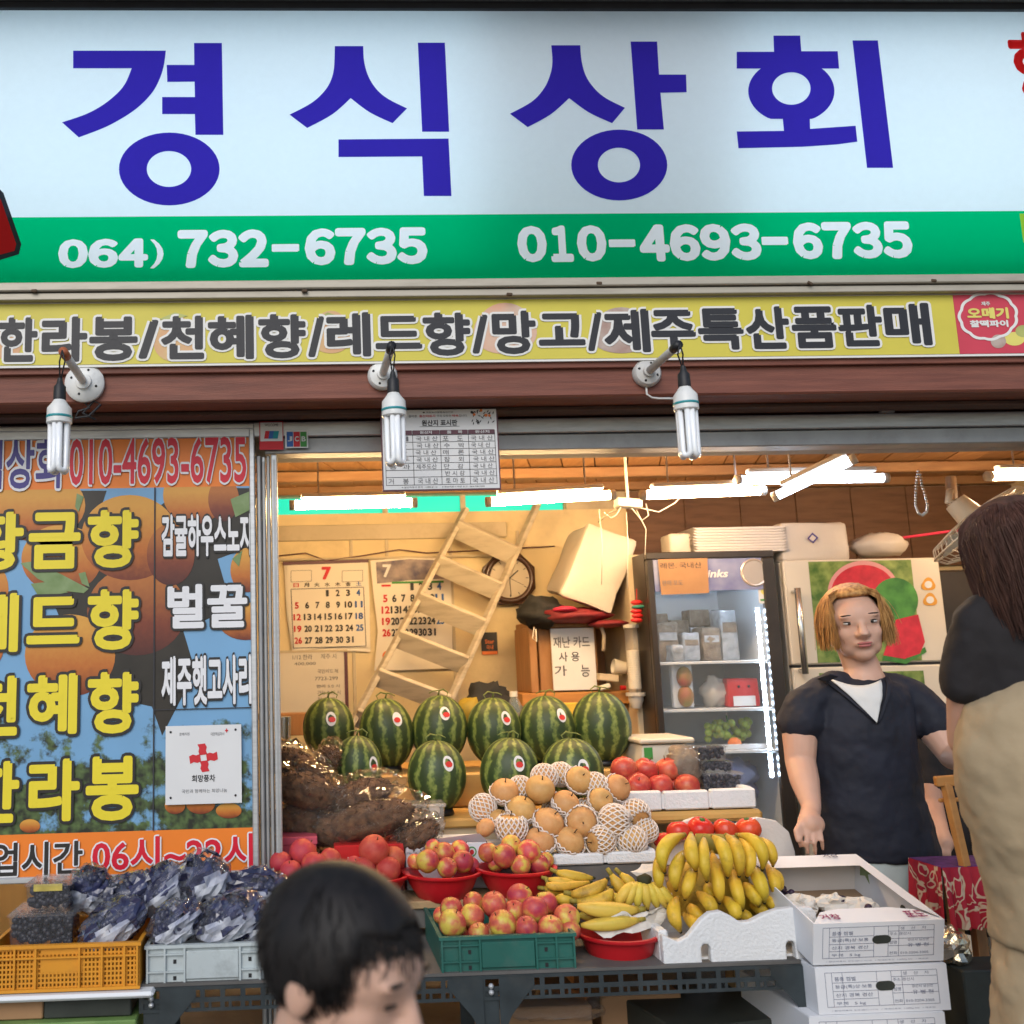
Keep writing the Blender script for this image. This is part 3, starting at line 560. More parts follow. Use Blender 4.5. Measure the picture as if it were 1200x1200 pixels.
mat('print_yellow', (.74, .60, .03), .45, var=.03); mat('print_white', (.72, .72, .74), .45); mat('print_red', (.60, .008, .03), .45); mat('print_navy', (.05, .04, .22), .45); mat('print_black', (.02, .018, .018), .45)
yt = YP - .007
def poster_text(s, u0, v0, u1, v1, m1, m2, o1, o2):
    MB().ptext(s, u0, v0, u1, v1, yt + .0008, o2).build('letter_outline', m2, po); MB().ptext(s, u0, v0, u1, v1, yt, o1).build('letter', m1, po)
for s, a, b, c, d in (('황', -40, 27, 600, 668), ('금', 34, 94, 601, 666), ('향', 103, 162, 598, 665), ('레', -36, 21, 696, 764), ('드', 32, 93, 700, 754), ('향', 103, 162, 691, 761), ('천', -38, 20, 793, 862), ('혜', 32, 90, 790, 860), ('향', 103, 162, 788, 859), ('한', -38, 22, 893, 964), ('라', 34, 93, 890, 962), ('봉', 101, 162, 887, 961)):
    poster_text(s, a + 2, c + 2, b - 2, d - 2, 'print_yellow', 'print_black', .036, .085)
for s, a, b, c, d in (('감귤하우스노지', 190, 294, 604, 650), ('벌꿀', 198, 288, 686, 734), ('제주햇고사리', 190, 294, 770, 824)):
    poster_text(s, a, c, b, d, 'print_white', 'print_black', .035, .085)
poster_text('경식상회', -60, 514, 70, 572, 'print_navy', 'print_white', .02, .07)
poster_text('010-4693-6735', 82, 514, 288, 566, 'print_red', 'print_white', .015, .05)
poster_text('영업시간', -46, 988, 96, 1026, 'print_black', 'print_white', .02, .06)
poster_text('06시~22시', 109, 980, 296, 1020, 'print_red', 'print_white', .02, .06)
# white plaque with red pinwheel screwed on the poster
yq = YP - .016
pq = thing('plaque', 'square white plaque with red pinwheel mark on the poster', 'plaque', P(238, 942, yq))
MB().prect(194, 850, 283, 942, yq, .006).build('plate', 'paper', pq)
cu, cv = 238.5, 888; m = MB()
for k in range(4):
    a = rad(90 * k - 8); R = lambda x, y: (cu + x * math.cos(a) - y * math.sin(a), cv + x * math.sin(a) + y * math.cos(a))
    MB().ppoly([R(3.5, -4), R(8, -5), R(12, -3.5), R(16.5, -5), R(16.5, 4), R(12, 5.5), R(8, 4), R(3.5, 5)], yq - .001).build('pinwheel_vane', 'ink_red', pq)
MB().ptext('희망풍차', 225, 908, 252, 916, yq - .001, .02).build('plaque_text', 'ink_black', pq); MB().ptext('국민과 함께하는 희망나눔', 213, 924.5, 266, 929, yq - .001, .0).build('plaque_text', 'ink_grey', pq)
MB().ptext('경제지원', 210, 858.5, 222, 862, yq - .001).build('plaque_text', 'ink_grey', pq); MB().ptext('대한적십자사', 247, 858, 263, 862, yq - .001).build('plaque_text', 'ink_grey', pq); MB().ptext('+', 264, 854, 267, 858, yq - .001, .05).build('plaque_cross', 'ink_red', pq)
for u, v in ((200, 858), (276, 855), (200, 935), (276, 932)): MB().ball(P(u, v, yq), .0035, 8, 6).build('screw', 'black_rubber', pq)
# sliding-door stiles stacked at the poster's edge
for k, (u0, u1, yy) in enumerate(((303, 308.5, 3.03), (309, 314, 3.045), (315, 319.5, 3.035), (320.5, 328, 3.02))):
    t = thing('door_stile', '%s silver aluminium door stile counting from the poster edge' % ORD[k], 'door frame', P((u0 + u1) / 2, 1030, yy), group='stacked sliding door stiles')
    a, b = P(u0, 780, yy).x, P(u1, 780, yy).x; MB().b2((a, yy, .02), (b, yy + .035, zc_ - .003), .003).build('profile', 'alu' if k % 2 else 'alu_dull', t); MB().b2(((a + b) / 2 - .003, yy - .003, .04), ((a + b) / 2 + .003, yy + .002, zc_ - .02)).build('groove_bead', 'alu_dull', t)
# ================================================================== INTERIOR LIGHTS
emitter('warm_tube', (1, .66, .31), 150); emitter('cool_tube', (.72, .82, 1), 15); emitter('pink_tube', (1, .68, .40), 95)
mat('fitting_white', (.6, .57, .5), .5, var=.05, dirt=.2)
def tube_light(label, a, b, Y, m, r=.017, Y2=None):
    p, q = P(*a, Y), P(*b, Y2 or Y); t = thing('tube_light', label, 'tube light', (p + q) / 2, group='lit fluorescent tubes under the ceiling')
    MB().tube([p, q], r, 12).build('tube', m, t, True); d = (q - p).normalized()
    for e, s in ((p, -1), (q, 1)): MB().tube([e + d * s * .001, e + d * s * .022], r * 1.15, 12).build('end_cap', 'fitting_white', t, True)
    up = Vector((0, 0, .034)); h = MB(); mid = (p + q) / 2 + up; L_ = (q - p).length; R = (q - p).to_track_quat('X', 'Z').to_matrix(); h.box(mid, (L_ * .9, .034, .02), R, .004).build('batten', 'fitting_white', t)
    for s in (.12, .88):
        c = p.lerp(q, s); MB().tube([c + Vector((0, 0, .012)), c + up], .006, 6).build('clip', 'fitting_white', t)
    for s in (.2, .8):
        c = p.lerp(q, s) + up; MB().tube([c, Vector((c.x, c.y, ZC - .02))], .004, 6).build('hanger', 'wire', t)
tube_light('lit warm tube light left of the ladder', (346, 592), (482, 589), 3.75, 'warm_tube')
tube_light('lit warm tube light over the ladder top', (576, 588), (714, 580), 3.75, 'warm_tube')
tube_light('lit pinkish tube light between the ladder and crossed tubes', (757, 580), (890, 575), 3.75, 'pink_tube')
tube_light('lit bluish white tube, horizontal one of the crossed pair', (868, 562.5), (1034, 560), 3.7, 'cool_tube')
tube_light('lit bluish white tube, slanted one of the crossed pair', (912, 580), (996, 540), 3.62, 'cool_tube', Y2=3.45)
tube_light('lit pinkish tube light cut off at the right edge', (1162, 558), (1300, 556), 3.7, 'pink_tube')
# cords hanging from the middle lights
for k, pts in enumerate(([(702, 597), (706, 640), (705, 685)], [(734, 600), (736, 640), (735, 690)], [(742, 590), (757, 620), (756, 650)])):
    cable('cord', '%s thin light pull cord hanging beside the wrapped bundle' % ORD[k], [P(u, v, 4.0) for u, v in pts], .002, 'fitting_white', 'cord', 'light pull cords')
# ================================================================== BACK WALL THINGS
mat('calendar_paper', (.74, .68, .58), .6, var=.03, vscale=5)
YC = YB - .02
DAYS = [[None, None, None, 1, 2, 3, 4], [5, 6, 7, 8, 9, 10, 11], [12, 13, 14, 15, 16, 17, 18], [19, 20, 21, 22, 23, 24, 25], [26, 27, 28, 29, 30, 31, None]]
ca = thing('wall_calendar', 'white July calendar with grid border, left one of two on the wall', 'calendar', P(383, 765, YC))
sh = [[(333, 661), (431, 658), (433, 700), (434, 764), (385, 762), (343, 768), (336, 720)], [(336, 662), (430, 659), (431, 700), (433, 759), (388, 758), (344, 764), (338, 720)]]
for k, q in enumerate(sh): MB().ppoly(q, YC + .006 - .006 * k).build('sheet', 'calendar_paper', ca)
MB().ppoly([(331, 658.5), (432, 655.5), (432, 659), (332, 662.5)], YC - .003).build('top_bar', 'maroon', ca)
yc = YC - .003
MB().ptext('7', 378, 665, 387, 678.5, yc, .05).build('month', 'ink_red', ca)
for i, (ch, mm) in enumerate(zip('日月火水木金土', ('ink_red', 'ink_black', 'ink_black', 'ink_black', 'ink_black', 'ink_black', 'ink_blue'))): MB().ptext(ch, 344 + 12.2 * i, 683.5 - .3 * i, 350 + 12.2 * i, 688 - .3 * i, yc, .02).build('weekday', mm, ca)
for r_, wk in enumerate(DAYS):
    for c_, dn in enumerate(wk):
        if not dn: continue
        cx = 347.3 + 12.1 * c_ + r_ * .55; cyy = 696 + 13.7 * r_ - .25 * c_; wd = 1.0 if dn == 1 else 2.0 if dn < 10 else 4.1
        MB().ptext(str(dn), cx - wd, cyy - 3.6, cx + wd, cyy + 3.4, yc, .035).build('date', 'ink_red' if c_ == 0 else 'ink_blue' if c_ == 6 else 'ink_black', ca)
def pframe(m, q, Y, w):
    for i in range(4):
        a, b = P(*q[i], Y), P(*q[(i + 1) % 4], Y); d = (b - a).normalized() * w; n = Vector((-d.z, 0, d.x)) * .5; m.quad(a - n, b - n, b + n, a + n)
    return m
pframe(MB(), [(341, 690.5), (426, 688), (429, 757), (344, 759.5)], yc, .0035).build('grid_border', 'ink_grey', ca)
for u in (341, 401): pframe(MB(), [(u, 669), (u + 24, 668.3), (u + 24, 681), (u, 682)], yc, .002).build('mini_month', 'ink_grey', ca)
ca = thing('wall_calendar', 'July calendar with dark photograph top, half behind the ladder', 'calendar', P(485, 785, YC))
for k, dv in enumerate((0, 1.2)): MB().ppoly([(434, 657 + dv), (480, 652.5 + dv), (527, 654 + dv), (529, 700), (531, 783), (470, 785.5), (438.5, 786), (443, 740), (437, 690)], YC + .004 - .005 * k).build('sheet', 'calendar_paper', ca)
mat('cal_photo', (.06, .05, .10), .5, col2=(.35, .28, .26), vscale=16)
MB().ppoly([(440.5, 659), (480, 655), (521, 657), (521, 678), (480, 680), (442, 684)], YC - .003).build('photo', 'cal_photo', ca); MB().ptext('7', 449, 662, 458, 676, YC - .0045, .03).build('month', 'paper', ca)
for r_, wk in enumerate(DAYS):
    for c_, dn in enumerate(wk):
        if not dn: continue
        cx = 451 + 10.6 * c_ + r_ * .5; cyy = 688 + 13.4 * r_ - .2 * c_; wd = 1.1 if dn == 1 else 2.2 if dn < 10 else 4.4
        MB().ptext(str(dn), cx - wd, cyy - 4, cx + wd, cyy + 4, YC - .0035, .04).build('date', 'ink_red' if c_ == 0 else 'ink_blue' if c_ == 6 else 'ink_black', ca)
MB().ptext('약국', 494, 761, 524, 770.5, YC - .0035, .05).build('advert', 'ink_black', ca); MB().prect(447, 685, 458, 687.5, YC - .0035).build('red_strip', 'ink_red', ca); MB().prect(459, 681, 520, 683.5, YC - .0035).build('green_strip', 'ink_green', ca); MB().pdisc(453, 769, 5, 6, YC - .0035).build('emblem', 'ink_orange', ca)
# whiteboard with notes
wb = thing('whiteboard', 'white note board with handwriting under the left calendar', 'whiteboard', P(366, 838, YC))
mat('board', (.66, .6, .5), .35, var=.03); MB().prect(300, 764, 405, 836, YC, .01).build('panel', 'board', wb)
for nm, r_ in (('frame_rail', (300, 762, 407, 765)), ('frame_rail', (300, 834.5, 407, 838))): MB().prect(*r_, YC - .004, .012).build(nm, 'trim_cream', wb)
MB().prect(404, 764, 408, 836, YC - .0045, .012).build('frame_stile', 'maroon', wb)
for s, a, b, c, d in (('1/12 한라', 343, 366, 767, 773), ('제주 시', 376, 394, 766, 772), ('400,000', 345, 370, 776, 780), ('국민카드 제', 372, 396, 784, 789), ('7723-299', 369, 396, 793, 797), ('한라 5.0 시', 371, 398, 802, 806), ('가능 8.05 시', 372, 399, 809, 814), ('천 국제', 372, 392, 817, 822), ('50 매시 6735', 374, 403, 822, 828)): MB().ptext(s, a, c, b, d, YC - .002).build('handwriting', 'ink_grey', wb)
# cables along the wall
cable('cable', 'thin brown cable sagging above the two calendars', [P(u, v, YC) for u, v in [(320, 652), (358, 648), (382, 657), (420, 652), (468, 644), (500, 648), (560, 645), (650, 640)]], .003, 'maroon')
# clock
ck = thing('wall_clock', 'round faced wall clock in brown octagonal frame behind the ladder', 'clock', P(596, 681, YC))
mat('clock_wood', (.06, .025, .015), .4, var=.3, coat=.2); mat('clock_face', (.6, .52, .4), .5)
c0 = P(596, 678, YC); rr = 30 * mpp(4.95); M8 = Matrix.Translation(c0) @ Matrix.Rotation(rad(90), 4, 'X')
MB().lathe([(0, 0), (rr * 1.08, 0), (rr * 1.08, .018), (rr * .95, .02), (0, .02)], 8, M8 @ Matrix.Rotation(rad(22.5), 4, 'Z')).build('frame', 'clock_wood', ck)
MB().lathe([(rr * .78, .02), (rr * .98, .021), (rr * .94, .034), (rr * .84, .036), (rr * .76, .026)], 40, M8).build('bezel', 'clock_wood', ck, True)
MB().lathe([(0, .0215), (rr * .8, .0215)], 40, M8).build('face', 'clock_face', ck)
for k in range(12):
    a = rad(30 * k); MB().box(c0 + Vector((math.sin(a) * rr * .68, -.023, math.cos(a) * rr * .68)), (.004, .001, .014), Matrix.Rotation(a, 3, 'Y')).build('hour_mark', 'ink_grey', ck)
for a, l, wdt in ((178, .7, .003), (50, .45, .006), (118, .6, .002)):
    a = rad(a); MB().box(c0 + Vector((math.sin(a) * rr * l / 2, -.0245 - wdt * .2, math.cos(a) * rr * l / 2)), (wdt, .001, rr * l), Matrix.Rotation(a, 3, 'Y')).build('hand', 'ink_black', ck)
# small black and orange sticker
st = thing('wall_sticker', 'small black and orange sticker on the wall below the clock', 'sticker', P(574, 767, YC)); MB().prect(564, 741, 583, 767, YC + .012).build('sheet', 'ink_black', st); MB().prect(565, 763, 583, 767, YC + .0112).build('strip', 'ink_orange', st); MB().ptext('Star', 568.5, 749.5, 579, 754, YC + .0112, .02).build('sticker_text', 'ink_orange', st); MB().ptext('국내', 570, 756, 578, 761, YC + .0112, .02).build('sticker_text', 'ink_orange', st)
# ladder leaning on the wall
mat('ladder_wood', (.62, .55, .43), .7, col2=(.50, .43, .32), vscale=5, stretch=(1, 1, 6), bump=.1, rnd=.08, dirt=.3)
ld = thing('ladder', 'old pale wooden step ladder leaning slanted against the back wall', 'ladder', P(468, 900, 4.55))
l0, l1 = P(546, 596, 4.74), P(406, 860, 4.52); r0, r1 = P(630, 590, 4.74), P(516, 846, 4.52)
def beam(m, a, b, wx, wy):
    R = (b - a).to_track_quat('Z', 'Y').to_matrix(); return m.box((a + b) / 2, (wx, wy, (b - a).length), R, .003)
for nm, a, b in (('rail', l0, l1), ('rail', r0, r1)):
    e = b + (b - a) * .25; beam(MB(), a, e, .042, .022).build(nm, 'ladder_wood', ld)
for k in range(6):
    s = .095 + .167 * k; a = l0.lerp(l1, s); b = r0.lerp(r1, s + .16)
    X = (b - a).normalized(); Zv = (l0 - l1).normalized(); Yv = Zv.cross(X).normalized(); Zv = X.cross(Yv); R = Matrix((X, Yv, Zv)).transposed()
    MB().box((a + b) / 2 + Yv * .0, ((b - a).length, .10, .022), R @ Matrix.Rotation(rad(-38), 3, 'X'), .003).build('tread', 'ladder_wood', ld)
jb = thing('junction_box', 'grey junction box with loose wires between two ceiling tubes', 'junction box', P(736, 592, 3.95)); pj = P(736, 590, 3.95); MB().box(pj, (.10, .06, .035), Matrix.Rotation(.1, 3, 'Y'), .004).build('box', 'fitting_white', jb); MB().tube([pj + Vector((0, 0, .018)), Vector((pj.x, pj.y, ZC - .02))], .006, 6).build('conduit', 'fitting_white', jb)
for k, q in enumerate(([(728, 594), (722, 604), (715, 607), (708, 600)], [(740, 595), (752, 610), (760, 604), (757, 590)], [(745, 594), (772, 600), (790, 590), (800, 580)])): MB().tube([P(u, v, 3.94) for u, v in q], .0022, 5).build('wire', 'fitting_white', jb, True)
# ================================================================== INTERIOR FURNITURE
def hexa(m, pts, bev=.02, sub=0, amp=0, freq=6, seed=0):
    """eight corner points (front 4, back 4) -> bevelled, optionally crumpled box"""
    bm = bmesh.new(); vs = [bm.verts.new(p) for p in pts]
    for f in ((0, 1, 2, 3), (7, 6, 5, 4), (0, 4, 5, 1), (1, 5, 6, 2), (2, 6, 7, 3), (3, 7, 4, 0)): bm.faces.new([vs[i] for i in f])
    bmesh.ops.recalc_face_normals(bm, faces=bm.faces[:])
    if bev: bmesh.ops.bevel(bm, geom=bm.edges[:], offset=bev, segments=2, affect='EDGES', profile=.6)
    if sub: bmesh.ops.subdivide_edges(bm, edges=bm.edges[:], cuts=sub, use_grid_fill=True)
    if amp:
        bm.normal_update(); o = Vector((seed * 3.1, seed * 1.7, seed))
        for v in bm.verts: v.co += v.normal * amp * (noise.noise(v.co * freq + o) + .5 * noise.noise(v.co * freq * 2.3 + o))
    bm.verts.index_update(); m.add([v.co.copy() for v in bm.verts], [[v.index for v in f.verts] for f in bm.faces]); bm.free(); return m
def crumple(amp, freq, seed, flat=0):
    o = Vector((seed * 2.3, seed * 5.1, seed * 1.3))
    def fn(v):
        k = 1 + amp * noise.noise(v * freq + o) + amp * .6 * noise.noise(v * freq * 2.7 + o); w = v * k
        if flat and w.z < -flat: w.z = -flat
        return w
    return fn
mat('shelf_wood', (.40, .20, .075), .55, col2=(.30, .14, .05), vscale=7, stretch=(5, 5, 1), bump=.06, dirt=.2); mat('orange_wood', (.50, .23, .06), .5, col2=(.42, .18, .045), vscale=5, stretch=(1, 5, 5), dirt=.15)
mat('cream_board', (.58, .48, .33), .6, var=.06, dirt=.3); mat('white_wrap', (.54, .49, .43), .45, var=.05, vscale=6, bump=.3, bscale=12)
def crinkle(amp, freq, seed):
    o = Vector((seed * 2.3, seed * 5.1, seed * 1.3))
    def fn(v): return v * (1 + amp * (.5 - abs(noise.noise(v * freq + o)) * 1.6) + amp * .6 * (.4 - abs(noise.noise(v * freq * 2.1 + o)) * 1.4))
    return fn
mat('black_cloth', (.012, .012, .012), .8, var=.3, bump=.3, bscale=40); mat('red_cloth', (.18, .015, .02), .7, var=.3, bump=.3, bscale=30); mat('pink_plastic', (.55, .03, .08), .4)
YSH = 4.42
sh = thing('wooden_shelf', 'wooden shelf cabinet standing against the back wall behind the watermelons', 'shelf', P(690, 1000, YSH))
def pbox(u0, v0, u1, v1, Y, dep, bev=.003):
    x0, x1, zb, zt = WR(u0, v0, u1, v1, Y); return MB().b2((x0, Y, zb), (x1, Y + dep, zt), bev)
pbox(621, 735, 630, 812, YSH, .3).build('side_panel', 'shelf_wood', sh); pbox(632, 732, 646, 812, YSH + .02, .3).build('side_panel', 'shelf_wood', sh)
pbox(612, 811, 742, 826, YSH - .03, .36).build('ledge', 'orange_wood', sh); pbox(622, 727, 738, 735, YSH, .32).build('top_board', 'shelf_wood', sh); pbox(645, 727, 700, 810, YSH + .015, .012).build('front_door', 'shelf_wood', sh)
x0, x1, zb, zt = WR(640, 826, 752, 905, YSH); MB().b2((x0, YSH, .02), (x1, YSH + .3, zt - .003), .003).build('cabinet', 'orange_wood', sh)
pbox(746, 826, 753, 880, YSH - .01, .01, .001).build('cabinet_edge', 'shelf_wood', sh); pbox(700, 735, 741, 812, YSH + .3, .012, .001).build('back_board', 'shelf_wood', sh)
bo = thing('side_board', 'tall cream board standing between the wooden shelf and the drinks fridge', 'board', P(752, 900, 4.3))
a, b = P(742, 760, 4.3), P(764, 760, 4.4); MB().b2((a.x, 4.3, .02), (a.x + .075, 4.86, P(745, 650, 4.3).z), .003).build('panel', 'cream_board', bo)
pc = thing('placard', 'white handwritten placard on the wooden shelf', 'placard', P(672, 810, YSH - .01)); pbox(647, 736, 698, 809, YSH - .012, .01, .002).build('card', 'paper', pc)
for s, a, b, c, d in (('재난 카드', 648.5, 691, 746, 759), ('사 용', 655, 679, 764, 775), ('가', 650, 664, 780, 792), ('능', 681, 691, 779, 793)): MB().ptext(s, a, c, b, d, YSH - .0135, .013).build('handwriting', 'ink_grey', pc)
bu = thing('wrapped_bundle', 'big tilted white wrapped bundle on top of the wooden shelf', 'bundle', P(690, 722, 4.3))
hexa(MB(), [P(656, 697, 4.3), P(717, 722, 4.3), P(749, 633, 4.3), P(690, 611, 4.3), P(640, 692, 4.62), P(705, 714, 4.62), P(735, 640, 4.62), P(664, 626, 4.62)], .022, 3, .012, 7).build('wrapping', 'white_wrap', bu, True)
MB().tube([P(701, 612, 4.32), P(712, 603, 4.3), P(722, 596, 4.3), P(728, 590, 4.3)], .004, 6).build('tie_cord', 'trim_cream', bu, True)
tag(MB().ball(P(633, 718, 4.42), (.10, .1, .07), 18, 12, crumple(.35, 2.2, 3)).build('black_bag', 'black_cloth', None, True), 'crumpled black cloth bag at the left end of the shelf top', 'bag')
cp = thing('cap_pile', 'dark red cloth cap squashed under the wrapped bundle', 'cap', P(678, 735, 4.38)); MB().ball(P(670, 722, 4.40), (.17, .13, .035), 20, 10, crumple(.2, 2, 5)).build('crown', 'red_cloth', cp, True)
MB().ball(P(712, 731, 4.36), (.09, .1, .016), 16, 8, crumple(.15, 2, 8)).build('brim', 'red_cloth', cp, True)
tag(MB().ball(P(662, 714, 4.30), (.055, .04, .013), 14, 8, crumple(.2, 3, 2)).build('pink_pouch', 'pink_plastic', None, True), 'bright pink pouch lying on the red cap', 'pouch')
# cup dispenser, charm, clutter
mat('cup_white', (.72, .66, .54), .5); mat('grey_plastic', (.5, .47, .42), .5, var=.05); film('clear_plastic', (.8, .8, .82), .08, .08, .3, 20, .2)
cd = thing('cup_dispenser', 'paper cup dispenser full of white cups on the cream board', 'dispenser', P(746, 830, 4.26)); c0 = P(746, 830, 4.26); k_ = mpp(4.3)
MB().lathe([(8 * k_, 18 * k_), (8 * k_, 92 * k_)], 16, Matrix.Translation(c0)).build('tube', 'clear_plastic', cd, True)
cs = MB(); pr = [(0, 22 * k_)]
for i in range(17): z = (22 + 2.6 * i) * k_; pr += [(7 * k_, z), (7.5 * k_, z + 1.9 * k_), (7.0 * k_, z + 2.2 * k_)]
cs.lathe(pr + [(0, 67 * k_)], 16, Matrix.Translation(c0)).build('cup_stack', 'cup_white', cd)
MB().lathe([(0, 14 * k_), (11 * k_, 14 * k_), (11 * k_, 18 * k_), (0, 18 * k_)], 20, Matrix.Translation(c0)).build('holder_ring', 'grey_plastic', cd); MB().lathe([(0, 0), (5 * k_, 0), (8.5 * k_, 9 * k_), (8.5 * k_, 13.8 * k_), (0, 13.8 * k_)], 20, Matrix.Translation(c0)).build('base', 'grey_plastic', cd, 'auto'); MB().lathe([(0, 92 * k_), (9 * k_, 92 * k_), (9 * k_, 96 * k_), (0, 97 * k_)], 20, Matrix.Translation(c0)).build('cap', 'grey_plastic', cd)
mat('red_gloss', (.5, .02, .02), .35); mat('green_ribbon', (.05, .25, .18), .5)
ch = thing('hanging_charm', 'red knotted charm hanging above the cup dispenser', 'charm', P(746, 730, 4.2))
for i in range(5): MB().ball(P(746 + (i % 2), 706 + 5.2 * i, 4.2), (.026, .012, .011), 12, 8).build('knot', 'red_gloss', ch, True)
MB().ball(P(748, 711, 4.19), (.03, .008, .008), 10, 6).build('ribbon', 'green_ribbon', ch, True); MB().tube([P(746, 690, 4.2), P(746, 704, 4.2)], .002, 6).build('string', 'red_gloss', ch)
tag(MB().lathe([(0, 0), (.026, 0), (.034, .055), (.030, .055), (.023, .004), (0, .004)], 18, Matrix.Translation(P(733, 783, 4.4)) @ Matrix.Rotation(rad(-80), 4, 'Y')).build('paper_cup', 'cup_white', None, 'auto'), 'cream paper cup lying on its side in the shelf', 'cup')
tag(MB().box(P(712, 794, 4.38), (.085, .05, .03), Matrix.Rotation(.12, 3, 'Y'), .003).build('small_box', 'cream_board'), 'small cream carton tipped in the shelf beside the placard', 'box'); tag(MB().tube([P(727, 806, 4.36), P(733, 806, 4.36)], .011, 10).build('bottle_cap', 'red_gloss'), 'small red cap on the shelf ledge', 'cap')
tag(MB().box(P(708, 805, 4.37), (.05, .04, .02), Matrix.Rotation(-.3, 3, 'Y'), .005).build('roll', 'cup_white'), 'small white roll of tape on the shelf ledge', 'tape')
tag(MB().tube([P(703, 730, 4.36), P(708, 745, 4.36), P(707, 763, 4.36)], .008, 8).build('strap', 'cream_board', None, True), 'pale strap hanging from the shelf top', 'strap')
tag(MB().tube([P(626, 735, 4.35), P(624, 748, 4.35), P(629, 752, 4.35), P(628, 737, 4.35)], .0025, 6).build('key_cord', 'cup_white', None, True), 'looped white key cord on the shelf side', 'cord')
# dark bag and water bottle behind the watermelons
tag(MB().ball(P(572, 826, 4.15), (.11, .07, .085), 18, 12, crumple(.45, 2.4, 11)).build('plastic_bag', 'black_cloth', None, True), 'black plastic bag crumpled behind the back row of watermelons', 'bag')
mat('olive_cloth', (.28, .2, .02), .6, var=.2, bump=.2); tag(MB().ball(P(549, 838, 4.1), (.05, .05, .07), 14, 10, crumple(.3, 2.4, 4)).build('yellow_bag', 'olive_cloth', None, True), 'yellow pouch beside the black plastic bag', 'bag')
film('bottle_plastic', (.75, .85, .8), .15, .06, .1, 20, .35); bt = thing('water_bottle', 'clear plastic water bottle with white cap behind the watermelons', 'bottle', P(605, 860, 4.05)); k_ = mpp(4.05)
Mb = Matrix.Translation(P(604.5, 868, 4.05)); MB().lathe([(0, 0), (11 * k_, 1 * k_), (11 * k_, 30 * k_), (10 * k_, 38 * k_), (5 * k_, 47 * k_), (4 * k_, 50 * k_)], 20, Mb).build('body', 'bottle_plastic', bt, True); MB().lathe([(0, 50 * k_), (4.6 * k_, 50 * k_), (4.6 * k_, 56 * k_), (0, 56 * k_)], 14, Mb).build('cap', 'cup_white', bt); MB().lathe([(11.2 * k_, 8 * k_), (11.2 * k_, 22 * k_)], 20, Mb).build('bottle_label', 'green_ribbon', bt, True)
cz = thing('carton', 'yellow and red printed carton between two right watermelons of back row', 'carton', P(668, 870, 4.2)); mat('carton_yellow', (.6, .42, .05), .5); pbox(648, 824, 692, 900, 4.25, .1).build('body', 'carton_yellow', cz)
for k, (a, b, mm) in enumerate(((838, 844, 'cream_board'), (845, 853, 'ink_red'), (857, 860, 'ink_red'))): MB().prect(650, a, 690, b, 4.2485 - .0002 * k).build('stripe', mm, cz)
# pot at the far left
mat('steel', (.6, .6, .58), .25, .9, var=.1); pt = thing('steel_pot', 'steel rice cooker pot behind the bagged ferns at left', 'pot', P(338, 900, 3.9)); k_ = mpp(3.9); Mt = Matrix.Translation(P(332, 905, 3.9))
MB().lathe([(0, 0), (19 * k_, 0), (20 * k_, 4 * k_), (20 * k_, 26 * k_), (0, 26 * k_)], 28, Mt).build('body', 'steel', pt, 'auto'); MB().lathe([(18 * k_, 26 * k_), (14 * k_, 32 * k_), (0, 34 * k_)], 28, Mt).build('lid', 'grey_plastic', pt, True); MB().lathe([(0, 34 * k_), (9 * k_, 34 * k_), (10 * k_, 62 * k_), (0, 62 * k_)], 20, Mt).build('kettle', 'steel', pt, 'auto'); MB().tube([P(336, 872, 3.83), P(347, 866, 3.82), P(352, 874, 3.83)], .006, 8).build('handle', 'black_rubber', pt, True)
tag(pbox(328, 836, 366, 862, 4.35, .12).build('wooden_tray', 'shelf_wood'), 'reddish wooden tray under the whiteboard', 'tray')
# ------------------------------------------------------------------ drinks fridge
YG = 4.12
mat('fridge_dark', (.03, .025, .022), .35, var=.2, dirt=.2); mat('fridge_white', (.72, .76, .8), .5); mat('shelf_white', (.7, .72, .74), .4)
gx0, gx1 = P(757, 650, YG).x, P(907, 650, YG).x; gz1 = P(830, 646, YG).z; gz0 = .05
fr = thing('drinks_fridge', 'tall glass door drinks fridge with lit strip inside', 'fridge', ((gx0 + gx1) / 2, YG + .3, .02))
fm = .028; fmr = .055
for nm, a, b in (('side_wall', (gx0, YG + .03, gz0), (gx0 + .02, YG + .6, gz1)), ('side_wall', (gx1 - .02, YG + .03, gz0), (gx1, YG + .6, gz1)), ('roof', (gx0 + .02, YG + .03, gz1 - .02), (gx1 - .02, YG + .6, gz1)), ('floor_panel', (gx0 + .02, YG + .03, gz0), (gx1 - .02, YG + .6, gz0 + .3))): MB().b2(a, b).build(nm, 'fridge_dark', fr)
MB().b2((gx0 + .021, YG + .55, gz0 + .3), (gx1 - .021, YG + .58, gz1 - .02)).build('back_liner', 'fridge_white', fr); MB().b2((gx0 + .0202, YG + .05, gz0 + .3), (gx0 + .026, YG + .55, gz1 - .02)).build('side_liner', 'fridge_white', fr); MB().b2((gx1 - .026, YG + .05, gz0 + .3), (gx1 - .0202, YG + .55, gz1 - .02)).build('side_liner', 'fridge_white', fr)
dr = MB().b2((gx0, YG, gz1 - .03), (gx1, YG + .028, gz1), .004).build('door_frame', 'fridge_dark', fr)
for a, b in (((gx0, YG, gz0), (gx0 + fm, YG + .028, gz1 - .031)), ((gx1 - fmr, YG, gz0), (gx1, YG + .028, gz1 - .031)), ((gx0 + fm + .001, YG, gz0), (gx1 - fmr - .001, YG + .028, gz0 + .08))): MB().b2(a, b, .004).build('door_bar', 'fridge_dark', dr)
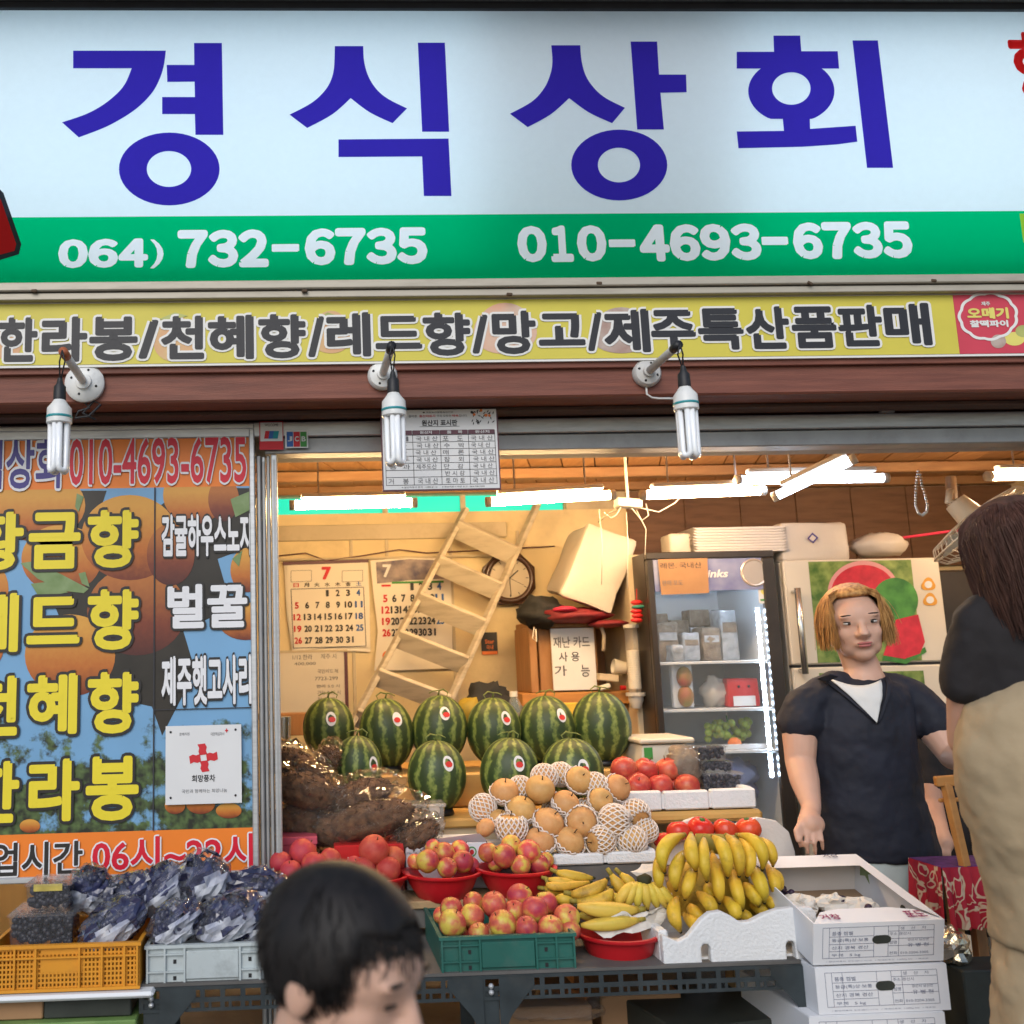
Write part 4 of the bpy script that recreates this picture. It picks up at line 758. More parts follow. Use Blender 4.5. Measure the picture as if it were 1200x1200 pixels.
film('fridge_glass', (.6, .68, .75), .05, .04, .05, 6, .12); MB().b2((gx0 + fm, YG + .012, gz0 + .08), (gx1 - fmr, YG + .016, gz1 - .031)).build('glass', 'fridge_glass', dr)
zh0 = P(830, 692, YG).z; mat('header_blue', (.07, .08, .26), .35, col2=(.35, .38, .5), vscale=5); MB().b2((gx0 + fm + .001, YG + .004, zh0), (gx1 - fmr - .001, YG + .010, gz1 - .032)).build('header_panel', 'header_blue', dr)
MB().ptext('Drinks', 811, 668, 853, 676.5, YG + .002, .03, .25).build('header_text', 'paper', dr)
mat('can_silver', (.5, .42, .36), .3, .5); k_ = mpp(YG); c0 = P(884, 671, YG + .003); MB().lathe([(0, 0), (17 * k_, 0), (15.5 * k_, .003), (14 * k_, .001), (0, .001)], 32, Matrix.Translation(c0) @ Matrix.Rotation(rad(90), 4, 'X')).build('can_print', 'can_silver', dr)
mat('cardboard', (.32, .18, .09), .8, var=.12, vscale=8, dirt=.15); nt_ = thing('cardboard_note', 'brown cardboard note taped to the fridge header', 'note', P(801, 697, YG - .006))
MB().ppoly([(771, 655.5), (829, 654), (831, 695), (775, 697)], YG - .006).build('card', 'cardboard', nt_); MB().ptext('레몬. 국내산', 774, 659, 822, 666, YG - .0075, .01).build('handwriting', 'ink_black', nt_); MB().ptext('판매 포도', 776, 680, 800, 686, YG - .0075, .0).build('handwriting', 'ink_grey', nt_)
en = thing('energy_label', 'small white label with green bar on the fridge glass', 'label', P(897, 708, YG + .01)); MB().prect(889, 689, 904, 707, YG + .0085).build('sheet', 'paper', en); MB().prect(891, 702, 902, 704, YG + .0078).build('bar', 'ink_green', en); MB().pdisc(896.5, 693, 5, 4, YG + .0078).build('dial', 'badge_yellow', en)
zs = [P(820, v, YG + .1).z for v in (775, 830, 879)]
for z in zs: MB().b2((gx0 + .028, YG + .04, z - .012), (gx1 - .028, YG + .5, z), .002).build('shelf', 'shelf_white', fr)
emitter('led', (.62, .80, 1), 190); zA, zB = P(880, 712, YG + .05).z, P(888, 912, YG + .05).z; xl = gx1 - fmr - .022
MB().b2((xl - .003, YG + .046, zB), (xl + .016, YG + .05, zA)).build('led_strip', 'shelf_white', fr)
for i in range(22):
    z = zB + (zA - zB) * (i + .5) / 22; MB().b2((xl + .001, YG + .041, z - .0045), (xl + .011, YG + .0455, z + .0045)).build('led', 'led', fr)
emitter('fridge_fill', (.70, .85, 1), 22); MB().tube([(gx0 + .06, YG + .06, zh0 + .03), (gx1 - .08, YG + .06, zh0 + .03)], .011, 10).build('fill_tube', 'fridge_fill', fr)  # added fill light, unseen behind the header panel, to brighten the fridge inside
# fridge contents
mat('brown_food', (.10, .07, .05), .6, col2=(.25, .2, .15), vscale=25, bump=.4, bscale=80); mat('jar_glass', (.22, .24, .26), .15, spec=.8, col2=(.4, .42, .45), vscale=30)
def fthing(nm, lab, cat, o): return tag(o, lab, cat)
for k, (u, w, h, mm) in enumerate(((785, 26, 46, 'brown_food'), (812, 20, 34, 'jar_glass'), (836, 22, 40, 'brown_food'), (858, 20, 60, 'jar_glass'), (796, 14, 20, 'jar_glass'))):
    Yk = YG + (.16 if k < 4 else .08); c = P(u, 775, Yk); c.z = zs[0]; kk = mpp(Yk)
    t = thing('food_pack', ['lumpy brown food bag at the left of top fridge shelf', 'glass jar second on the top fridge shelf', 'brown food pack in the middle of top fridge shelf', 'tall stack of jars at right of top fridge shelf', 'small clear cup in front of food bag in fridge'][k], 'food pack', c)
    hexa(MB(), [c + Vector((sx * w / 2 * kk * (1 if zz else 1.05), dy, zz * h * kk)) for dy in (0, .12) for sx, zz in ((-1, 0), (1, 0), (1, 1), (-1, 1))], .012, 2, .008, 14, k).build('pack', mm, t, True)
    MB().b2((c.x - w * .4 * kk, c.y - .004, c.z + h * kk * .55), (c.x + w * .4 * kk, c.y, c.z + h * kk * .75)).build('pack_label', 'jar_glass' if k % 2 == 0 else 'brown_food', t)
for k, (u, w, h, mm) in enumerate(((778, 18, 58, 'jar_glass'), (800, 22, 50, 'brown_food'), (824, 24, 62, 'jar_glass'), (848, 20, 52, 'brown_food'), (868, 16, 44, 'jar_glass'))):
    c = P(u, 775, YG + .36); c.z = zs[0]; kk = mpp(YG + .36); t = thing('food_pack', '%s pack from the left in the back of the top fridge shelf' % ORD[k], 'food pack', c, group='packs at the back of the fridge')
    for j in range(3): hexa(MB(), [c + Vector((sx * w / 2 * kk, dy, (j + zz * .94) * h * kk / 3)) for dy in (0, .1) for sx, zz in ((-1, 0), (1, 0), (1, 1), (-1, 1))], .006).build('tub', mm if j % 2 else 'brown_food', t)
mat('mango_skin', (.45, .07, .04), .4, col2=(.2, .25, .04), vscale=14)
tm_ = thing('fruit_tray', 'wrapped tray of two red and green mangoes in the fridge', 'fruit tray', P(800, 829, YG + .09)); q = P(800, 800, YG + .1)
hexa(MB(), [Vector((q.x + sx * .045, YG + .1 + dy, zs[1] + .003 + zz * .19)) for dy in (0, .03) for sx, zz in ((-1, 0), (1, 0), (1, 1), (-1, 1))], .01).build('tray', 'shelf_white', tm_)
for zz in (.05, .13): MB().ball((q.x + .005, YG + .09, zs[1] + zz), (.033, .03, .045), 16, 10).build('mango', 'mango_skin', tm_, True)
rb = thing('red_pouch', 'red snack pouch with white label in the fridge', 'pouch', P(878, 826, YG + .08)); q = P(873, 826, YG + .09); kk = mpp(YG + .1)
hexa(MB(), [Vector((q.x + sx * 19 * kk, YG + .09 + dy, zs[1] + .002 + zz * 33 * kk)) for dy in (0, .05) for sx, zz in ((-1, 0), (1, 0), (1, 1), (-1, 1))], .01, 2, .004, 14).build('body', 'red_gloss', rb, True); MB().b2((q.x - 14 * kk, YG + .081, zs[1] + .006), (q.x + 12 * kk, YG + .0835, zs[1] + 13 * kk)).build('label_patch', 'paper', rb)
for sx in (-6, 6): MB().ball((q.x + sx * kk, YG + .086, zs[1] + 24 * kk), .006, 8, 6).build('dot', 'black_rubber', rb)
tag(MB().ball(P(838, 812, YG + .16), (.06, .05, .06), 16, 10, crumple(.4, 2.4, 21)).build('white_bag', 'white_wrap', None, True), 'crumpled white bag beside the red pouch in the fridge', 'bag')
mat('grape_green', (.30, .38, .05), .3, sss=.1, rnd=.2); gg = thing('green_grapes', 'bunch of green grapes on the third fridge shelf', 'grapes', P(855, 870, YG + .12)); gme = smoothed(MB().ball((0, 0, 0), 1, 10, 7).mesh('grape')); gme.materials.append(MATS['grape_green'])
for i in range(34): put('grape', gme, gg, Matrix.Translation(P(853 + rng.uniform(-24, 24), 858 + rng.uniform(-14, 10), YG + .16 + rng.uniform(-.04, .04))) @ Matrix.Scale(.017, 4))
MB().tube([P(851, 838, YG + .16), P(853, 848, YG + .16), P(852, 858, YG + .16)], .003, 6).build('stalk', 'ink_green', gg)
tag(MB().ball(P(861, 872, YG + .1), .028, 16, 10).build('orange_fruit', 'ink_orange', None, True), 'small orange fruit below the green grapes in the fridge', 'fruit')
tag(pbox(838, 872, 900, 878, YG + .06, .004).build('price_card', 'shelf_white'), 'pale card leaning on the fridge shelf edge', 'card')
fb = thing('fridge_bag', 'blue and red plastic bag at the bottom of the fridge', 'bag', P(860, 945, YG + .15)); MB().ball(P(858, 912, YG + .2), (.11, .08, .08), 18, 12, crumple(.35, 2.4, 31)).build('dark_bag', 'header_blue', fb, True); MB().ball(P(862, 938, YG + .16), (.06, .06, .05), 14, 10, crumple(.35, 2, 33)).build('red_bag', 'red_gloss', fb, True)
# things on top of the fridge
mat('foam_white', (.62, .58, .54), .7, var=.04, bump=.15, bscale=90); kk = mpp(YG + .1)
ft = thing('foam_trays', 'stack of white foam trays on the drinks fridge', 'foam trays', P(870, 646, YG + .1)); zT = gz1 + .002; fx0, fx1 = P(808, 640, YG + .1).x, P(918, 640, YG + .1).x
for i in range(9):
    z = zT + .012 * i; hexa(MB(), [Vector((x + rng.uniform(-.004, .004), y, z + zz)) for y in (YG + .06, YG + .34) for x, zz in ((fx0 + .02, .0), (fx1 - .02, .0), (fx1, .0105), (fx0, .0105))], .002).build('tray', 'foam_white', ft)
tag(MB().box((P(798, 628, YG + .1).x, YG + .16, zT + .045), (.1, .12, .09), None, .012, 2).build('white_carton', 'white_wrap', None, True), 'small white carton left of the foam tray stack', 'carton')
tp = thing('tissue_pack', 'pale quilted tissue pack with small blue diamond mark above fridges', 'tissue pack', P(958, 656, 4.2)); a, b = P(916, 640, 4.2), P(996, 640, 4.2); hexa(MB(), [Vector((x, y, z)) for y in (4.2, 4.45) for x, z in ((a.x, P(955, 657, 4.2).z), (b.x, P(955, 657, 4.2).z), (b.x - .006, P(955, 612, 4.2).z), (a.x + .004, P(955, 612, 4.2).z))], .016, 3, .006, 22, 4).build('pack', 'white_wrap', tp, True)
MB().ppoly([(952, 624), (959, 630), (953, 637), (946, 631)], 4.191).build('diamond_mark', 'print_navy', tp); MB().ppoly([(952, 626.5), (956.5, 630.3), (952.6, 634.5), (948.3, 631)], 4.190).build('mark_center', 'white_wrap', tp)
tag(MB().ball(P(1030, 640, 4.27), (.12, .1, .058), 20, 12, crumple(.16, 2.6, 41, .75)).build('white_sack', 'white_wrap', None, True), 'knotted white plastic sack on the watermelon print fridge', 'sack')
# ------------------------------------------------------------------ refrigerator with watermelon print
YR = 4.14
mat('fridge_cream', (.62, .56, .46), .35, var=.03, coat=.2); rx0, rx1 = P(917, 657, YR).x, P(1100, 652, YR).x; rz1 = P(1010, 655, YR).z
rf = thing('refrigerator', 'cream refrigerator with big watermelon print behind the vendor', 'refrigerator', ((rx0 + rx1) / 2, YR + .3, .02))
MB().b2((rx0, YR + .03, .02), (rx1, YR + .6, rz1), .008).build('body', 'fridge_cream', rf); zm = P(1090, 777, YR).z
MB().b2((rx0, YR, zm + .006), (rx1, YR + .028, rz1), .006).build('upper_door', 'fridge_cream', rf); MB().b2((rx0, YR, .06), (rx1, YR + .028, zm - .006), .006).build('lower_door', 'fridge_cream', rf); MB().b2((rx0, YR + .01, zm - .005), (rx1, YR + .029, zm + .005)).build('door_gap', 'fridge_dark', rf)
mat('print_garden', (.05, .12, .02), .3, col2=(.28, .36, .1), vscale=22); mat('print_melon_flesh', (.55, .03, .05), .3, var=.2, vscale=25); mat('print_melon_pale', (.66, .3, .3), .3); mat('print_rind', (.03, .13, .03), .3, col2=(.1, .32, .06), vscale=14)
xa_, xb_ = P(951, 700, YR).x, P(1072, 700, YR).x; MB().b2((xa_, YR - .002, zm + .012), (xb_, YR - .0004, rz1 - .008)).build('print_panel', 'print_garden', rf); MB().b2((xa_, YR - .002, .3), (xb_, YR - .0004, zm - .03)).build('print_panel', 'print_garden', rf)
MB().pdisc(1012, 694, 42, 37, YR - .0036, 40).build('rind_print', 'print_melon_pale', rf); MB().pdisc(1012, 695, 38, 33, YR - .004, 40).build('melon_print', 'print_melon_flesh', rf)
MB().pdisc(1049, 704, 27, 27, YR - .0043).build('whole_melon_print', 'print_rind', rf); MB().ppoly([(1050, 726), (1076, 720), (1084, 752), (1078, 766), (1060, 772), (1035, 768)], YR - .005).build('melon_slice_print', 'print_melon_flesh', rf); MB().ppoly([(1035, 768), (1060, 773), (1084, 758), (1086, 764), (1062, 778), (1034, 774)], YR - .0047).build('slice_rind_print', 'print_rind', rf)
hx = P(931, 720, YR).x; MB().tube([(hx, YR - .045, P(931, 690, YR).z), (hx, YR - .045, P(931, 790, YR).z)], .013, 12).build('handle', 'steel', rf, True)
for v in (694, 786): z = P(931, v, YR).z; MB().tube([(hx, YR - .044, z), (hx, YR, z)], .008, 8).build('handle_post', 'steel', rf)
mat('sticker_orange', (.62, .3, .04), .4)
for k, v in enumerate((685, 703)):
    s_ = thing('fridge_sticker', ['upper orange flower sticker on the cream fridge', 'lower orange flower sticker on the cream fridge'][k], 'sticker', P(1088 + k * 2, v, YR - .003)); MB().pdisc(1088 + 2 * k, v, 8, 7.5, YR - .002, 32, .12).build('petals', 'sticker_orange', s_); MB().pdisc(1088 + 2 * k, v, 4.5, 4.2, YR - .003).build('center', 'paper', s_)
tag(MB().b2((rx1 + .012, YR + .05, .02), (rx1 + .9, YR + .6, rz1 - .05), .01).build('storage_cabinet', 'fridge_dark'), 'dark cabinet right of the cream refrigerator', 'cabinet')
pl = thing('pink_pipe', 'pink rod above the refrigerator behind the fan', 'rod', P(1080, 627, 4.1)); MB().tube([P(1058, 630, 4.2), P(1180, 614, 4.2)], .006, 8).build('rod', 'pink_plastic', pl)
# wall fan
mat('fan_cream', (.55, .48, .36), .4, var=.05); YFN = 3.6
fn_ = thing('wall_fan', 'cream wall fan with wire guard tilted under the ceiling at right', 'fan', P(1120, 596, YFN)); C0 = P(1152, 618, YFN)
ax = Vector((.50, -.33, -.8)).normalized(); Mx = Matrix.Translation(C0) @ ax.to_track_quat('Z', 'Y').to_matrix().to_4x4(); R_ = .20
gd = MB()
for k in range(40):
    a = 2 * math.pi * k / 40; gd.tube([Mx @ Vector((r * R_ * math.cos(a), r * R_ * math.sin(a), z)) for r, z in ((.2, .055), (.6, .05), (.9, .025), (1, -.01), (.9, -.04), (.5, -.055), (.2, -.06))], .0016, 4, False)
gd.build('guard', 'fan_cream', fn_, kind='stuff')
for r, z in ((1, -.01), (.2, .055), (.6, .05)): MB().tube([Mx @ Vector((r * R_ * math.cos(a), r * R_ * math.sin(a), z)) for a in [2 * math.pi * k / 40 for k in range(41)]], .004, 6).build('guard_ring', 'fan_cream', fn_, True)
for k in range(3):
    a0 = 2.1 * k; MB().loft([[Mx @ Vector((r * R_ * math.cos(a0 + t), r * R_ * math.sin(a0 + t), z - .02)) for t, z in ((-.35, -.015), (.5, .02))] for r in (.12, .5, .88)], False, False).build('blade', 'fitting_white', fn_, True)
MB().lathe([(0, -.13), (.04, -.13), (.05, -.06), (.05, -.05), (0, -.05)], 20, Mx).build('motor', 'fan_cream', fn_, 'auto'); MB().tube([Mx @ Vector((0, 0, -.12)), P(1112, 588, YFN + .05), P(1114, 575, YFN + .06)], .015, 8).build('neck', 'fan_cream', fn_, True); MB().tube([P(1116, 592, YFN + .05), P(1114, 560, YFN + .08)], .02, 10).build('bracket', 'steel', fn_)
# bead chain
bc = MB(); lp = [(1076, 552), (1074, 566), (1073, 580), (1073, 593), (1076, 601), (1081, 604), (1086, 600), (1087, 592), (1084, 580), (1080, 566), (1078, 552)]
bp_ = [P(u, v, 3.5) for u, v in lp]
for i in range(len(bp_) - 1):
    for t in (0, .25, .5, .75): bc.ball(bp_[i].lerp(bp_[i + 1], t), .0052, 6, 5)
tag(bc.build('bead_chain', 'steel', None, True, kind=None), 'looped white bead chain hanging from the ceiling at right', 'chain')
# ================================================================== DISPLAY: RACK, SHELVES, STEPS
YT0 = 2.66
mat('rack_metal', (.035, .045, .05), .5, .3, var=.25, vscale=14, dirt=.4, dcol=(.11, .09, .07)); mat('grey_board', (.10, .095, .09), .7, var=.2, dirt=.3); mat('plank_pale', (.38, .26, .13), .7, col2=(.3, .2, .1), vscale=7, stretch=(1, 6, 6), dirt=.3); mat('bright_wood', (.55, .33, .1), .5, col2=(.48, .27, .08), vscale=4, stretch=(1, 6, 6), dirt=.12)
zr1 = P(560, 1144, YT0).z; zr0 = P(560, 1173, YT0).z; kx0, kx1 = P(163, 1160, YT0).x, P(957, 1140, YT0).x
rk = thing('slotted_rack', 'dark slotted angle iron rack carrying the fruit crates', 'rack', ((kx0 + kx1) / 2, YT0 + .2, 0))
def slotted(m, x0, x1, y, zb, zt, th=.003):
    h = zt - zb; r_ = [0, .14, .36, .56, .86, 1]; z = [zb + h * q for q in r_]
    for k in (0, 2, 4): m.b2((x0, y, z[k]), (x1, y + th, z[k + 1]))
    x = x0; i = 0
    while x < x1 - .05:
        m.b2((x, y + .0002, z[3]), (x + .012, y + th - .0002, z[4])); x += .05
    x = x0
    while x < x1 - .05:
        m.b2((x, y + .0002, z[1]), (x + .011, y + th - .0002, z[2])); m.b2((x + .021, y + .0002, z[1]), (x + .028, y + th - .0002, z[2])); x += .05
    return m
slotted(MB(), kx0, kx1, YT0, zr0, zr1).build('front_rail', 'rack_metal', rk); MB().b2((kx0, YT0 + .0035, zr1 - .003), (kx1, YT0 + .04, zr1)).build('rail_flange', 'rack_metal', rk); MB().b2((kx0, YT0 + .46, zr0), (kx1, YT0 + .463, zr1)).build('back_rail', 'rack_metal', rk)
MB().b2((kx0 + .002, YT0 + .005, zr1 + .0005), (kx1 - .002, YT0 + .46, zr1 + .008)).build('shelf_board', 'grey_board', rk)
for u in (168, 566, 945):
    x = P(u, 1160, YT0).x
    for yy in (YT0 + .004, YT0 + .42): MB().b2((x, yy, 0), (x + .04, yy + .003, zr0 + .02)).build('post', 'rack_metal', rk)
    for s in (-1, 1):
        if u == 168 and s == -1: continue
        MB().add([(x + .02 + s * .02, YT0 - .003, zr0 + .055), (x + .02 + s * .11, YT0 - .003, zr0 + .055), (x + .02 + s * .11, YT0 - .003, zr0 + .035), (x + .02 + s * .05, YT0 - .003, zr0 - .035), (x + .02 + s * .02, YT0 - .003, zr0 - .10)], [(0, 1, 2, 3, 4)]).build('gusset', 'rack_metal', rk)
    for dz in (.03, .045): MB().ball((x + .02, YT0 - .004, zr0 + dz - .01), .007, 10, 6).build('bolt', 'alu', rk)
# stepped display behind the rack
YB2 = 3.0; zb2 = P(500, 1056, YB2).z
sx0, sx1 = P(318, 1050, YB2).x, P(900, 1040, YB2).x
dp = thing('display_stand', 'stepped wooden stand holding bowls, pears and watermelons', 'display stand', ((sx0 + sx1) / 2, 3.4, 0))
MB().b2((sx0, YB2, zb2 - .022), (sx1, YB2 + .5, zb2), .003).build('lower_step', 'plank_pale', dp); MB().b2((sx0, YB2 + .012, zb2 - .075), (sx1, YB2 + .03, zb2 - .024)).build('lower_riser', 'grey_board', dp)
YW1 = 3.42; zw1 = P(512, 955, YW1 + .08).z; MB().b2((sx0, YW1 - .02, zw1 - .03), (P(760, 960, YW1).x, YW1 + .3, zw1), .006).build('middle_step', 'bright_wood', dp); MB().b2((sx0, YW1 + .0, zb2), (P(760, 960, YW1).x, YW1 + .02, zw1 - .031)).build('middle_riser', 'cream_board', dp)
YW2 = 3.66; zw2 = P(500, 905, YW2 + .08).z; MB().b2((sx0, YW2, zw1 + .001), (P(770, 900, YW2).x, YW2 + .5, zw2), .006).build('upper_step', 'bright_wood', dp)
for x in (sx0 + .05, sx1 - .1): MB().b2((x, YB2 + .05, 0), (x + .05, YB2 + .1, zb2 - .023)).build('leg', 'plank_pale', dp); MB().b2((x, YW1 + .25, 0), (x + .05, YW1 + .3, zw1 - .031)).build('leg', 'plank_pale', dp)
# crates
mat('crate_yellow', (.62, .26, .02), .45, var=.07, rnd=.02, dirt=.2, dscale=20); mat('crate_grey', (.42, .47, .48), .55, var=.06, dirt=.45, dscale=18, dcol=(.1, .1, .1)); mat('crate_green', (.015, .10, .08), .5, var=.15, dirt=.25, dscale=20, dcol=(.12, .14, .12))
def crate(label, x0, x1, yf, dep, z0, z1, m, lattice=False, grp='plastic crates of fruit'):
    t = thing('plastic_crate', label, 'crate', ((x0 + x1) / 2, yf + dep / 2, z0), group=grp); h = z1 - z0; W = x1 - x0; th = .004
    MB().b2((x0, yf + .006, z0), (x1, yf + dep, z0 + .006)).build('bottom', m, t)
    f = MB()
    if lattice:
        n = int(W / .0095)
        for i in range(n + 1): x = x0 + .004 + (W - .008) * i / n; f.b2((x - .0022, yf + .008, z0 + .006), (x + .0022, yf + .011, z1 - .01))
        for j in range(9): z = z0 + .008 + (h - .02) * j / 8; f.b2((x0, yf + .0085, z - .0022), (x1, yf + .0105, z + .0022))
        f.b2((x0 + W * .34, yf + .0078, z0 + h * .40), (x0 + W * .62, yf + .0112, z0 + h * .72)); f.b2((x0 + W * .34, yf + .0076, z0 + h * .78), (x0 + W * .62, yf + .011, z0 + h * .95))
    else:
        f.b2((x0 + .001, yf + .008, z0 + .006), (x1 - .001, yf + .011, z1 - .008))
    f.build('front_wall', m, t)
    MB().b2((x0, yf + dep - .004, z0 + .006), (x1, yf + dep, z1 - .008)).build('back_wall', m, t)
    for x in (x0, x1 - .004): MB().b2((x, yf + .0115, z0 + .006), (x + .004, yf + dep - .0045, z1 - .008)).build('side_wall', m, t)
    MB().b2((x0 - .004, yf - .001, z1 - .008), (x1 + .004, yf + .014, z1)).build('rim', m, t); MB().b2((x0 - .004, yf + dep - .008, z1 - .008), (x1 + .004, yf + dep + .004, z1)).build('rim', m, t)
    for x in (x0 - .004, x1 - .006): MB().b2((x, yf + .0145, z1 - .0078), (x + .01, yf + dep - .0085, z1 - .0002)).build('rim', m, t)
    MB().b2((x0 - .002, yf - .0005, z0), (x1 + .002, yf + .0078, z0 + .007)).build('base_rib', m, t)
    vr = (0, .14, .29, .5 if lattice else None, .71, .86, 1) if not lattice else (.03, .17, .31, .60, .75, .9, .985)
    for q in vr:
        if q is None: continue
        x = x0 + W * q; x = min(max(x, x0 + .003), x1 - .003); MB().b2((x - .0025, yf, z0 + .0072), (x + .0025, yf + .0078, z1 - .0082)).build('rib', m, t)
    if lattice: segs = ((0, 1),); zq = (.72,)
    else: segs = ((0, .29), (.71, 1)); zq = (.38, .78)
    for a, b in segs:
        for q in zq: MB().b2((x0 + W * a + .003, yf + .001, z0 + h * q - .002), (x0 + W * b - .003, yf + .0076, z0 + h * q + .002)).build('rib', m, t)
    if not lattice:
        MB().b2((x0 + W * .30, yf + .002, z0 + .02), (x0 + W * .70, yf + .0079, z1 - .016), .002).build('name_panel', m, t)
        for a in (.215, .785):
            for q in (.22, .6): c = (x0 + W * a, z0 + h * q); MB().b2((c[0] - .004, yf + .0072, c[1] - .005), (c[0] + .004, yf + .0081, c[1] + .005)).build('hole', 'black_rubber', t)
    return t
def crate_px(label, u0, u1, vt, vb, um, Y, dep, m, lattice=False):
    return crate(label, P(u0, (vt + vb) / 2, Y).x, P(u1, (vt + vb) / 2, Y).x, Y, dep, P(um, vb, Y).z, P(um, vt, Y).z, m, lattice)
YC1 = 2.64
crate_px('orange yellow lattice crate with blueberry packs at far left', -14, 163, 1107, 1162, 75, YC1, .30, 'crate_yellow', True)
GREY = crate_px('pale grey crate topped with bagged grapes beside the boy', 171, 326, 1106, 1157, 250, YT0 + .01, .32, 'crate_grey')
GRN = crate_px('dark green crate heaped with red and yellow plums', 517, 675, 1096, 1144, 596, YT0 + .01, .34, 'crate_green')
# pads and boxes under the yellow crate
zy = P(75, 1163, YC1).z
pd_ = thing('low_table', 'white pad on stacked boxes under the yellow crate', 'table', (P(75, 1180, YC1).x, YC1 + .15, 0)); MB().box((P(75, 1167, YC1).x, YC1 + .17, zy - .008), (.44, .38, .014), None, .006).build('pad', 'shelf_white', pd_)
mat('box_green', (.08, .18, .04), .6, col2=(.2, .3, .1), vscale=9); mat('box_dark', (.03, .035, .03), .6, var=.3); a, b = P(-16, 1180, YC1).x, P(160, 1180, YC1).x
bz_ = zy - .016
for k, (x0_, x1_, h, mm) in enumerate(((a, P(48, 1180, YC1).x, .05, 'cardboard'), (P(49, 1180, YC1).x, P(152, 1180, YC1).x, .05, 'box_dark'))): tag(MB().b2((x0_, YC1 + .02, bz_ - h), (x1_, YC1 + .32, bz_ - .001), .003).build('flat_box', mm), ['brown flat box under the white pad at far left', 'dark flat box under the white pad beside brown one'][k], 'box')
tag(MB().b2((a, YC1 - .005, bz_ - .15), (b, YC1 + .34, bz_ - .052), .003).build('flat_box', 'box_green'), 'green printed fruit box at the bottom left corner', 'box'); tag(MB().b2((a + .02, YC1 + .01, 0), (b - .02, YC1 + .33, bz_ - .152), .003).build('flat_box', 'box_dark'), 'big dark box at the bottom of the left stack', 'box')
# clutter below the rack
ub = thing('storage_box', 'open brown carton with plastic sheet under the rack', 'box', P(610, 1230, 2.95)); MB().b2((P(575, 1190, 2.9).x, 2.95, 0), (P(700, 1190, 2.9).x, 3.25, P(640, 1180, 2.95).z), .004).build('body', 'cardboard', ub)
MB().ball(P(640, 1176, 3.0), (.16, .12, .03), 20, 10, crumple(.35, 2, 51)).build('plastic_sheet', 'clear_plastic', ub, True)
tag(MB().b2((P(705, 1190, 3.0).x, 3.0, 0), (P(800, 1190, 3.0).x, 3.3, P(750, 1165, 3.0).z), .004).build('storage_box', 'cardboard'), 'plain brown carton under the rack, right of the open one', 'box')
R = Matrix.Rotation(rad(12), 3, 'Z'); tag(MB().box((P(830, 1190, 2.9).x, 2.95, P(830, 1196, 2.9).z - .17), (.36, .34, .40), R, .004).build('dark_crate', 'box_dark'), 'dark box below the bananas under the rack', 'box')
# grape cartons
mat('carton_white', (.66, .68, .72), .6, var=.03, vscale=6, dirt=.06); mat('carton_inner', (.55, .52, .5), .7, var=.04); mat('carton_floor', (.24, .16, .1), .8, var=.15); mat('ink_print', (.10, .12, .2), .6); mat('ink_purple', (.25, .02, .12), .6)
YX = 2.60
def carton_label(t, x0, x1, y, z0, z1):
    W = x1 - x0; H = z1 - z0
    def tx(s, a, b, c, d, m='ink_print', off=0): MB().text(s, (x0 + W * a, y - .001, z1 - H * d), (W * (b - a), 0, 0), (0, 0, H * (d - c)), off).build('print', m, t)
    tx('품종 캠벨', .14, .30, .20, .29); tx('등급(특)상·보통', .14, .42, .37, .46); tx('산지 경북 경산', .14, .42, .55, .63); tx('무게   5 kg', .14, .36, .73, .81)
    tx('생    산    자', .66, .86, .13, .20); tx('주소 경산시', .58, .74, .26, .33); tx('성명', .58, .635, .46, .54); tx('유 병 현', .72, .88, .53, .62); tx('경산시 남산면', .72, .88, .42, .48); tx('전화  010-3204-3305', .58, .88, .72, .79)
    tx('• 원산지표시  010-2011-1110   • 국내산포도  1,000g 5%   • 제조원', .1, .88, .90, .935)
    m = MB()
    for q in (.11, .84): m.b2((x0 + W * .07, y - .0008, z1 - H * q), (x0 + W * .92, y - .0002, z1 - H * q + .0008))
    for q in (.33, .51, .68): m.b2((x0 + W * .12, y - .0008, z1 - H * q), (x0 + W * .46, y - .0002, z1 - H * q + .0008)); m.b2((x0 + W * .57, y - .0008, z1 - H * q + .01), (x0 + W * .92, y - .0002, z1 - H * q + .0108))
    for q in (.07, .12, .2, .46, .57, .65, .92): m.b2((x0 + W * q, y - .0008, z1 - H * .84), (x0 + W * q + .0008, y - .0002, z1 - H * .11))
    m.build('table_lines', 'ink_print', t)
    c = Vector((x0 + W * .52, y - .0012, z1 - H * .42)); MB().poly([c + Vector((W * (.045 if abs(k % 20 - 10) < 5 else .045) * math.cos(2 * math.pi * k / 20) + (W * .028 if math.cos(2 * math.pi * k / 20) > 0 else -W * .028), 0, H * .105 * math.sin(2 * math.pi * k / 20))) for k in range(20)]).build('hand_hole', 'box_dark', t)
tops = [(950, 1103, 1077, 1130), (957, 1112, 1132, 1187), (950, 1110, 1189, 1245)]
GB = []
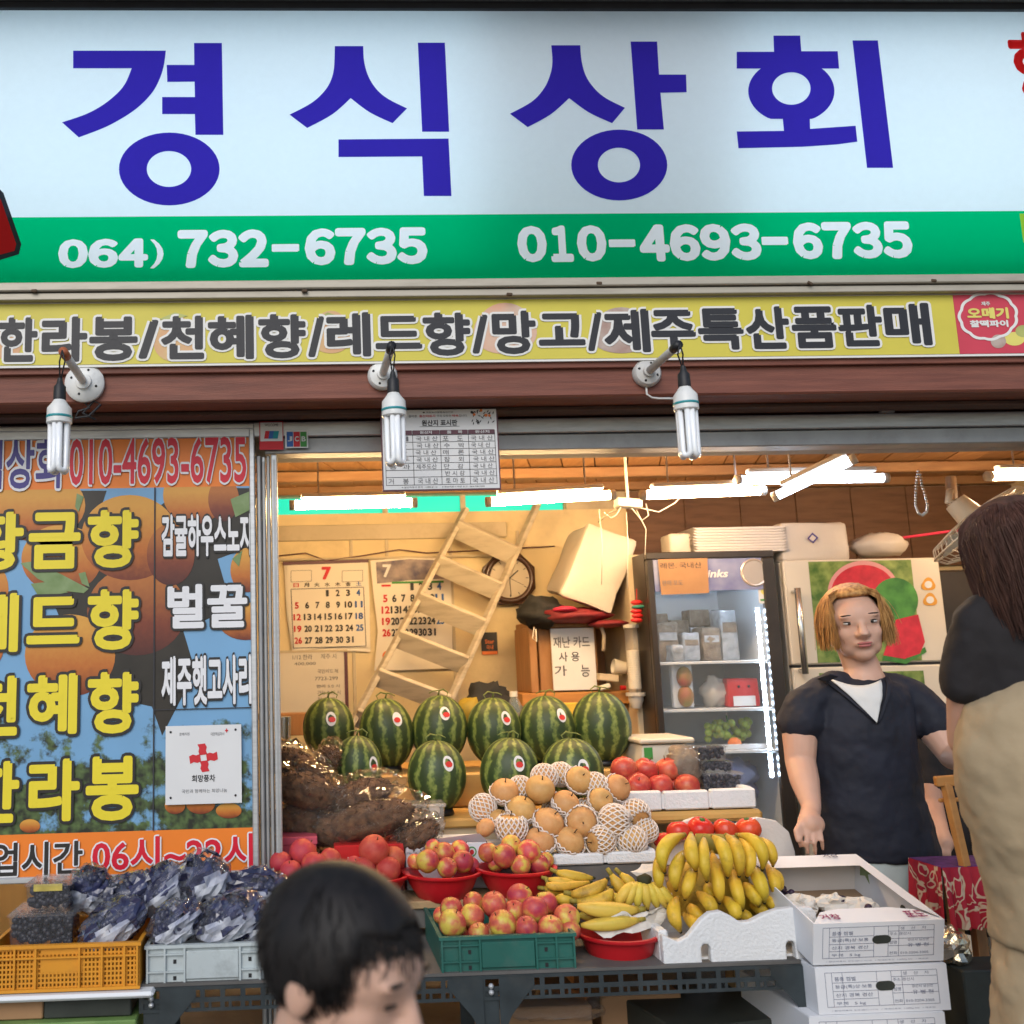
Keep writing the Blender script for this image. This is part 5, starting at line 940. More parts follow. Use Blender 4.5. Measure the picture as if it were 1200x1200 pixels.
for k, (u0, u1, v0, v1) in enumerate(tops):
    Yk = YX - .005 * k; x0, x1, z0, z1 = WR(u0, v0, u1, v1, Yk); lab = ['top white grape carton, open with torn packing, of the stack', 'second white grape carton from the top of the stack', 'lowest visible white grape carton at the bottom edge'][k]
    t = thing('grape_carton', lab, 'carton', ((x0 + x1) / 2, Yk + .17, z0), group='stacked white grape cartons'); dep = .40; zz0 = z0 + .001
    MB().b2((x0, Yk, zz0), (x1, Yk + .004, z1)).build('front_panel', 'carton_white', t); carton_label(t, x0, x1, Yk, z0, z1)
    MB().b2((x0, Yk + dep - .004, zz0), (x1, Yk + dep, z1)).build('back_panel', 'carton_inner', t)
    for x in (x0, x1 - .004): MB().b2((x, Yk + .0045, zz0), (x + .004, Yk + dep - .0045, z1)).build('side_panel', 'carton_white', t)
    MB().b2((x0 + .004, Yk + .005, zz0), (x1 - .004, Yk + dep - .005, zz0 + .004)).build('base_panel', 'carton_floor', t)
    if k: MB().b2((x0 + .002, Yk + .002, z1 + .0003), (x1 - .002, Yk + dep - .002, z1 + .002)).build('lid', 'carton_white', t)
    else:
        MB().add([(x0, Yk, z1), (x1, Yk, z1), (x1 - .045, Yk + .055, z1 + .002), (x1 - .10, Yk + .07, z1 + .002), (x0 + .10, Yk + .07, z1 + .002), (x0 + .045, Yk + .055, z1 + .002)], [(0, 1, 2, 3, 4, 5)]).build('front_flap', 'carton_white', t)
        MB().add([(x0, Yk + dep, z1), (x1, Yk + dep, z1), (x1 - .02, Yk + dep - .08, z1 + .002), (x0 + .02, Yk + dep - .08, z1 + .002)], [(0, 1, 2, 3)]).build('back_flap', 'carton_white', t)
        MB().add([(x1, Yk + .01, z1), (x1, Yk + dep - .01, z1), (x1 - .035, Yk + dep - .06, z1 + .0025), (x1 - .035, Yk + .07, z1 + .0025)], [(0, 1, 2, 3)]).build('side_flap', 'carton_white', t)
        MB().text('포도', (x1 - .085, Yk + .012, z1 + .0045), (.05, 0, 0), (0, .03, .0), .02).build('print', 'ink_purple', t); MB().text('거창', (x0 + .03, Yk + .012, z1 + .0045), (.05, 0, 0), (0, .026, .0), .02).build('print', 'ink_purple', t); MB().text('거창', (x1 - .11, Yk + dep - .03, z1 + .0055), (.045, 0, 0), (0, .022, 0), .02).build('print', 'ink_print', t)
        MB().ball((x1 - .006, Yk + .16, z1 - .05), (.002, .014, .011), 12, 8).build('vent_hole', 'box_dark', t); TOPBOX = (x0, x1, Yk, dep, zz0, z1)
        MB().poly([(x1 - .0045, Yk + dep - .03 - dy, z1 - dz) for dy, dz in ((0, .01), (.03, .0), (.06, .02), (.04, .03), (.05, .055), (.025, .04), (0, .05))]).build('leaf_print', 'print_leaf', t)
    GB.append((x0, x1, z0))
    if k == 0:
        CT = Matrix.Translation((0, Yk, z0 + .002)) @ Matrix.Rotation(rad(13), 4, 'X') @ Matrix.Translation((0, -Yk, -z0)); t.matrix_basis = CT @ WM[t.name]
        tag(MB().b2((x0 + .03, Yk + .30, z0 + .003), (x1 - .03, Yk + .36, z0 + .064), .003).build('prop_block', 'plank_pale'), 'wooden block propping up the open grape carton', 'block')
tag(MB().b2((GB[2][0] + .01, YX, 0), (GB[2][1] - .01, YX + .38, GB[2][2] - .0), .004).build('base_box', 'foam_white'), 'white foam box under the grape carton stack', 'box')
# ================================================================== PRODUCE
def fmesh(name, m, mats, smooth=True, ang=None):
    me = m.mesh(name); 
    for q in mats: me.materials.append(MATS[q])
    if smooth: smoothed(me, ang)
    return me
def rrot(): return Euler((rng.uniform(0, 6.28), rng.uniform(0, 6.28), rng.uniform(0, 6.28))).to_matrix().to_4x4()
def ordn(i, n): return 'last' if False else (ORD[i] if i < 12 else '%dth' % (i + 1))
def row_labels(items, text, rowgap=9):
    """items (u,v,...) -> unique ordinal label for each: rows from the top, then from the left"""
    idx = sorted(range(len(items)), key=lambda i: items[i][1]); rows = []; 
    for i in idx:
        if rows and items[i][1] - items[rows[-1][0]][1] < rowgap: rows[-1].append(i)
        else: rows.append([i])
    lab = {}
    for r, ids in enumerate(rows):
        ids.sort(key=lambda i: items[i][0]); rn = 'top' if r == 0 else 'bottom' if r == len(rows) - 1 else ORD[r] + ' from top'
        if len(rows) == 1: rn = 'only'
        for k, i in enumerate(ids):
            pos = 'only one' if len(ids) == 1 else 'leftmost' if k == 0 else 'rightmost' if k == len(ids) - 1 else ORD[k] + ' from left'
            lab[i] = text % ('%s in the %s row' % (pos, rn)) if len(rows) > 1 else text % pos
    return lab
# ---- watermelons
def melon_mat():
    m = mat('melon_skin', (.06, .10, .02), .48, spec=.4); t = m.node_tree; N = t.nodes; L = t.links; b = N['Principled BSDF']
    tc = N.new('ShaderNodeTexCoord'); oi = N.new('ShaderNodeObjectInfo'); nz = N.new('ShaderNodeTexNoise'); nz.inputs['Scale'].default_value = 2.6; nz.inputs['Detail'].default_value = 6; nz.noise_dimensions = '4D'; L.new(tc.outputs['Object'], nz.inputs['Vector']); L.new(oi.outputs['Random'], nz.inputs['W'])
    sp = N.new('ShaderNodeSeparateXYZ'); L.new(tc.outputs['Object'], sp.inputs[0]); at = N.new('ShaderNodeMath'); at.operation = 'ARCTAN2'; L.new(sp.outputs[1], at.inputs[0]); L.new(sp.outputs[0], at.inputs[1])
    ma = N.new('ShaderNodeMath'); ma.operation = 'MULTIPLY_ADD'; ma.inputs[1].default_value = 5.5; L.new(nz.outputs[0], ma.inputs[0])
    ml = N.new('ShaderNodeMath'); ml.operation = 'MULTIPLY'; ml.inputs[1].default_value = 12; L.new(at.outputs[0], ml.inputs[0]); L.new(ml.outputs[0], ma.inputs[2])
    sn = N.new('ShaderNodeMath'); sn.operation = 'SINE'; L.new(ma.outputs[0], sn.inputs[0])
    n2 = N.new('ShaderNodeTexNoise'); n2.inputs['Scale'].default_value = 9; n2.inputs['Detail'].default_value = 7; L.new(tc.outputs['Object'], n2.inputs['Vector'])
    a2 = N.new('ShaderNodeMath'); a2.operation = 'MULTIPLY_ADD'; a2.inputs[1].default_value = 3.4; L.new(n2.outputs[0], a2.inputs[0]); L.new(sn.outputs[0], a2.inputs[2])
    rp = N.new('ShaderNodeValToRGB'); e = rp.color_ramp.elements; e[0].position = .42; e[0].color = (.030, .052, .016, 1); e[1].position = .80; e[1].color = (.23, .28, .07, 1); q = e.new(.55); q.color = (.05, .085, .022, 1); q = e.new(.62); q.color = (.12, .165, .036, 1)
    mr = N.new('ShaderNodeMapRange'); mr.inputs[1].default_value = -.8; mr.inputs[2].default_value = 4.2; L.new(a2.outputs[0], mr.inputs[0]); L.new(mr.outputs[0], rp.inputs[0]); L.new(rp.outputs[0], b.inputs['Base Color'])
melon_mat()
mme = fmesh('watermelon', MB().ball((0, 0, 0), 1, 40, 24, lambda v: v * (1 - .03 * max(0, v.z) ** 6)), ['melon_skin'])
mat('vine', (.17, .2, .05), .7, var=.2); mat('stand_black', (.01, .01, .01), .4); mat('sticker_white', (.75, .74, .72), .4); mat('sticker_red', (.6, .04, .03), .4)
WMN = [(385, 853, 31, 36, 3.80, 3, 'back'), (453, 862, 33, 40, 3.80, 14, 'back'), (515, 855, 32, 40, 3.80, 4, 'back'), (579, 858, 33, 41, 3.80, 12, 'back'), (641, 861, 32, 40, 3.80, 14, 'back'), (705, 858, 33, 40, 3.80, 99, 'back'), (419, 898, 29, 36, 3.50, 24, 'front'), (512, 913, 34, 40, 3.50, 12, 'front'), (597, 906, 34, 40, 3.50, 6, 'front'), (671, 904, 34, 38, 3.50, 4, 'front')]
cnt = {'back': 0, 'front': 0}; side = {'back': 6, 'front': 4}
for u, v, ru, rv, Y, su, row in WMN:
    k = cnt[row]; cnt[row] += 1; c = P(u, v, Y); s = mpp(Y); jt = rng.uniform(.95, 1.05); rx, rz = ru * s * jt, rv * s * rng.uniform(.94, 1.03)
    zf = zw2 if row == 'back' else zw1; c.z = max(c.z, zf + rz * .98 + .012)
    if row == 'front' and k == 0: c.z = P(u, v, Y).z
    pos = 'leftmost' if k == 0 else 'rightmost' if k == side[row] - 1 else ORD[k] + ' from left'
    M = Matrix.Translation(c) @ Matrix.Rotation(rng.uniform(-.16, .16), 4, 'Y') @ Matrix.Rotation(rng.uniform(0, 6), 4, 'Z') @ Matrix.Diagonal((rx, rx, rz, 1))
    o = put('watermelon', mme, None, Matrix.Translation(c)); WM[o.name] = M; o.matrix_basis = M
    tag(o, 'striped green watermelon, %s in the %s row of melons' % (pos, row), 'watermelon', 'watermelons on the stepped stand')
    pts = [c + Vector((0, 0, rz * .97)), c + Vector((.004, -.004, rz + .012)), c + Vector((.018 * (-1) ** k, -.01, rz + .018)), c + Vector((.035 * (-1) ** k, -.012, rz + .006)), c + Vector((.030 * (-1) ** k, -.02, rz - .006))]
    MB().tube(pts, [.004, .0035, .003, .0025, .0015], 6).build('stem', 'vine', o, True)
    MB().tube([c + Vector((.002, 0, rz + .014)), c + Vector((-.02 * (-1) ** k, -.005, rz + .012)), c + Vector((-.035 * (-1) ** k, -.005, rz + .004))], .0022, 5).build('tendril', 'vine', o, True)
    if su < 90:
        d = Vector((su / ru * .8, -.85, rng.uniform(.1, .5))).normalized(); p0 = c + Vector((d.x * rx, d.y * rx, d.z * rz)); n = Vector((d.x / rx, d.y / rx, d.z / rz)).normalized(); X, Y_ = Vector((0, 0, 1)).cross(n).normalized(), None; Y_ = n.cross(X)
        def patch(rx_, ry_, h, nm, mm, par):
            n_ = 24; w = MB(); ring = []
            for i in range(n_):
                a = 2 * math.pi * i / n_; q = p0 + X * rx_ * math.cos(a) + Y_ * ry_ * math.sin(a) - c; t = 1 / math.sqrt((q.x / rx) ** 2 + (q.y / rx) ** 2 + (q.z / rz) ** 2); ring.append(c + q * t + n * h)
            return w.poly(ring).build(nm, mm, par)
        st = patch(.019, .027, .0012, 'sticker', 'sticker_white', o); p0 = p0 - Y_ * .008 * rng.uniform(.4, 1.2) + X * rng.uniform(-.003, .005); patch(.013, .010, .0022, 'sticker_mark', 'sticker_red', st)
    if row == 'back' or k in (1, 2):
        tag(MB().lathe([(.05, 0), (.055, .004), (.05, .022), (.04, .022)], 24, Matrix.Translation((c.x, c.y, zf + .001))).build('melon_stand', 'stand_black', None, True), 'black ring stand under the watermelon, %s in the %s row' % (pos, row), 'stand', 'black ring stands')
# ---- fruit meshes
def fruit_shape(groove, dimple, amp=.03, seed=0, n=24, m=16, tall=1.0):
    o = Vector((seed, seed * 2, seed * 3))
    def fn(v):
        r = 1 + amp * noise.noise(v * 1.3 + o); a = math.atan2(v.y, v.x); r -= groove * math.exp(-(a / .22) ** 2) * (1 - abs(v.z)) ** .5
        top = max(0, v.z); r -= dimple * math.exp(-((1 - top) / .05)); b = max(0, -v.z); r -= dimple * .5 * math.exp(-((1 - b) / .04))
        return Vector((v.x * r, v.y * r, v.z * r * tall))
    return MB().ball((0, 0, 0), 1, n, m, fn)
def two_tone(name, c1, c2, c3=None, scale=1.2, lo=.35, hi=.65, rough=.45, spk=None, hue=.01, rnd=.12, bump=.05, bscale=25, sss=.05):
    m = mat(name, c1, rough, hue=hue, rnd=rnd, bump=bump, bscale=bscale, sss=sss, spec=.35); t = m.node_tree; N = t.nodes; L = t.links; hs = [n for n in N if n.type == 'HUE_SAT'][0]
    tc = N.new('ShaderNodeTexCoord'); oi = N.new('ShaderNodeObjectInfo'); nz = N.new('ShaderNodeTexNoise'); nz.noise_dimensions = '4D'; nz.inputs['Scale'].default_value = scale; nz.inputs['Detail'].default_value = 3; L.new(tc.outputs['Object'], nz.inputs['Vector'])
    ml = N.new('ShaderNodeMath'); ml.operation = 'MULTIPLY'; ml.inputs[1].default_value = 31; L.new(oi.outputs['Random'], ml.inputs[0]); L.new(ml.outputs[0], nz.inputs['W'])
    rp = N.new('ShaderNodeValToRGB'); e = rp.color_ramp.elements; e[0].position = lo; e[0].color = (*c1, 1); e[1].position = hi; e[1].color = (*(c3 or c2), 1)
    if c3: q = e.new((lo + hi) / 2); q.color = (*c2, 1)
    L.new(nz.outputs[0], rp.inputs[0]); c = rp.outputs[0]
    if spk:
        vo = N.new('ShaderNodeTexNoise'); vo.inputs['Scale'].default_value = 16; L.new(tc.outputs['Object'], vo.inputs['Vector']); r2 = N.new('ShaderNodeValToRGB'); r2.color_ramp.elements[0].position = .62; r2.color_ramp.elements[1].position = .70; L.new(vo.outputs[0], r2.inputs[0]); mx = N.new('ShaderNodeMixRGB'); mx.inputs[2].default_value = (*spk, 1); sc = N.new('ShaderNodeMath'); sc.operation = 'MULTIPLY'; sc.inputs[1].default_value = .6; L.new(r2.outputs[0], sc.inputs[0]); L.new(sc.outputs[0], mx.inputs[0]); L.new(c, mx.inputs[1]); c = mx.outputs[0]
    L.new(c, hs.inputs['Color'])
two_tone('peach_skin', (.34, .02, .03), (.41, .045, .04), (.50, .13, .055), .9, .3, .72, .6); two_tone('plum_skin', (.36, .03, .05), (.50, .10, .06), (.55, .42, .07), .8, .36, .62, .42, spk=(.30, .16, .06), rnd=.15, hue=.012); two_tone('pear_skin', (.50, .25, .085), (.58, .33, .125), None, 2.5, .3, .7, .55, spk=(.55, .36, .16), rnd=.08, bscale=40); two_tone('apple_skin', (.38, .03, .03), (.46, .08, .05), (.52, .20, .11), 1.3, .38, .75, .35, rnd=.1, hue=.006); two_tone('tomato_skin', (.55, .035, .015), (.60, .07, .03), None, 1, .3, .7, .22, rnd=.06, hue=.006, bump=0)
mat('dark_stem', (.08, .045, .02), .8); mat('calyx', (.05, .12, .02), .7)
PEACH = [fmesh('peach', fruit_shape(.09, .14, .04, i), ['peach_skin']) for i in range(3)]; PLUM = [fmesh('plum', fruit_shape(.05, .12, .05, i + 5), ['plum_skin']) for i in range(3)]; PEAR = [fmesh('pear', fruit_shape(0, .2, .03, i + 9, tall=.9), ['pear_skin']) for i in range(2)]; APPLE = [fmesh('apple', fruit_shape(0, .2, .05, i + 12, tall=.92), ['apple_skin']) for i in range(2)]; TOM = [fmesh('tomato', fruit_shape(.0, .12, .05, i + 20, tall=.85), ['tomato_skin']) for i in range(2)]
stemme = fmesh('stem', MB().tube([(0, 0, .80), (.02, .01, .95), (.06, .02, 1.1)], [.05, .035, .045], 6), ['dark_stem'])
def place_fruit(items, meshes, name, cat, text, group, stem=True, rg=9, updir=None, tilt=.9):
    labs = row_labels(items, text, rg); out = []
    for i, it in enumerate(items):
        u, v, r, Y = it[:4]; c = P(u, v, Y); s = r * mpp(Y)
        R = Euler((rng.uniform(-tilt, tilt), rng.uniform(-tilt, tilt), rng.uniform(0, 6.28))).to_matrix().to_4x4()
        if len(it) > 4: R = Vector(it[4]).to_track_quat('Z', 'Y').to_matrix().to_4x4() @ Matrix.Rotation(rng.uniform(0, 6), 4, 'Z')
        M = Matrix.Translation(c) @ R @ Matrix.Scale(s, 4); o = put(name, meshes[i % len(meshes)], None, M); tag(o, labs[i], cat, group); out.append((o, c, s, R))
        if stem: put('stem', stemme, o, M)
    return out
# ---- bowls
mat('bowl_red', (.50, .012, .018), .38, var=.06, spec=.5)
def bowl(label, u, vrim, rpx, vbot, Y):
    t = thing('plastic_bowl', label, 'bowl', P(u, vbot, Y), group='red plastic bowls'); s = mpp(Y); r = rpx * s; c = P(u, vbot, Y); h = (vbot - vrim - 4) * s
    MB().lathe([(0, .0), (r * .58, 0), (r * .62, .004), (r * .80, h * .45), (r * .95, h * .93), (r * 1.02, h * .95), (r * 1.03, h), (r * .93, h), (r * .78, h * .5), (r * .58, .012), (0, .012)], 40, Matrix.Translation(c)).build('body', 'bowl_red', t, 'auto')
    MB().lathe([(r * 1.0, h * .90), (r * 1.035, h * .90), (r * 1.035, h * .985)], 40, Matrix.Translation(c)).build('rim', 'bowl_red', t, True)
    return c
YBW = 3.06
bowl('red bowl of peaches behind the boy, at the left', 356, 1025, 44, 1057, YBW); bowl('red bowl of large peaches, second bowl from the left', 434, 1023, 44, 1054, YBW); bowl('red bowl of plums in the middle of the bowl row', 519, 1019, 44, 1053, YBW); bowl('rightmost red bowl of plums in the bowl row', 606, 1014, 45, 1049, YBW); bowl('low red bowl of bananas left of the foam banana box', 727, 1091, 46, 1131, 2.80)
def F4(lst, Y, dy=0): return [(u, v, r, Y + dy * ((v - lst[0][1]) / 30)) for u, v, r in lst]
place_fruit([(329, 1011, 12.5, 3.03), (355, 999, 15.5, 3.06), (368, 1013, 14, 3.0), (387, 1007, 12.5, 3.05), (341, 1022, 13, 3.0), (350, 1018, 13, 3.09), (375, 1022, 12, 3.08)], PEACH, 'peach', 'peach', 'red peach in the left bowl, %s', 'peaches in bowls', rg=8)
place_fruit([(438, 996, 17, 3.04), (461, 1006, 13.5, 3.07), (426, 1020, 14.5, 3.02), (455, 1019, 14, 3.02), (440, 1014, 12, 3.10), (415, 1015, 11, 3.07)], PEACH, 'peach', 'peach', 'large red peach in the second bowl, %s', 'peaches in bowls', rg=8)
place_fruit([(501, 1009, 13.2, 3.01), (520, 1000, 12.5, 3.06), (539, 996, 11, 3.10), (542, 1009, 12.5, 3.03), (524, 1017, 11.5, 3.0), (508, 993, 9.5, 3.10), (487, 1010, 9.5, 3.06), (553, 1014, 9, 3.08)], PLUM, 'plum', 'plum', 'reddish plum in the middle bowl, %s', 'plums in bowls', rg=7)
place_fruit([(572, 999, 11.5, 3.06), (591, 1003, 13.5, 3.01), (599, 991, 12, 3.08), (620, 998, 13.5, 3.03), (610, 1014, 11.5, 3.0), (632, 1013, 11.5, 3.03), (581, 1011, 10, 3.06), (640, 1008, 9, 3.08)], PLUM, 'plum', 'plum', 'red yellow plum in the rightmost bowl, %s', 'plums in bowls', rg=7)
GP = [(530, 1082, 15.5, 2.73), (529, 1065, 13, 2.82), (555, 1058, 12, 2.86), (553, 1074, 14, 2.78), (579, 1060, 14.5, 2.80), (589, 1083, 15.5, 2.72), (603, 1068, 12.5, 2.80), (609, 1051, 14.5, 2.84), (617, 1088, 13.5, 2.71), (627, 1066, 15, 2.77), (640, 1058, 13, 2.84), (645, 1088, 14.5, 2.71), (664, 1075, 14.5, 2.76), (561, 1094, 12, 2.72), (518, 1073, 10, 2.86), (541, 1092, 12, 2.80), (574, 1095, 12, 2.80), (602, 1090, 12, 2.81), (631, 1090, 12, 2.81), (655, 1092, 12, 2.80), (668, 1090, 12, 2.74), (585, 1074, 12, 2.9), (650, 1072, 12, 2.88)]
place_fruit(GP, PLUM, 'plum', 'plum', 'plum heaped in the green crate, %s', 'plums in the green crate', rg=7)
# ---- pears in foam nets on a foam tray
mat('foam_box', (.66, .67, .68), .75, var=.04, vscale=10, bump=.35, bscale=120, dirt=.12, dscale=9)
def foam_tray(label, u0, u1, vt, vb, Y, dep, segs, cut=None, th=.022, m='foam_box', back=0):
    x0, x1, z0, z1 = WR(u0, vt, u1, vb, Y); t = thing('foam_tray', label, 'foam tray', ((x0 + x1) / 2, Y + dep / 2, z0), group='white foam fruit trays')
    W = x1 - x0
    for k in range(segs): MB().b2((x0 + W * k / segs + .004, Y, z0), (x0 + W * (k + 1) / segs - .004, Y + th, z1 - .002 * (k % 2)), .005).build('front_block', m, t)
    MB().b2((x0 + .006, Y + .008, z0 + .004), (x1 - .006, Y + th - .001, z1 - .012)).build('front_wall', m, t)
    MB().b2((x0, Y + dep - th, z0), (x1, Y + dep, z1 + back), .005).build('back_wall', m, t); MB().b2((x0 + .002, Y + th + .001, z0 + .001), (x1 - .002, Y + dep - th - .001, z0 + .018)).build('bottom', m, t)
    for x in (x0, x1 - th): MB().b2((x, Y + th + .0005, z0), (x + th, Y + dep - th - .0005, z1 + .002), .005).build('side_wall', m, t)
    return t
YPT = 3.10
foam_tray('white foam tray full of netted pears', 585, 772, 1000, 1014, YPT, .30, 3); x0, x1, z0, z1 = WR(580, 1015, 780, 1024, YPT); tag(MB().b2((x0, YPT + .01, zb2 + .001), (x1, YPT + .32, z1 - .001), .003).build('board', 'grey_board'), 'grey board under the pear tray', 'board')
mat('foam_net', (.68, .60, .54), .7, var=.03)
def net(cov):
    m = MB(); n = 17; rows = 9
    for s in (1, -1):
        for k in range(n):
            pts = []
            for i in range(rows + 1):
                t = -math.pi / 2 + .12 + (cov + math.pi / 2 - .12) * i / rows; a = 2 * math.pi * k / n + s * i * math.pi / n; f = 1.045 + (.06 * (i / rows) ** 4) + (.008 if s > 0 else 0); pts.append(Vector((math.cos(t) * math.cos(a), math.cos(t) * math.sin(a), math.sin(t) * .92)) * f)
            m.tube(pts, .054, 5, True)
    return m
NETS = [fmesh('foam_net', net(c), ['foam_net']) for c in (.05, .45, .9, 1.25)]
PEARS = [(591.5, 927.5, 16, 3.24, (0, -.5, .85), 0), (611, 949, 17, 3.20, (.25, -.4, .85), 0), (633, 925, 17, 3.22, (.1, -.5, .8), -1), (679, 914, 15.5, 3.26, (.15, -.8, .5), 0), (663, 942, 16, 3.20, (.4, -.5, .7), 0), (704, 938, 14.5, 3.21, (.3, -.8, .35), 0), (724, 923, 15, 3.24, (.5, -.7, .4), 0), (566, 947, 15.5, 3.24, (-.6, .3, .6), 3), (599, 971, 18, 3.16, (0, -.1, .95), 2), (643, 964, 17.5, 3.16, (.4, -.5, .7), 0), (681, 963, 17.5, 3.17, (-.1, -.95, .1), 1), (720, 963, 19, 3.16, (.85, -.4, .0), 3), (744, 954, 16.5, 3.20, (.2, -.8, -.4), 2), (632, 986, 17, 3.14, (-.1, -.45, .85), 0), (667, 986, 17, 3.14, (.35, -.5, .75), 0), (704, 986, 17, 3.14, (-.9, -.4, 0), 2), (740, 985, 17, 3.14, (0, -.5, -.8), 3), (638, 911, 15, 3.28, (0, .3, .9), 3), (657, 908, 14, 3.32, (0, .3, .9), 3), (697, 921, 15, 3.26, (0, .5, .8), 3), (585, 962, 14, 3.21, (.2, -.3, .8), 1), (610, 924, 14, 3.27, (0, .3, .9), 3), (756, 973, 14, 3.18, (.5, .2, .8), 3), (650, 950, 14, 3.27, (0, 0, 1), 2), (690, 948, 14, 3.28, (0, 0, 1), 2), (615, 985, 15, 3.2, (0, 0, 1), 2)]
for (it, (o, c, s, R)) in zip(PEARS, place_fruit(PEARS, PEAR, 'pear', 'pear', 'brown pear of the netted heap, %s', 'pears in foam nets', rg=8)):
    if it[5] >= 0: put('foam_net', NETS[it[5]], o, WM[o.name])
place_fruit([(568.5, 970, 11, 3.14)], PEAR, 'kiwi', 'kiwi', 'small brown kiwi at the left foot of the pear heap%s' % ', %s', 'kiwi')
# ---- apples, blueberry packs and scale on the upper right tray
YAT = 3.34
foam_tray('white foam tray with apples and blueberry packs at right', 722, 888, 926, 949, YAT, .34, 3, th=.03, back=.01)
x0, x1, z0, z1 = WR(722, 950, 894, 964, YAT); ab = thing('tray_shelf', 'pale wooden shelf board under the apple tray', 'shelf', ((x0 + x1) / 2, YAT + .15, 0)); MB().b2((x0, YAT - .01, z0), (x1, YAT + .36, z1 - .001), .012).build('board', 'bright_wood', ab)
for x in (x0 + .03, x1 - .07): MB().b2((x, YAT + .2, 0), (x + .04, YAT + .24, z0 - .001)).build('leg', 'plank_pale', ab)
place_fruit([(731, 902, 15.5, 3.44), (757, 902, 14.5, 3.46), (783, 902, 15, 3.46), (748, 920, 14.5, 3.40), (774, 920, 14, 3.40), (805, 921, 14.5, 3.40), (736, 922, 13, 3.42), (790, 922, 13, 3.46)], APPLE, 'apple', 'apple', 'red apple in the upper foam tray, %s', 'apples in the foam tray', rg=10)
mat('berry', (.012, .012, .022), .45, rnd=.3, spec=.4); film('pack_plastic', (.85, .85, .88), .04, .05, .2, 25, .2); bme = MB().ball((0, 0, 0), 1, 8, 6)
def berry_pack(label, u0, u1, vt, vb, Y, dep, lid=None, rz=0):
    x0, x1, z0, z1 = WR(u0, vt, u1, vb, Y); t = thing('blueberry_pack', label, 'berry pack', ((x0 + x1) / 2, Y + dep / 2, z0), group='clear packs of blueberries'); W = x1 - x0; H = z1 - z0; b = MB(); r = .0085
    for i in range(int(W * 1e4 * dep * H / .006 / 10)):
        q = Vector((rng.uniform(x0 + r, x1 - r), Y + r * 1.3 + rng.random() ** 2 * (dep - 3 * r), rng.uniform(z0 + r, z0 + H * .82))); b.add([q + Vector(v) * r * rng.uniform(.85, 1.1) for v in bme.v], bme.f)
    b.build('berries', 'berry', t, True, kind='stuff')
    hexa(MB(), [Vector((x, y, z)) for y in (Y, Y + dep) for x, z in ((x0 + .004, z0), (x1 - .004, z0), (x1, z1), (x0, z1))], .004).build('box', 'pack_plastic', t); MB().b2((x0 - .004, Y - .004, z1 - H * .12), (x1 + .004, Y + dep + .004, z1 - H * .06)).build('lid_rim', 'pack_plastic', t)
    if lid: MB().b2((x0 + .02, Y - .001, z1 - H * .3), (x1 - .02, Y + .0, z1 - .004)).build('pack_label', lid, t)
mat('label_yellow', (.45, .36, .08), .5, var=.2, vscale=40)
berry_pack('top blueberry pack of three on the right foam tray', 813, 852, 874, 892, 3.46, .08); berry_pack('middle blueberry pack of three on the right foam tray', 814, 860, 892.5, 905, 3.46, .09); berry_pack('lowest blueberry pack of three on the right foam tray', 824, 872, 905.5, 928, 3.43, .1)
berry_pack('upper blueberry pack with yellow label in the yellow crate', 30, 82, 1034, 1068, 2.74, .12, 'label_yellow'); berry_pack('lower blueberry pack in the yellow crate', 10, 86, 1069, 1110, 2.72, .14)
mat('fern', (.045, .022, .011), .85, col2=(.15, .075, .035), vscale=40, bump=.5, bscale=80); film('bag_film', (.95, .92, .85), .012, .06, .8, 9, .22)
def fiber(c, r, n, seed):
    m = MB(); rr = random.Random(seed)
    for i in range(n):
        d = Vector((rr.gauss(0, 1), rr.gauss(0, 1), rr.gauss(0, 1))).normalized(); p = Vector((c.x + d.x * r[0] * .9, c.y + d.y * r[1] * .9, c.z + d.z * r[2] * .9)); a = rr.uniform(0, 6.28); t = Vector((math.cos(a), rr.uniform(-.5, .5), math.sin(a) * .6)) * .016; w = Vector((rr.uniform(-1, 1), rr.uniform(-1, 1), rr.uniform(-1, 1))) * .006
        m.tube([p - t, p + w, p + t], .0022, 3, False)
    return m
BG = [(350, 895, 40, 21, 3.36, .45, 'topmost'), (386, 888, 16, 22, 3.46, .3, 'upper right'), (420, 930, 50, 22, 3.28, -.25, 'middle'), (360, 925, 45, 28, 3.26, .3, 'left'), (350, 958, 40, 26, 3.28, 0, 'lower left'), (435, 958, 62, 28, 3.22, -.2, 'lower middle'), (488, 978, 32, 18, 3.18, -.5, 'lowest right'), (395, 970, 50, 24, 3.25, 0, 'bottom centre')]
for k, (u, v, ru, rv, Y, an, nm) in enumerate(BG):
    c = P(u, v, Y); s = mpp(Y); t = thing('fern_bag', 'clear bag of dried brown ferns, %s of the bag pile' % nm, 'bag', c, group='bags of dried ferns'); r = (ru * s, .07, rv * s)
    Ra = Matrix.Translation(c) @ Matrix.Rotation(an, 4, 'Y') @ Matrix.Translation(-c)
    inn = MB().ball(c - Vector((0, 0, r[2] * .1)), (r[0] * .78, r[1] * .82, r[2] * .74), 30, 18, crumple(.16, 4.2, k + 60)); inn.v = [tuple(Ra @ Vector(q)) for q in inn.v]; inn.build('ferns', 'fern', t, True)
    fb_ = fiber(c - Vector((0, 0, r[2] * .1)), (r[0] * .80, r[1] * .84, r[2] * .76), 420, k); fb_.v = [tuple(Ra @ Vector(q)) for q in fb_.v]; fb_.build('fern_strands', 'fern', t, kind='stuff')
    ou = MB().ball(c, r, 44, 28, crinkle(.30, 2.6, k + 80)); ou.v = [tuple(Ra @ Vector(q)) for q in ou.v]; ou.build('film', 'bag_film', t, True)
mat('tape_green', (.02, .3, .2), .4)
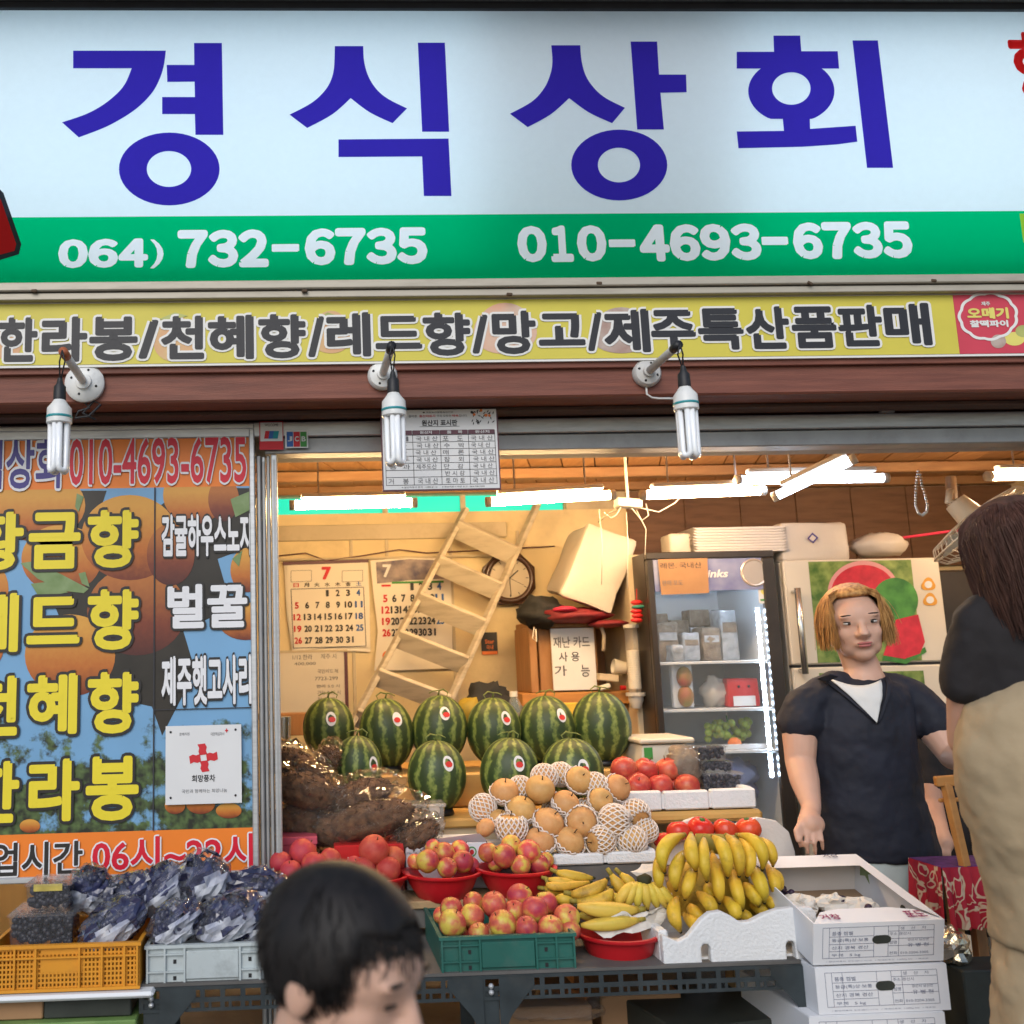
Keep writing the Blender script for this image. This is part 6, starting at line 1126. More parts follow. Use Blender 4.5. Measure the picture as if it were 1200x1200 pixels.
bs = thing('fern_bag', 'small bag of brown dried fruit beside blueberry packs', 'bag', P(800, 920, 3.44)); MB().ball(P(801, 898, 3.46), (.055, .05, .065), 18, 12, crumple(.3, 3, 91)).build('contents', 'brown_food', bs, True); MB().ball(P(802, 897, 3.46), (.062, .055, .074), 20, 12, crumple(.25, 3.2, 92)).build('film', 'bag_film', bs)
sc = thing('kitchen_scale', 'white table scale behind the apples', 'scale', P(780, 892, 3.62)); mat('scale_white', (.6, .54, .44), .45)
x0, x1, z0, z1 = WR(750, 872, 812, 896, 3.62); hexa(MB(), [Vector((x, y, z)) for y in (3.62, 3.84) for x, z in ((x0, z0), (x1, z0), (x1 - .01, z1), (x0 + .01, z1))], .01).build('body', 'scale_white', sc, 'auto'); MB().b2((x0 - .005, 3.60, z1 + .004), (x1 + .005, 3.86, z1 + .022), .006).build('pan', 'scale_white', sc); MB().b2((x0 + .015, 3.617, z0 + .02), (x0 + .045, 3.6205, z1 - .01)).build('label_patch', 'ink_green', sc); MB().b2((x1 - .07, 3.617, z0 + .02), (x1 - .02, 3.6205, z1 - .015)).build('display', 'fridge_dark', sc)
tag(MB().b2((x0 - .02, 3.6, zb2), (x1 + .02, 3.9, z0 - .001), .005).build('scale_stand', 'cream_board'), 'cream stand under the table scale', 'stand')
# ---- tomatoes in a foam box behind the bananas
def wavy_box(label, u0, u1, prof, vb, Y, dep, th=.02, slots=(), m='foam_box'):
    """foam box whose front edge follows prof [(u,v)...]"""
    t = thing('foam_box', label, 'foam box', P((u0 + u1) / 2, vb, Y), group='white foam boxes'); zb_0 = P((u0 + u1) / 2, vb, Y).z
    top = [(P(u, v, Y).x, P(u, v, Y).z) for u, v in prof]
    bot = []; x0, x1 = top[0][0], top[-1][0]
    for u in slots[::-1]:
        xs = P(u, vb, Y).x; bot += [(xs + .012, zb_0), (xs + .012, zb_0 + .045), (xs + .006, zb_0 + .053), (xs - .006, zb_0 + .053), (xs - .012, zb_0 + .045), (xs - .012, zb_0)]
    out = [(x0, zb_0)] + [] + top[:1]; poly = [(x0, zb_0)] + top + [(x1, zb_0)] + bot
    def wall(y, dx): return MB().loft([[(x + dx, y, z) for x, z in poly], [(x + dx, y + th, z) for x, z in poly]])
    bm = bmesh.new(); me = wall(Y, 0).mesh('tmp'); bm.from_mesh(me); bmesh.ops.recalc_face_normals(bm, faces=bm.faces[:]); bmesh.ops.bevel(bm, geom=[e for e in bm.edges if e.calc_face_angle(0) > .6], offset=.004, segments=2, affect='EDGES', profile=.5); bm.verts.index_update(); w = MB().add([v.co.copy() for v in bm.verts], [[v.index for v in f.verts] for f in bm.faces]); bm.free(); w.build('front_wall', m, t)
    zt = min(z for x, z in top); zend = top[-1][1]; MB().b2((x0, Y + dep - th, zb_0), (x1, Y + dep, zend), .005).build('back_wall', m, t); MB().b2((x0 + .001, Y + th + .001, zb_0 + .001), (x1 - .001, Y + dep - th - .001, zb_0 + .016)).build('bottom', m, t)
    MB().b2((x0, Y + th + .0005, zb_0), (x0 + th, Y + dep - th - .0005, top[0][1] + .006), .005).build('side_wall', m, t); MB().b2((x1 - th, Y + th + .0005, zb_0), (x1, Y + dep - th - .0005, zend - .001), .005).build('side_wall', m, t); return zb_0
wavy_box('white foam box of tomatoes behind the big banana bunch', 770, 932, [(770, 985), (790, 975), (803, 962), (815, 958), (830, 962), (845, 975), (858, 970), (872, 960), (890, 958), (910, 962), (925, 975), (932, 998)], 1012, 3.24, .24, m='foam_white')
tx0, tx1 = P(768, 1012, 3.24).x, P(940, 1012, 3.24).x; tz = P(850, 1012, 3.24).z; tag(MB().b2((tx0, 3.23, zb2 + .001), (tx1, 3.50, tz - .001), .004).build('support_box', 'cardboard'), 'brown carton supporting the tomato box', 'box')
for o, c, s, R in place_fruit([(795, 974, 13.5, 3.20), (821, 971, 15, 3.20), (850, 972, 14, 3.20), (877, 971, 14.5, 3.20), (777, 985, 11, 3.20)], TOM, 'tomato', 'tomato', 'red tomato behind the banana bunch, %s', 'tomatoes behind the bananas', stem=False, rg=20, tilt=.4): MB().ball((0, 0, .80), (.22, .22, .06), 10, 6, crumple(.5, 3, 2)).build('calyx', 'calyx', o, world=False)
# ---- bananas
def banana_mat(name, spots, c=(.62, .40, .035)):
    m = mat(name, c, .5, col2=(c[0] * .92, c[1] * 1.06, c[2] * .9), vscale=9, rnd=.06, hue=.008, dirt=spots, dscale=26, dcol=(.06, .028, .008), spec=.35); return m
banana_mat('banana_yellow', .55); banana_mat('banana_spotted', .95, (.56, .34, .04)); banana_mat('banana_pale', .3, (.64, .44, .07)); mat('banana_tip', (.03, .03, .01), .8); mat('banana_stem', (.25, .2, .03), .7, var=.2)
def banana(parent, pts, r, m, tipm='banana_tip', stem=True):
    """pts: three 3D control points stem -> tip"""
    a, b, c = pts; n = 11; path = []; rs = []; ctrl = b * 2 - (a + c) / 2
    prof = [.40, .62, .86, .98, 1.03, 1.04, 1.0, .95, .82, .55, .28]
    for i in range(n):
        t = i / (n - 1); path.append(a * (1 - t) ** 2 + ctrl * 2 * t * (1 - t) + c * t * t); rs.append(r * prof[i])
    mb = MB(); X = None
    rings = []
    for i, p in enumerate(path):
        d = (path[min(i + 1, n - 1)] - path[max(i - 1, 0)]).normalized()
        if X is None: X, Yv = frame_of(d)
        else: X = (X - d * X.dot(d)).normalized()
        Yv = d.cross(X); rings.append([p + (X * math.cos(q) + Yv * math.sin(q)) * rs[i] * (1 + .065 * math.cos(5 * q)) for q in [2 * math.pi * k / 15 for k in range(15)]])
    o = mb.loft(rings).build('banana', m, parent, True)
    dt = (path[-1] - path[-2]).normalized(); MB().tube([path[-1] - dt * .002, path[-1] + dt * .007], [r * .36, r * .24], 7).build('tip', tipm, o, True)
    if stem: ds = (path[0] - path[1]).normalized(); MB().tube([path[0] - ds * .001, path[0] + ds * .02], [r * .42, r * .36], 7).build('stem', 'banana_stem', o, True)
    return o
def Q(x, y, ox, oy, sc, Y): return P(ox + x / sc, oy + y / sc, Y)
bb = thing('banana_bunch', 'big bunch of yellow bananas arching over the white foam box', 'bananas', P(845, 1075, 2.82))
BAN = [((275, 180), (175, 250), (178, 375), 2.80, 39), ((322, 180), (325, 270), (347, 365), 2.77, 38), ((392, 200), (392, 300), (407, 425), 2.76, 33), ((448, 190), (505, 270), (520, 400), 2.77, 37), ((520, 185), (575, 270), (582, 395), 2.77, 36), ((592, 200), (642, 290), (625, 400), 2.78, 34), ((585, 180), (690, 235), (708, 360), 2.79, 36), ((690, 200), (748, 255), (765, 338), 2.81, 33),
       ((158, 270), (148, 370), (153, 470), 2.83, 33), ((292, 270), (240, 360), (240, 470), 2.78, 37), ((345, 350), (312, 430), (290, 520), 2.77, 36), ((440, 285), (468, 420), (476, 540), 2.79, 36), ((545, 370), (570, 470), (600, 578), 2.78, 35), ((645, 350), (695, 430), (718, 538), 2.79, 38), ((735, 345), (775, 420), (768, 500), 2.81, 33), ((765, 365), (798, 420), (797, 478), 2.84, 27),
       ((245, 525), (230, 600), (263, 697), 2.76, 38), ((362, 495), (418, 545), (440, 600), 2.78, 38), ((500, 520), (555, 575), (562, 635), 2.77, 38), ((605, 445), (655, 495), (685, 557), 2.80, 38), ((290, 610), (340, 660), (375, 700), 2.79, 36), ((320, 560), (345, 600), (395, 640), 2.82, 34), ((715, 505), (755, 540), (780, 562), 2.82, 34), ((570, 590), (610, 610), (650, 640), 2.81, 32), ((415, 440), (420, 480), (440, 520), 2.84, 30), ((650, 540), (690, 570), (735, 590), 2.84, 36)]
for k, (a, b, c, Y, r) in enumerate(BAN): s = 4.615; banana(bb, (Q(*a, 740, 940, s, Y + .10), Q(*b, 740, 940, s, Y - .01), Q(*c, 740, 940, s, Y + .0)), r * .90 / s * mpp(Y), 'banana_yellow')
MB().tube([P(815, 985, 2.95), P(845, 990, 2.94), P(875, 988, 2.95)], [.02, .03, .02], 10).build('crown', 'banana_stem', bb, True)
MB().ball(P(835, 1050, 2.98), (.13, .08, .11), 16, 10, crumple(.2, 2, 7)).build('inner_bananas', 'banana_spotted', bb, True)
wavy_box('front white foam box with wavy edge below the big banana bunch', 776, 957, [(776, 1096), (795, 1104), (806, 1098), (822, 1078), (832, 1070), (845, 1068), (856, 1073), (868, 1081), (880, 1080), (895, 1072), (912, 1066), (935, 1063), (952, 1064), (957, 1070)], 1131, 2.68, .30, .025, (829, 929))
sb = thing('banana_bunch', 'spotted overripe bananas lying between bowls and the big bunch', 'bananas', P(700, 1060, 2.9))
for (a, b, c, Y, r, mm) in (((150, 285), (235, 310), (345, 318), 2.96, 30, 'banana_spotted'), ((105, 325), (190, 345), (270, 352), 2.94, 26, 'banana_spotted'), ((228, 402), (330, 392), (420, 325), 2.86, 36, 'banana_spotted'), ((140, 432), (200, 435), (255, 445), 2.88, 30, 'banana_spotted'), ((445, 300), (495, 375), (525, 415), 2.92, 32, 'banana_spotted'), ((495, 295), (545, 345), (560, 370), 2.95, 30, 'banana_spotted'), ((260, 445), (390, 440), (445, 375), 2.84, 36, 'banana_spotted'), ((85, 375), (150, 380), (230, 375), 2.95, 30, 'banana_spotted'), ((100, 345), (160, 365), (330, 340), 2.93, 24, 'banana_spotted'), ((440, 400), (460, 430), (480, 450), 2.86, 28, 'banana_pale')):
    banana(sb, (Q(*a, 620, 960, 4.615, Y), Q(*b, 620, 960, 4.615, Y - .01), Q(*c, 620, 960, 4.615, Y)), r / 4.615 * mpp(Y), mm)
cb = thing('banana_bunch', 'small banana hand with black crown beside the foam box', 'bananas', P(757, 1050, 2.84)); MB().ball(P(755, 1031, 2.84), (.021, .02, .016), 12, 8, crumple(.2, 2, 3)).build('crown', 'banana_tip', cb, True)
for q in (-34, -22, -10, 2, 14, 24, 34): banana(cb, (P(755 + q * .3, 1035, 2.84), P(755 + q * .7, 1047, 2.82), P(757 + q, 1066 + abs(q) * -.1, 2.83)), .014, 'banana_pale', stem=False)
lb = thing('banana_bunch', 'three yellow bananas lying in the low red bowl', 'bananas', P(710, 1080, 2.78))
for (a, b, c, Y, r, mm) in (((590, 490), (420, 495), (255, 470), 2.79, 41, 'banana_pale'), ((590, 545), (440, 568), (275, 575), 2.76, 34, 'banana_pale'), ((480, 545), (380, 530), (255, 520), 2.84, 30, 'banana_pale')): banana(lb, (Q(*a, 620, 960, 4.615, Y), Q(*b, 620, 960, 4.615, Y - .01), Q(*c, 620, 960, 4.615, Y)), r / 4.615 * mpp(Y), mm)
mat('paper_thin', (.60, .57, .52), .6, var=.03, bump=.2, bscale=20)
def sheet(pts, depth, m, nm, label, cat, seed):
    q = [P(u, v, Y) for u, v, Y in pts]; c = sum(q, Vector()) / len(q); bm = bmesh.new(); vs = [bm.verts.new(p) for p in q]; cv = bm.verts.new(c + Vector((0, -.01, .015)))
    for i in range(len(vs)): bm.faces.new((vs[i], vs[(i + 1) % len(vs)], cv))
    bmesh.ops.subdivide_edges(bm, edges=bm.edges[:], cuts=3, use_grid_fill=True)
    for v in bm.verts: v.co += Vector((noise.noise(v.co * 20), noise.noise(v.co * 20 + Vector((9, 0, 0))), noise.noise(v.co * 20 + Vector((0, 7, 0))))) * .012
    bm.verts.index_update(); o = MB().add([v.co.copy() for v in bm.verts], [[v.index for v in f.verts] for f in bm.faces]).build(nm, m, None, False); bm.free(); return tag(o, label, cat)
sheet([(690, 1090, 2.76), (708, 1075, 2.75), (726, 1069, 2.76), (745, 1080, 2.75), (770, 1066, 2.80), (787, 1060, 2.85), (772, 1086, 2.78), (740, 1095, 2.74), (705, 1096, 2.74)], 0, 'paper_thin', 'packing_paper', 'white packing paper tucked in the low red bowl', 'paper', 1)
sheet([(738, 1022, 2.93), (752, 1012, 2.95), (775, 1010, 2.95), (780, 1025, 2.93), (785, 1050, 2.9), (765, 1040, 2.92)], 0, 'paper_thin', 'packing_paper', 'white paper scrap behind the small banana hand', 'paper', 2)
# packing paper and grapes inside the open carton
x0, x1, yk, dep, zb0, zt0 = TOPBOX
def on_floor(u, v, h):
    p = CT @ Vector((x0, yk, zb0 + h)); n = CT.to_3x3() @ Vector((0, 0, 1)); d = ray(u, v); o = Vector((0, 0, CAMZ)); return o + d * ((p - o).dot(n) / d.dot(n))
for k, (u, v) in enumerate(((938, 1056), (975, 1056), (1008, 1060))):
    c = on_floor(u, v + 4, .035); tag(MB().ball(c, (.042, .035, .024), 16, 10, crinkle(.6, 2.2, 70 + k)).build('packing_paper', 'paper_thin'), '%s crumpled white paper from the left in the open grape carton' % ORD[k], 'paper', 'papers in the open carton')
mat('grape_dark', (.03, .015, .035), .5, rnd=.3); gm2 = fmesh('grape', MB().ball((0, 0, 0), .010, 8, 6), ['grape_dark'])
for k, (u, v, n) in enumerate(((917, 1046, 10), (985, 1058, 16), (1022, 1072, 10))):
    c = on_floor(u, v, .035); t = thing('grape_bunch', ['dark grapes at the left end of the open carton', 'dark grapes amid papers in middle of the open carton', 'dark grapes near front right of the open carton'][k], 'grapes', c)
    for i in range(n): put('grape', gm2, t, Matrix.Translation(c + Vector((rng.gauss(0, .017), rng.gauss(0, .015), rng.gauss(0, .008)))))
# ---- bagged grapes on the grey crate
film('grape_film', (.85, .87, 1.0), .03, .07, .8, 9, .33); mat('grape_bag', (.008, .008, .016), .35, col2=(.03, .035, .08), vscale=9, bump=.5, bscale=25); mat('wrap_navy', (.008, .008, .02), .2, col2=(.045, .05, .12), vscale=11, spec=.7, bump=.4, bscale=30); mat('bag_paper', (.58, .6, .64), .55, col2=(.18, .20, .30), vscale=18, bump=.3, bscale=25)
GBG = [(240, 1030, 30, 33, 2.82, .35, 'tallest, on top of the grey crate pile'), (206, 1080, 32, 24, 2.72, .5, 'front left on the grey crate'), (268, 1074, 42, 27, 2.72, .35, 'front centre on the grey crate'), (303, 1044, 40, 27, 2.82, -.1, 'right end of the pile beside the boy'), (190, 1042, 34, 28, 2.84, .6, 'behind left of the grey crate pile'), (133, 1082, 40, 25, 2.74, .5, 'lying in the right half of yellow crate'), (150, 1050, 38, 26, 2.84, .4, 'upper one over the yellow crate'), (105, 1042, 26, 28, 2.86, -.3, 'pale one behind the blueberry packs'), (305, 1082, 32, 24, 2.76, .1, 'half hidden by the boy')]
for k, (u, v, ru, rv, Y, an, nm) in enumerate(GBG):
    c = P(u, v, Y); s = mpp(Y); t = thing('grape_bag', 'bagged dark grapes in paper and film, %s' % nm, 'bag', c, group='bagged grapes'); r = (ru * s * .92, .055, rv * s * .86); Ra = Matrix.Translation(c) @ Matrix.Rotation(-an, 4, 'Y') @ Matrix.Translation(-c)
    def R2(mb): mb.v = [tuple(Ra @ Vector(q)) for q in mb.v]; return mb
    gmb = MB(); rg_ = random.Random(k)
    for i in range(95):
        d = Vector((rg_.gauss(0, 1), rg_.gauss(0, 1) - .4, rg_.gauss(0, 1))).normalized() * rg_.uniform(.66, .84); q = c + Vector((d.x * r[0], d.y * r[1], d.z * r[2])); gmb.add([q + Vector(v) * .0115 for v in bme.v], bme.f)
    gmb.ball(c, (r[0] * .7, r[1] * .7, r[2] * .7), 12, 8); R2(gmb).build('grapes', 'grape_bag', t, True, kind='stuff')
    pw3 = MB().ball(c, (r[0] * .98, r[1] * .98, r[2] * .98), 24, 15, crinkle(.34, 1.7, k + 160)); pw3.f = [f for f in pw3.f if noise.noise(Vector(pw3.v[f[0]]) * 22 + Vector((k * 4.1, 0, 0))) < .10]; R2(pw3).build('printed_wrap', 'wrap_navy', t)
    w = MB().ball(c - Vector((0, .004, 0)), (r[0] * 1.0, r[1] * 1.02, r[2] * 1.0), 26, 16, crinkle(.26, 1.8, k + 120)); w.f = [f for f in w.f if (sum(Vector(w.v[i]).z for i in f) / len(f) - c.z) / r[2] + .45 * noise.noise(Vector((k * 3.3, sum(w.v[i][0] for i in f) / len(f) * 14, 0))) < .0]; R2(w).build('paper_sleeve', 'bag_paper', t)
    R2(MB().ball(c, (r[0] * 1.0, r[1] * 1.02, r[2] * .98), 36, 22, crinkle(.36, 1.8, k + 140))).build('film', 'grape_film', t, True)
# ---- cartons behind the bowls, clear box
rb_ = thing('fruit_carton', 'red fruit carton with round mark behind the peach bowl', 'carton', P(435, 1050, 3.14)); x0, x1, z0, z1 = WR(392, 990, 474, 1030, 3.14); MB().b2((x0, 3.14, zb2 + .001), (x1, 3.30, z1), .003).build('body', 'red_gloss', rb_); MB().pring(424, 1016, 12, 12, 424, 1016, 9, 9, 3.138).build('ring_mark', 'print_navy', rb_); MB().ptext('복숭아', 407, 1004, 424, 1010, 3.1375, .02).build('print', 'paper', rb_)
pk = thing('fruit_carton', 'pink fruit carton behind the left peach bowl', 'carton', P(352, 1050, 3.14)); x0, x1, z0, z1 = WR(330, 982, 371, 1030, 3.14); mat('pink_card', (.5, .08, .12), .5); MB().b2((x0, 3.14, zb2 + .001), (x1, 3.3, z1), .003).build('body', 'pink_card', pk); MB().b2((x0 - .003, 3.137, z1 - .02), (x1 + .003, 3.303, z1 + .003), .002).build('lid', 'pink_card', pk)
wc = thing('fruit_carton', 'white fruit carton with small round logo behind the plum bowls', 'carton', P(520, 1045, 3.14)); x0, x1, z0, z1 = WR(476, 988, 573, 1030, 3.14); MB().b2((x0, 3.14, zb2 + .001), (x1, 3.30, z1), .003).build('body', 'carton_white', wc); MB().pring(553, 998, 5.5, 6, 553, 998, 4.2, 4.6, 3.138).build('logo_ring', 'ink_green', wc); MB().pdisc(553, 998.5, 2.5, 3, 3.138).build('logo', 'ink_red', wc); MB().prect(492, 998.5, 500, 1001, 3.138).build('hand_hole', 'box_dark', wc)
MB().add([(x0, 3.14, z1), (x1, 3.14, z1), (x1 - .03, 3.11, z1 + .03), (x0 + .08, 3.125, z1 + .015)], [(0, 1, 2, 3)]).build('flap', 'carton_white', wc)
film('box_plastic', (.8, .76, .7), .25, .1, .2, 10, .3); cbx = thing('clear_box', 'clear plastic tub behind the fern bags', 'tub', P(490, 985, 3.32)); x0, x1, z0, z1 = WR(452, 942, 521, 990, 3.32); hexa(MB(), [Vector((x, y, z)) for y in (3.3, 3.40) for x, z in ((x0 + .01, z0), (x1 - .008, z0), (x1, z1), (x0, z1))], .008).build('body', 'box_plastic', cbx); MB().b2((x0 - .005, 3.296, z1 - .01), (x1 + .005, 3.404, z1 + .002), .003).build('rim', 'box_plastic', cbx)
for u in (470, 505): MB().ball(P(u, 950, 3.35), (.03, .025, .02), 14, 10).build('wrapped_fruit', 'foam_net', cbx, True)
tag(MB().b2((x0 - .02, 3.27, zb2), (x1 + .06, 3.40, z0 - .001), .004).build('support_box', 'carton_white'), 'white carton under the clear plastic tub', 'box'); tag(MB().b2((sx0 + .01, 3.18, zb2), (x0 - .03, 3.40, zb2 + .10), .004).build('support_box', 'cardboard'), 'brown carton under the fern bags', 'box')
# ================================================================== PEOPLE
mat('skin', (.52, .30, .21), .5, var=.05, vscale=14, sss=.12, bump=.03, bscale=90, spec=.35); mat('skin_fair', (.56, .34, .25), .5, var=.05, vscale=14, sss=.15, spec=.35); mat('eye_white', (.5, .47, .44), .35); mat('iris', (.02, .012, .008), .2); mat('lips', (.38, .12, .11), .45); mat('brow', (.03, .018, .012), .8)
mat('navy_cloth', (.010, .012, .022), .75, var=.25, vscale=9, bump=.25, bscale=22); mat('white_cloth', (.62, .62, .6), .8, var=.04, bump=.2, bscale=30); mat('pale_cloth', (.42, .48, .46), .8, var=.06, bump=.3, bscale=30); mat('beige_cloth', (.34, .26, .16), .85, var=.08, vscale=8, bump=.3, bscale=18); mat('black_tee', (.012, .010, .011), .85, var=.25, bump=.25, bscale=20); mat('dark_trousers', (.03, .03, .035), .85, var=.2)
def hairmat(name, c1, c2): return mat(name, c1, .55, col2=c2, vscale=30, stretch=(3, 3, .5), spec=.28)
hairmat('hair_brown', (.20, .085, .025), (.60, .33, .11)); hairmat('hair_black', (.006, .005, .005), (.014, .011, .010)); hairmat('hair_dark', (.045, .018, .012), (.10, .042, .028))
def limb(m, pr, n=14):
    pr = [(Vector(p), r) for p, r in pr]; path, rs = [], []
    for i in range(len(pr) - 1):
        for k in range(4): t = k / 4; path.append(pr[i][0].lerp(pr[i + 1][0], t)); rs.append(pr[i][1] * (1 - t) + pr[i + 1][1] * t)
    path.append(pr[-1][0]); rs.append(pr[-1][1]); m.tube(path, rs, n)
    for p, r in pr: m.ball(p, r * .995, 12, 8)
    return m
def trunk(m, rings, n=20):
    m.loft([[Vector(c) + Vector((a * math.cos(2 * math.pi * k / n) * (1 if abs(math.cos(2 * math.pi * k / n)) < 2 else 1), b * math.sin(2 * math.pi * k / n), 0)) for k in range(n)] for c, a, b in rings]); return m
def organic(o, vox, it=4, fac=.5):
    r = o.modifiers.new('skin', 'REMESH'); r.mode = 'VOXEL'; r.voxel_size = vox; r.use_smooth_shade = True; s = o.modifiers.new('soft', 'SMOOTH'); s.factor = fac; s.iterations = it; return o
def head_frame(c, fwd, up):
    f = Vector(fwd).normalized(); u = Vector(up); u = (u - f * u.dot(f)).normalized(); x = f.cross(u).normalized()   # x = person's right... columns: side, forward(-y), up
    return Matrix.Translation(c) @ Matrix((x, f, u)).transposed().to_4x4()
def add_head(m, H, s):
    """local: x = side, y = forward, z = up; s = head height"""
    def T(p): return H @ Vector(p)
    R = H.to_3x3()
    def eb(c, r, n=18, k=12):
        b = MB().ball((0, 0, 0), r, n, k); m.add([T(Vector(c) * s) + R @ (Vector(v) * s) for v in b.v], b.f)
    eb((0, -.06, .12), (.335, .415, .38)); eb((0, .10, -.10), (.285, .29, .36)); eb((0, .16, .12), (.30, .25, .26)); eb((0, .22, -.36), (.14, .13, .11))
    for sx in (-1, 1): eb((sx * .15, .22, -.09), (.12, .12, .13)); eb((sx * .12, .10, -.27), (.14, .2, .14)); eb((sx * .335, -.06, -.03), (.05, .09, .15)); eb((sx * .13, .345, .13), (.12, .05, .035))
    m.tube([T(Vector(p) * s) for p in ((0, .36, .08), (0, .42, -.02), (0, .46, -.10), (0, .40, -.13))], [.035 * s, .05 * s, .068 * s, .06 * s], 10)
    for sx in (-1, 1): eb((sx * .055, .40, -.115), (.045, .05, .04), 10, 8)
    eb((0, .345, -.235), (.12, .07, .055), 12, 8)
def face_parts(o, H, s, shut=False):
    R = H.to_3x3()
    def part(nm, c, r, m, n=12, k=8):
        b = MB().ball((0, 0, 0), r, n, k); MB().add([H @ (Vector(c) * s) + R @ (Vector(v) * s) for v in b.v], b.f).build(nm, m, o, True)
    for sx in (-1, 1):
        if shut: part('eyelid', (sx * .145, .362, .03), (.07, .02, .008), 'brow'); part('eyebrow', (sx * .15, .372, .15), (.085, .022, .010), 'brow'); continue
        part('eye', (sx * .145, .343, .045), (.065, .033, .022), 'eye_white'); part('iris', (sx * .14, .366, .044), (.024, .012, .021), 'iris'); part('eyelid', (sx * .145, .350, .064), (.07, .032, .009), 'brow'); part('eyebrow', (sx * .15, .372, .15), (.085, .022, .010), 'brow')
    part('lips', (0, .395, -.225), (.095, .03, .018), 'lips'); part('lips', (0, .39, -.26), (.08, .032, .022), 'lips')
def strands(parent, H, s, n, seed, m, fn, r=.0016, seg=5):
    rr = random.Random(seed); mb = MB()
    for i in range(n):
        pts = fn(rr)
        if pts: mb.tube([H @ (Vector(p) * s) for p in pts], [r * (1 - .5 * k / len(pts)) for k in range(len(pts))], 3, False)
    return mb.build('hair_strands', m, parent, True, kind='stuff')
def finger(m, base, mid, tip, r): limb(m, [(base, r * 1.1), (mid, r), (tip, r * .8)], 8)
# ------------------------------------------------------------------ vendor
YV = 3.30
def V(u, v, dy=0): return P(u, v, YV + dy)
vd = MB(); hc = V(1002, 733, -.02); Hs = .245
HV = head_frame(hc, (-.32, -1, -.05), (-.10, -.05, 1)); add_head(vd, HV, Hs)
limb(vd, [(hc + Vector((0, .03, -.06)), .052), (V(1010, 782), .056), (V(1012, 800), .07)])
trunk(vd, [(V(1012, 795, .01), .10, .06), (V(1012, 812), .145, .08), (V(1010, 850), .158, .105), (V(1014, 910), .155, .105), (V(1022, 960), .175, .115), (V(1028, 1010), .185, .125), (V(1030, 1045), .17, .12)])
for uu in (1008, 1050):
    p = V(uu, 1030); limb(vd, [(p, .088), (Vector((p.x, p.y - .005, .42)), .06), (Vector((p.x, p.y + .01, .25)), .052), (Vector((p.x, p.y + .02, .09)), .036)]); limb(vd, [(Vector((p.x, p.y + .02, .055)), .035), (Vector((p.x, p.y - .10, .045)), .032), (Vector((p.x, p.y - .16, .04)), .025)])
sL, eL, wL = V(940, 818, .0), V(938, 893, -.02), V(951, 946, -.14)
limb(vd, [(V(966, 815), .045), (V(944, 824), .052), (V(937, 855, -.01), .056), (eL, .047), (V(943, 915, -.07), .045), (wL, .029)])
pc_ = V(948, 965, -.20); limb(vd, [(wL, .028), (V(949, 957, -.17), .030), (pc_, .034)]); vd.ball(V(953, 966, -.20), (.036, .026, .034), 12, 8)
for du, dv, l in ((-13, 18, 0), (-4.5, 26, 0), (4.5, 27, 0), (13, 21, 0)): finger(vd, V(950 + du * .8, 972, -.215), V(950 + du, 984 + (dv - 20) * .5, -.235), V(950 + du * 1.02 + 1, 974 + dv, -.222), .0078)
finger(vd, V(940, 962, -.20), V(933, 974, -.225), V(935, 985, -.235), .0098)
limb(vd, [(V(1062, 817), .045), (V(1083, 832), .052), (V(1098, 858, -.04), .054), (V(1118, 886, -.10), .045), (V(1140, 893, -.22), .04), (V(1162, 886, -.30), .028)]); limb(vd, [(V(1162, 886, -.30), .027), (V(1176, 884, -.36), .034)])
for k in range(4): finger(vd, V(1176, 878 + 4 * k, -.37), V(1186, 877 + 5 * k, -.40), V(1192, 884 + 4 * k, -.40), .0085)
finger(vd, V(1172, 876, -.36), V(1178, 868, -.39), V(1184, 866, -.41), .0095)
vo = organic(vd.build('person', 'skin_fair', None, True), .0045, 9, .45); tag(vo, 'woman vendor in dark navy blouse standing behind the fruit stand', 'person'); face_parts(vo, HV, Hs)
g = MB(); trunk(g, [(V(1012, 786, .02), .062, .05), (V(1012, 794, .015), .095, .07), (V(1012, 803, .005), .135, .09), (V(1010, 815), .160, .105), (V(1008, 850), .172, .126), (V(1010, 880), .172, .13), (V(1016, 930), .174, .130), (V(1024, 975), .188, .138), (V(1028, 992), .192, .143), (V(1029, 1004), .192, .142)], 28)
limb(g, [(V(980, 803), .050), (V(962, 813), .058), (V(945, 825), .066), (V(938, 846, -.005), .073)]); limb(g, [(V(1044, 805), .050), (V(1066, 815), .060), (V(1082, 830, -.01), .066), (V(1096, 848, -.03), .072)])
go = organic(g.build('blouse', 'navy_cloth', vo, True), .007, 9, .5)
